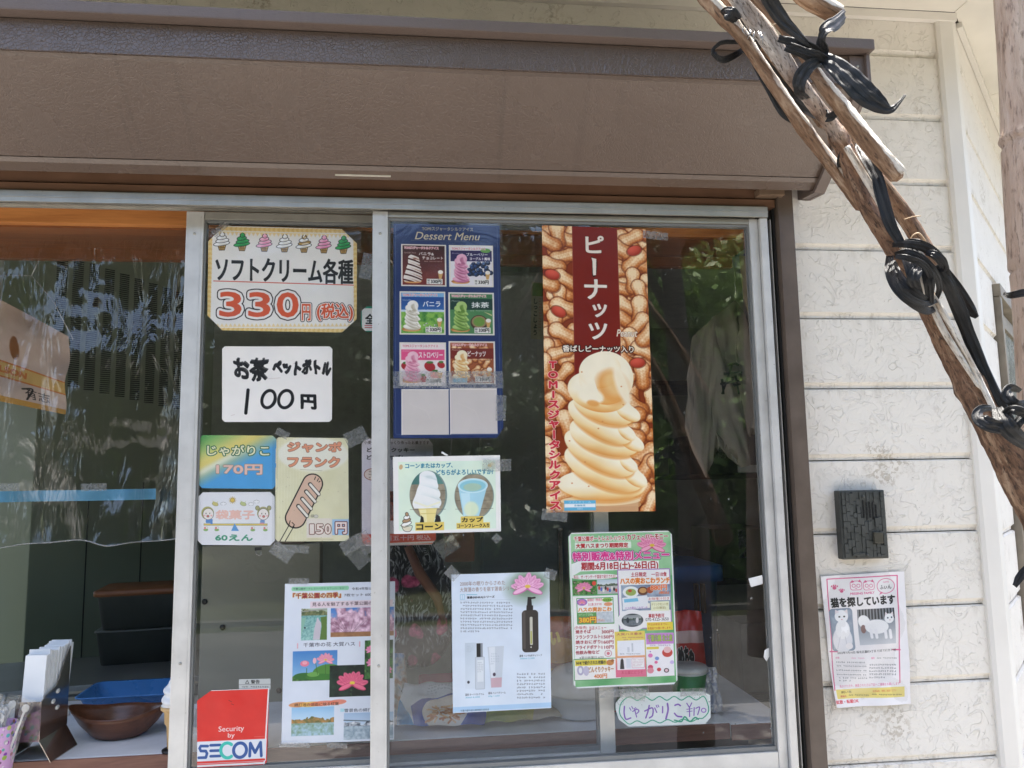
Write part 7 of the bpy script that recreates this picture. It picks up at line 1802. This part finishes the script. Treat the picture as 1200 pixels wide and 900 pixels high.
for i, r_ in enumerate((
    [(1046,287,-.66,5.8,0),(1062,286,-.695,9.4,0),(1082,290,-.70,10.8,-10),(1098,301,-.695,10.1,10),(1106,313,-.68,8.6,30)],
    [(1049,298,-.665,5.8,0),(1064,296,-.70,8.6,0),(1082,304,-.705,9.4,10),(1096,320,-.70,8.6,20),(1101,338,-.68,7.9,30),(1096,352,-.66,6.5,20)],
    [(1043,300,-.64,8.6,0),(1042,318,-.66,10.1,10),(1051,338,-.68,11.5,0),(1068,354,-.69,11.5,-10),(1086,364,-.68,10.1,0),(1098,360,-.66,6.5,0)],
    [(1046,306,-.65,6.5,0),(1053,322,-.68,10.1,0),(1066,338,-.695,10.8,0),(1082,350,-.69,9.4,0),(1094,352,-.67,6.5,0)],
    [(1079,308,-.69,8.6,30),(1075,317,-.71,13.0,10),(1070,328,-.71,14.4,-10),(1074,338,-.70,12.2,-30)],
    [(1058,292,-.675,9,0),(1066,312,-.70,13,10),(1072,332,-.70,13,-10),(1080,356,-.68,9,0)],
    [(1070,288,-.68,9,0),(1082,308,-.695,12,15),(1088,330,-.70,12,-10),(1090,356,-.68,8,0)],
    [(1050,300,-.70,6,20),(1066,303,-.712,8,-25),(1084,312,-.712,8,15),(1092,330,-.70,7,-20),(1090,350,-.68,6,10)],
    [(1044,310,-.665,6,10),(1050,332,-.695,8,-20),(1066,348,-.70,8,15),(1084,356,-.69,7,-10),(1099,352,-.67,5,10)],
    [(1060,282,-.68,5,30),(1078,284,-.70,7,-20),(1096,294,-.70,7,20),(1108,308,-.69,5,-30),(1112,322,-.68,3,0)],
    [(1085,296,-.70,6.5,0),(1096,298,-.71,9.4,20),(1105,307,-.71,10.1,0),(1106,316,-.70,6.5,-20),(1097,316,-.69,4.3,0)])):
    ribbon(r_, None, k2, 'band', 50+i)
ribbon([(1013,150,-.60,9,20),(1018,160,-.605,10,0),(1008,168,-.61,12,-20),(1013,180,-.64,14,0),(1026,204,-.66,15,10),(1035,235,-.668,15,-8),(1043,262,-.672,14,0),(1056,286,-.675,10,0)], 'black strip running down from the upper pole to the middle knot', seed=61)
ribbon([(996,168,-.64,8,0),(985,186,-.63,9,20),(990,204,-.60,10,0),(1002,228,-.60,9,0),(1012,246,-.60,7,10),(1022,262,-.605,5,0)], 'thin black strap hugging the underside of the split pole', seed=62)
ribbon([(1099,310,-.68,12,0),(1110,330,-.675,16,10),(1122,358,-.665,17,0),(1135,392,-.66,16,-15),(1150,430,-.66,16,10),(1168,470,-.665,17,0),(1188,505,-.67,16,0),(1210,530,-.675,14,0)], 'long glossy black strap from the middle knot to the right edge', seed=63, cup=.5)
ribbon([(1105,316,-.65,12,0),(1122,340,-.645,15,0),(1136,362,-.64,14,0),(1145,372,-.64,5,0)], 'short dull black strap behind the long glossy one', seed=64, cup=.3)
k3 = empty('vinyl_tie', P(1178, 495, -.70).to_tuple(), 'lowest knot of black vinyl tape at the right edge of the picture', 'tie')
for i, r_ in enumerate((
    [(1162,478,-.69,7,0),(1150,480,-.70,12,30),(1147,489,-.71,16,10),(1160,498,-.72,18,0),(1180,503,-.72,14,0)],
    [(1168,478,-.70,12,0),(1174,492,-.72,20,10),(1184,505,-.725,22,0),(1200,518,-.72,18,0),(1216,522,-.71,14,0)],
    [(1196,458,-.70,6,20),(1184,455,-.71,12,30),(1181,465,-.715,14,0),(1192,474,-.72,12,-20),(1206,472,-.715,9,0)],
    [(1188,508,-.72,8,10),(1194,494,-.73,12,20),(1206,486,-.73,14,0),(1222,484,-.73,10,0)],
    [(1176,486,-.71,8,0),(1186,480,-.73,12,20),(1200,484,-.735,12,-20),(1216,494,-.73,10,0)])):
    ribbon(r_, None, k3, 'band', 70+i)
ribbon([(1216,660,-.66,9,0),(1204,667,-.66,10,10),(1195,677,-.66,10,20),(1189,687,-.66,7,40)], 'small black ribbon tail poking in low at the right edge', seed=81)
ribbon([(1176,344,-.56,3,0),(1184,346,-.60,8,0),(1200,343,-.615,10,0),(1230,340,-.61,10,0)], 'black band round the upright bamboo pole', seed=82, name='bamboo_band', cat='band')
# band on the split pole, twine loop and loose straw
ribbon([(846,18,-.62,6,0),(850,15,-.655,14,20),(857,17,-.665,17,0),(864,24,-.655,12,-20)], 'silvery black wrap round the top of the split pole', seed=83, name='tape_wrap', cat='tape wrap')
TW = plain('pale_twine', (.55,.42,.28), .8)
def wire(pts, r, label, name, cat):
    o = MB().tube([P(*q) for q in smooth_path(pts, 5)], r, 6).build(name, TW, None); return tag(o, label, cat)
wire([(1066,288,-.64),(1068,278,-.65),(1076,273,-.655),(1083,280,-.65),(1087,288,-.64)], .0010, 'loose twine loop standing above the middle knot', 'twine_loop', 'twine')
wire([(905,29,-.68),(912,27,-.69),(917,29,-.70)], .0008, 'short pale straw sticking out of the upper poles', 'straw', 'straw')
wire([(1060,257,-.60),(1070,254,-.61),(1079,253,-.62)], .0008, 'tiny straw sticking out beside the twine loop', 'straw', 'straw')
tw_ = MB(); rr = random.Random(3)
for i in range(7):
    x0 = 872+i*3.2; tw_.tube([P(x0, 30+i*1.2, -.655), P(x0+rr.uniform(-4, 4), 36+i*1.6, -.662), P(x0+rr.uniform(-3, 8), 42+i*1.8, -.655)], .0007, 5)
tag(tw_.build('wire_twist', plain('bright_wire', (.4,.4,.4), .3, .8)), 'twisted silvery wire between the two upper poles', 'wire')
# ------------------------------------------------------------------ the park in front (seen in the glass) and the ground
def ground_mat():
    m, nt, out = newmat('asphalt'); N = NT(nt); co = N.co('Object')
    a = N.noise(co, 1.3, 6); b = N.noise(co, 160, 3); c = N.mix(.5, N.ramp(a, [(.3, (.22,.21,.195)), (.7, (.32,.305,.28))]), N.ramp(b, [(.35, (.14,.135,.125)), (.7, (.42,.40,.375))]))
    N.pbr(out, c, .85, 0, N.bump(b, .5, .004), .3); return m
def grass_mat():
    m, nt, out = newmat('lawn'); N = NT(nt); co = N.co('Object'); a = N.noise(co, 2.0, 6); b = N.noise(co, 40, 4)
    c = N.mix(.5, N.ramp(a, [(.35, (.02,.028,.010)), (.65, (.045,.055,.02))]), N.ramp(b, [(.35, (.012,.018,.006)), (.7, (.07,.068,.03))])); N.pbr(out, c, .9, 0, N.bump(b, 1, .03), .2); return m
g = MB(); g.add([(-200,-200,-.004),(200,-200,-.004),(200,200,-.004),(-200,200,-.004)], [(0,1,2,3)]); tag(g.build('lawn', grass_mat()), kind='structure')
g = MB(); g.add([(-60,-3.7,0),(60,-3.5,0),(60,-.001,0),(-60,-.001,0)], [(0,1,2,3)]); tag(g.build('pavement', ground_mat()), kind='structure')
g = MB(); g.add([(-60,-7.0,.0),(60,-6.4,.0),(60,-3.505,.0),(-60,-3.705,.0)], [(0,1,2,3)]); tag(g.build('path', plain('shaded_asphalt_path', (.075,.072,.066), .85, 0, .25, .5, 6)), kind='structure')  # far paving coloured dark to stand in for tree shade
KERB = plain('kerb_concrete', (.05,.048,.042), .8, 0, .15, .3, 20)
kb = MB(); kb.box(-60, 60, -7.15, -7.02, -.05, .05); tag(kb.build('kerb', KERB), kind='structure')
LEAF = None
def leaf_mat(nm, a, b):
    m, nt, out = newmat(nm); N = NT(nt); co = N.co('Object'); n_ = N.noise(co, 3.5, 4); f = N.noise(co, 30, 2)
    c = N.mix(.5, N.ramp(n_, [(.35, a), (.65, b)]), N.ramp(f, [(.3, a), (.7, b)]))
    d = N.n('BsdfPrincipled', i_Roughness=.45); N.l(c, d.inputs['Base Color']); t = N.n('BsdfTranslucent'); N.l(c, t.inputs[0])
    mx = N.n('MixShader'); mx.inputs[0].default_value = .25; N.l(d.outputs[0], mx.inputs[1]); N.l(t.outputs[0], mx.inputs[2]); N.l(mx.outputs[0], out.inputs[0]); return m
LM = [leaf_mat('leaf_green', (.08,.16,.035), (.22,.34,.07)), leaf_mat('leaf_dark', (.014,.030,.010), (.035,.065,.018))]
BK = plain('tree_bark', (.09,.07,.055), .85, 0, .3, .6, 25)
def crown_mesh(seed, clumps, leaf=.09, n_per=900):
    rng = np.random.default_rng(seed); V = []; 
    for (cx, cy, cz, r) in clumps:
        n = int(n_per*r*r*1.6); d = rng.normal(size=(n, 3)); d /= np.linalg.norm(d, axis=1)[:, None]
        rad = r*(.45+.6*rng.random(n)**.6)[:, None]; c = np.array([cx, cy, cz])+d*rad*np.array([1, 1, .78])
        a = rng.normal(size=(n, 3)); a /= np.linalg.norm(a, axis=1)[:, None]; b = np.cross(a, rng.normal(size=(n, 3))); b /= np.linalg.norm(b, axis=1)[:, None]
        s = leaf*(.6+.8*rng.random(n))[:, None]; V.append(np.stack([c-a*s, c+b*s*.45, c+a*s, c-b*s*.45], 1))
    V = np.concatenate(V).reshape(-1, 3); nf = len(V)//4; me = bpy.data.meshes.new('crown')
    me.vertices.add(len(V)); me.vertices.foreach_set('co', V.ravel().astype(np.float32)); me.loops.add(nf*4); me.loops.foreach_set('vertex_index', np.arange(nf*4, dtype=np.int32))
    me.polygons.add(nf); me.polygons.foreach_set('loop_start', np.arange(nf, dtype=np.int32)*4); me.update(calc_edges=True); return me
def tree(name, loc, h, spread, seed, label, lm=0, low=.25, trunk_r=.14, group='trees across the path'):
    rr = random.Random(seed); e_ = empty(name, loc, label, 'tree', group)
    cl = []
    for i in range(int(15*spread)):
        a = rr.uniform(0, 6.28); q = rr.uniform(0, 1)**.5*spread; z = h*rr.uniform(low, .92); q *= 1-.55*((z/h-.5)/.5)**2
        cl.append((q*cos(a), q*sin(a), z, rr.uniform(.55, .95)))
    me = crown_mesh(seed, cl); o = bpy.data.objects.new('crown', me); me.materials.append(LM[lm]); COL.objects.link(o); o.parent = e_
    mb = MB(); mb.tube([(0, 0, 0), (.04, .02, h*.25), (-.03, .03, h*.5), (.03, 0, h*.8)], [trunk_r*1.25, trunk_r, trunk_r*.7, trunk_r*.25], 12, jit=.06)
    for i in range(6):
        a = rr.uniform(0, 6.28); z = h*rr.uniform(.3, .6); mb.tube([(0, 0, z), (cos(a)*spread*.3, sin(a)*spread*.3, z+h*.08), (cos(a)*spread*.7, sin(a)*spread*.7, z+h*.2)], [trunk_r*.45, trunk_r*.3, trunk_r*.1], 8)
    me = mb.mesh('trunk'); o = bpy.data.objects.new('trunk', me); me.materials.append(BK); COL.objects.link(o); o.parent = e_
    return e_
TR = [(3.9,-8.9,4.6,1.5,'the nearest, low crowned one'),(-7.5,-12,6.6,3.2,'far left'),(-2.5,-10.8,6.2,3.0,'left'),(1.2,-11.6,6.5,3.2,'middle'),(5.6,-11.8,6.4,3.0,'right'),(9.6,-13.2,7.0,3.4,'far right'),(14,-12.4,6.6,3.4,'outermost right'),(-12.5,-12,6.6,3.4,'outermost left')]
for i, (x, y, h, s, w) in enumerate(TR): tree('park_tree', (x, y, -.004), h, s, 30+i, 'leafy park tree across the path, mirrored in glass, %s' % w, 0 if i == 0 else 1, .12)

for i, (x, y, h, s, w) in enumerate([(-10,-17.5,7.4,4.2,'far left'),(-4.5,-18,7.8,4.4,'left'),(.5,-18.5,7.6,4.2,'centre'),(5,-17.6,7.8,4.4,'right'),(11,-18,7.5,4.4,'far right')]):
    tree('park_tree', (x, y, -.004), h, s, 60+i, 'dark leafy tree of the back row across the path, %s' % w, 1, .05)
hd = empty('clipped_hedge', (0, -11.2, -.004), 'long dark hedge beyond the lawn strip, mirrored low in the glass', 'hedge')
rr = random.Random(77); cl = [(-15+i*.55+rr.uniform(-.15, .15), rr.uniform(-.3, .3), rr.uniform(.35, 1.25), rr.uniform(.5, .75)) for i in range(60)]
me = crown_mesh(77, cl, .07, 1500); o = bpy.data.objects.new('foliage', me); me.materials.append(LM[1]); COL.objects.link(o); o.parent = hd
sap = tree('young_tree', (1.34, -2.35, 0), 5.4, .85, 91, 'slim young tree in front of the window, mirrored in the right pane', 0, .66, .078, None)
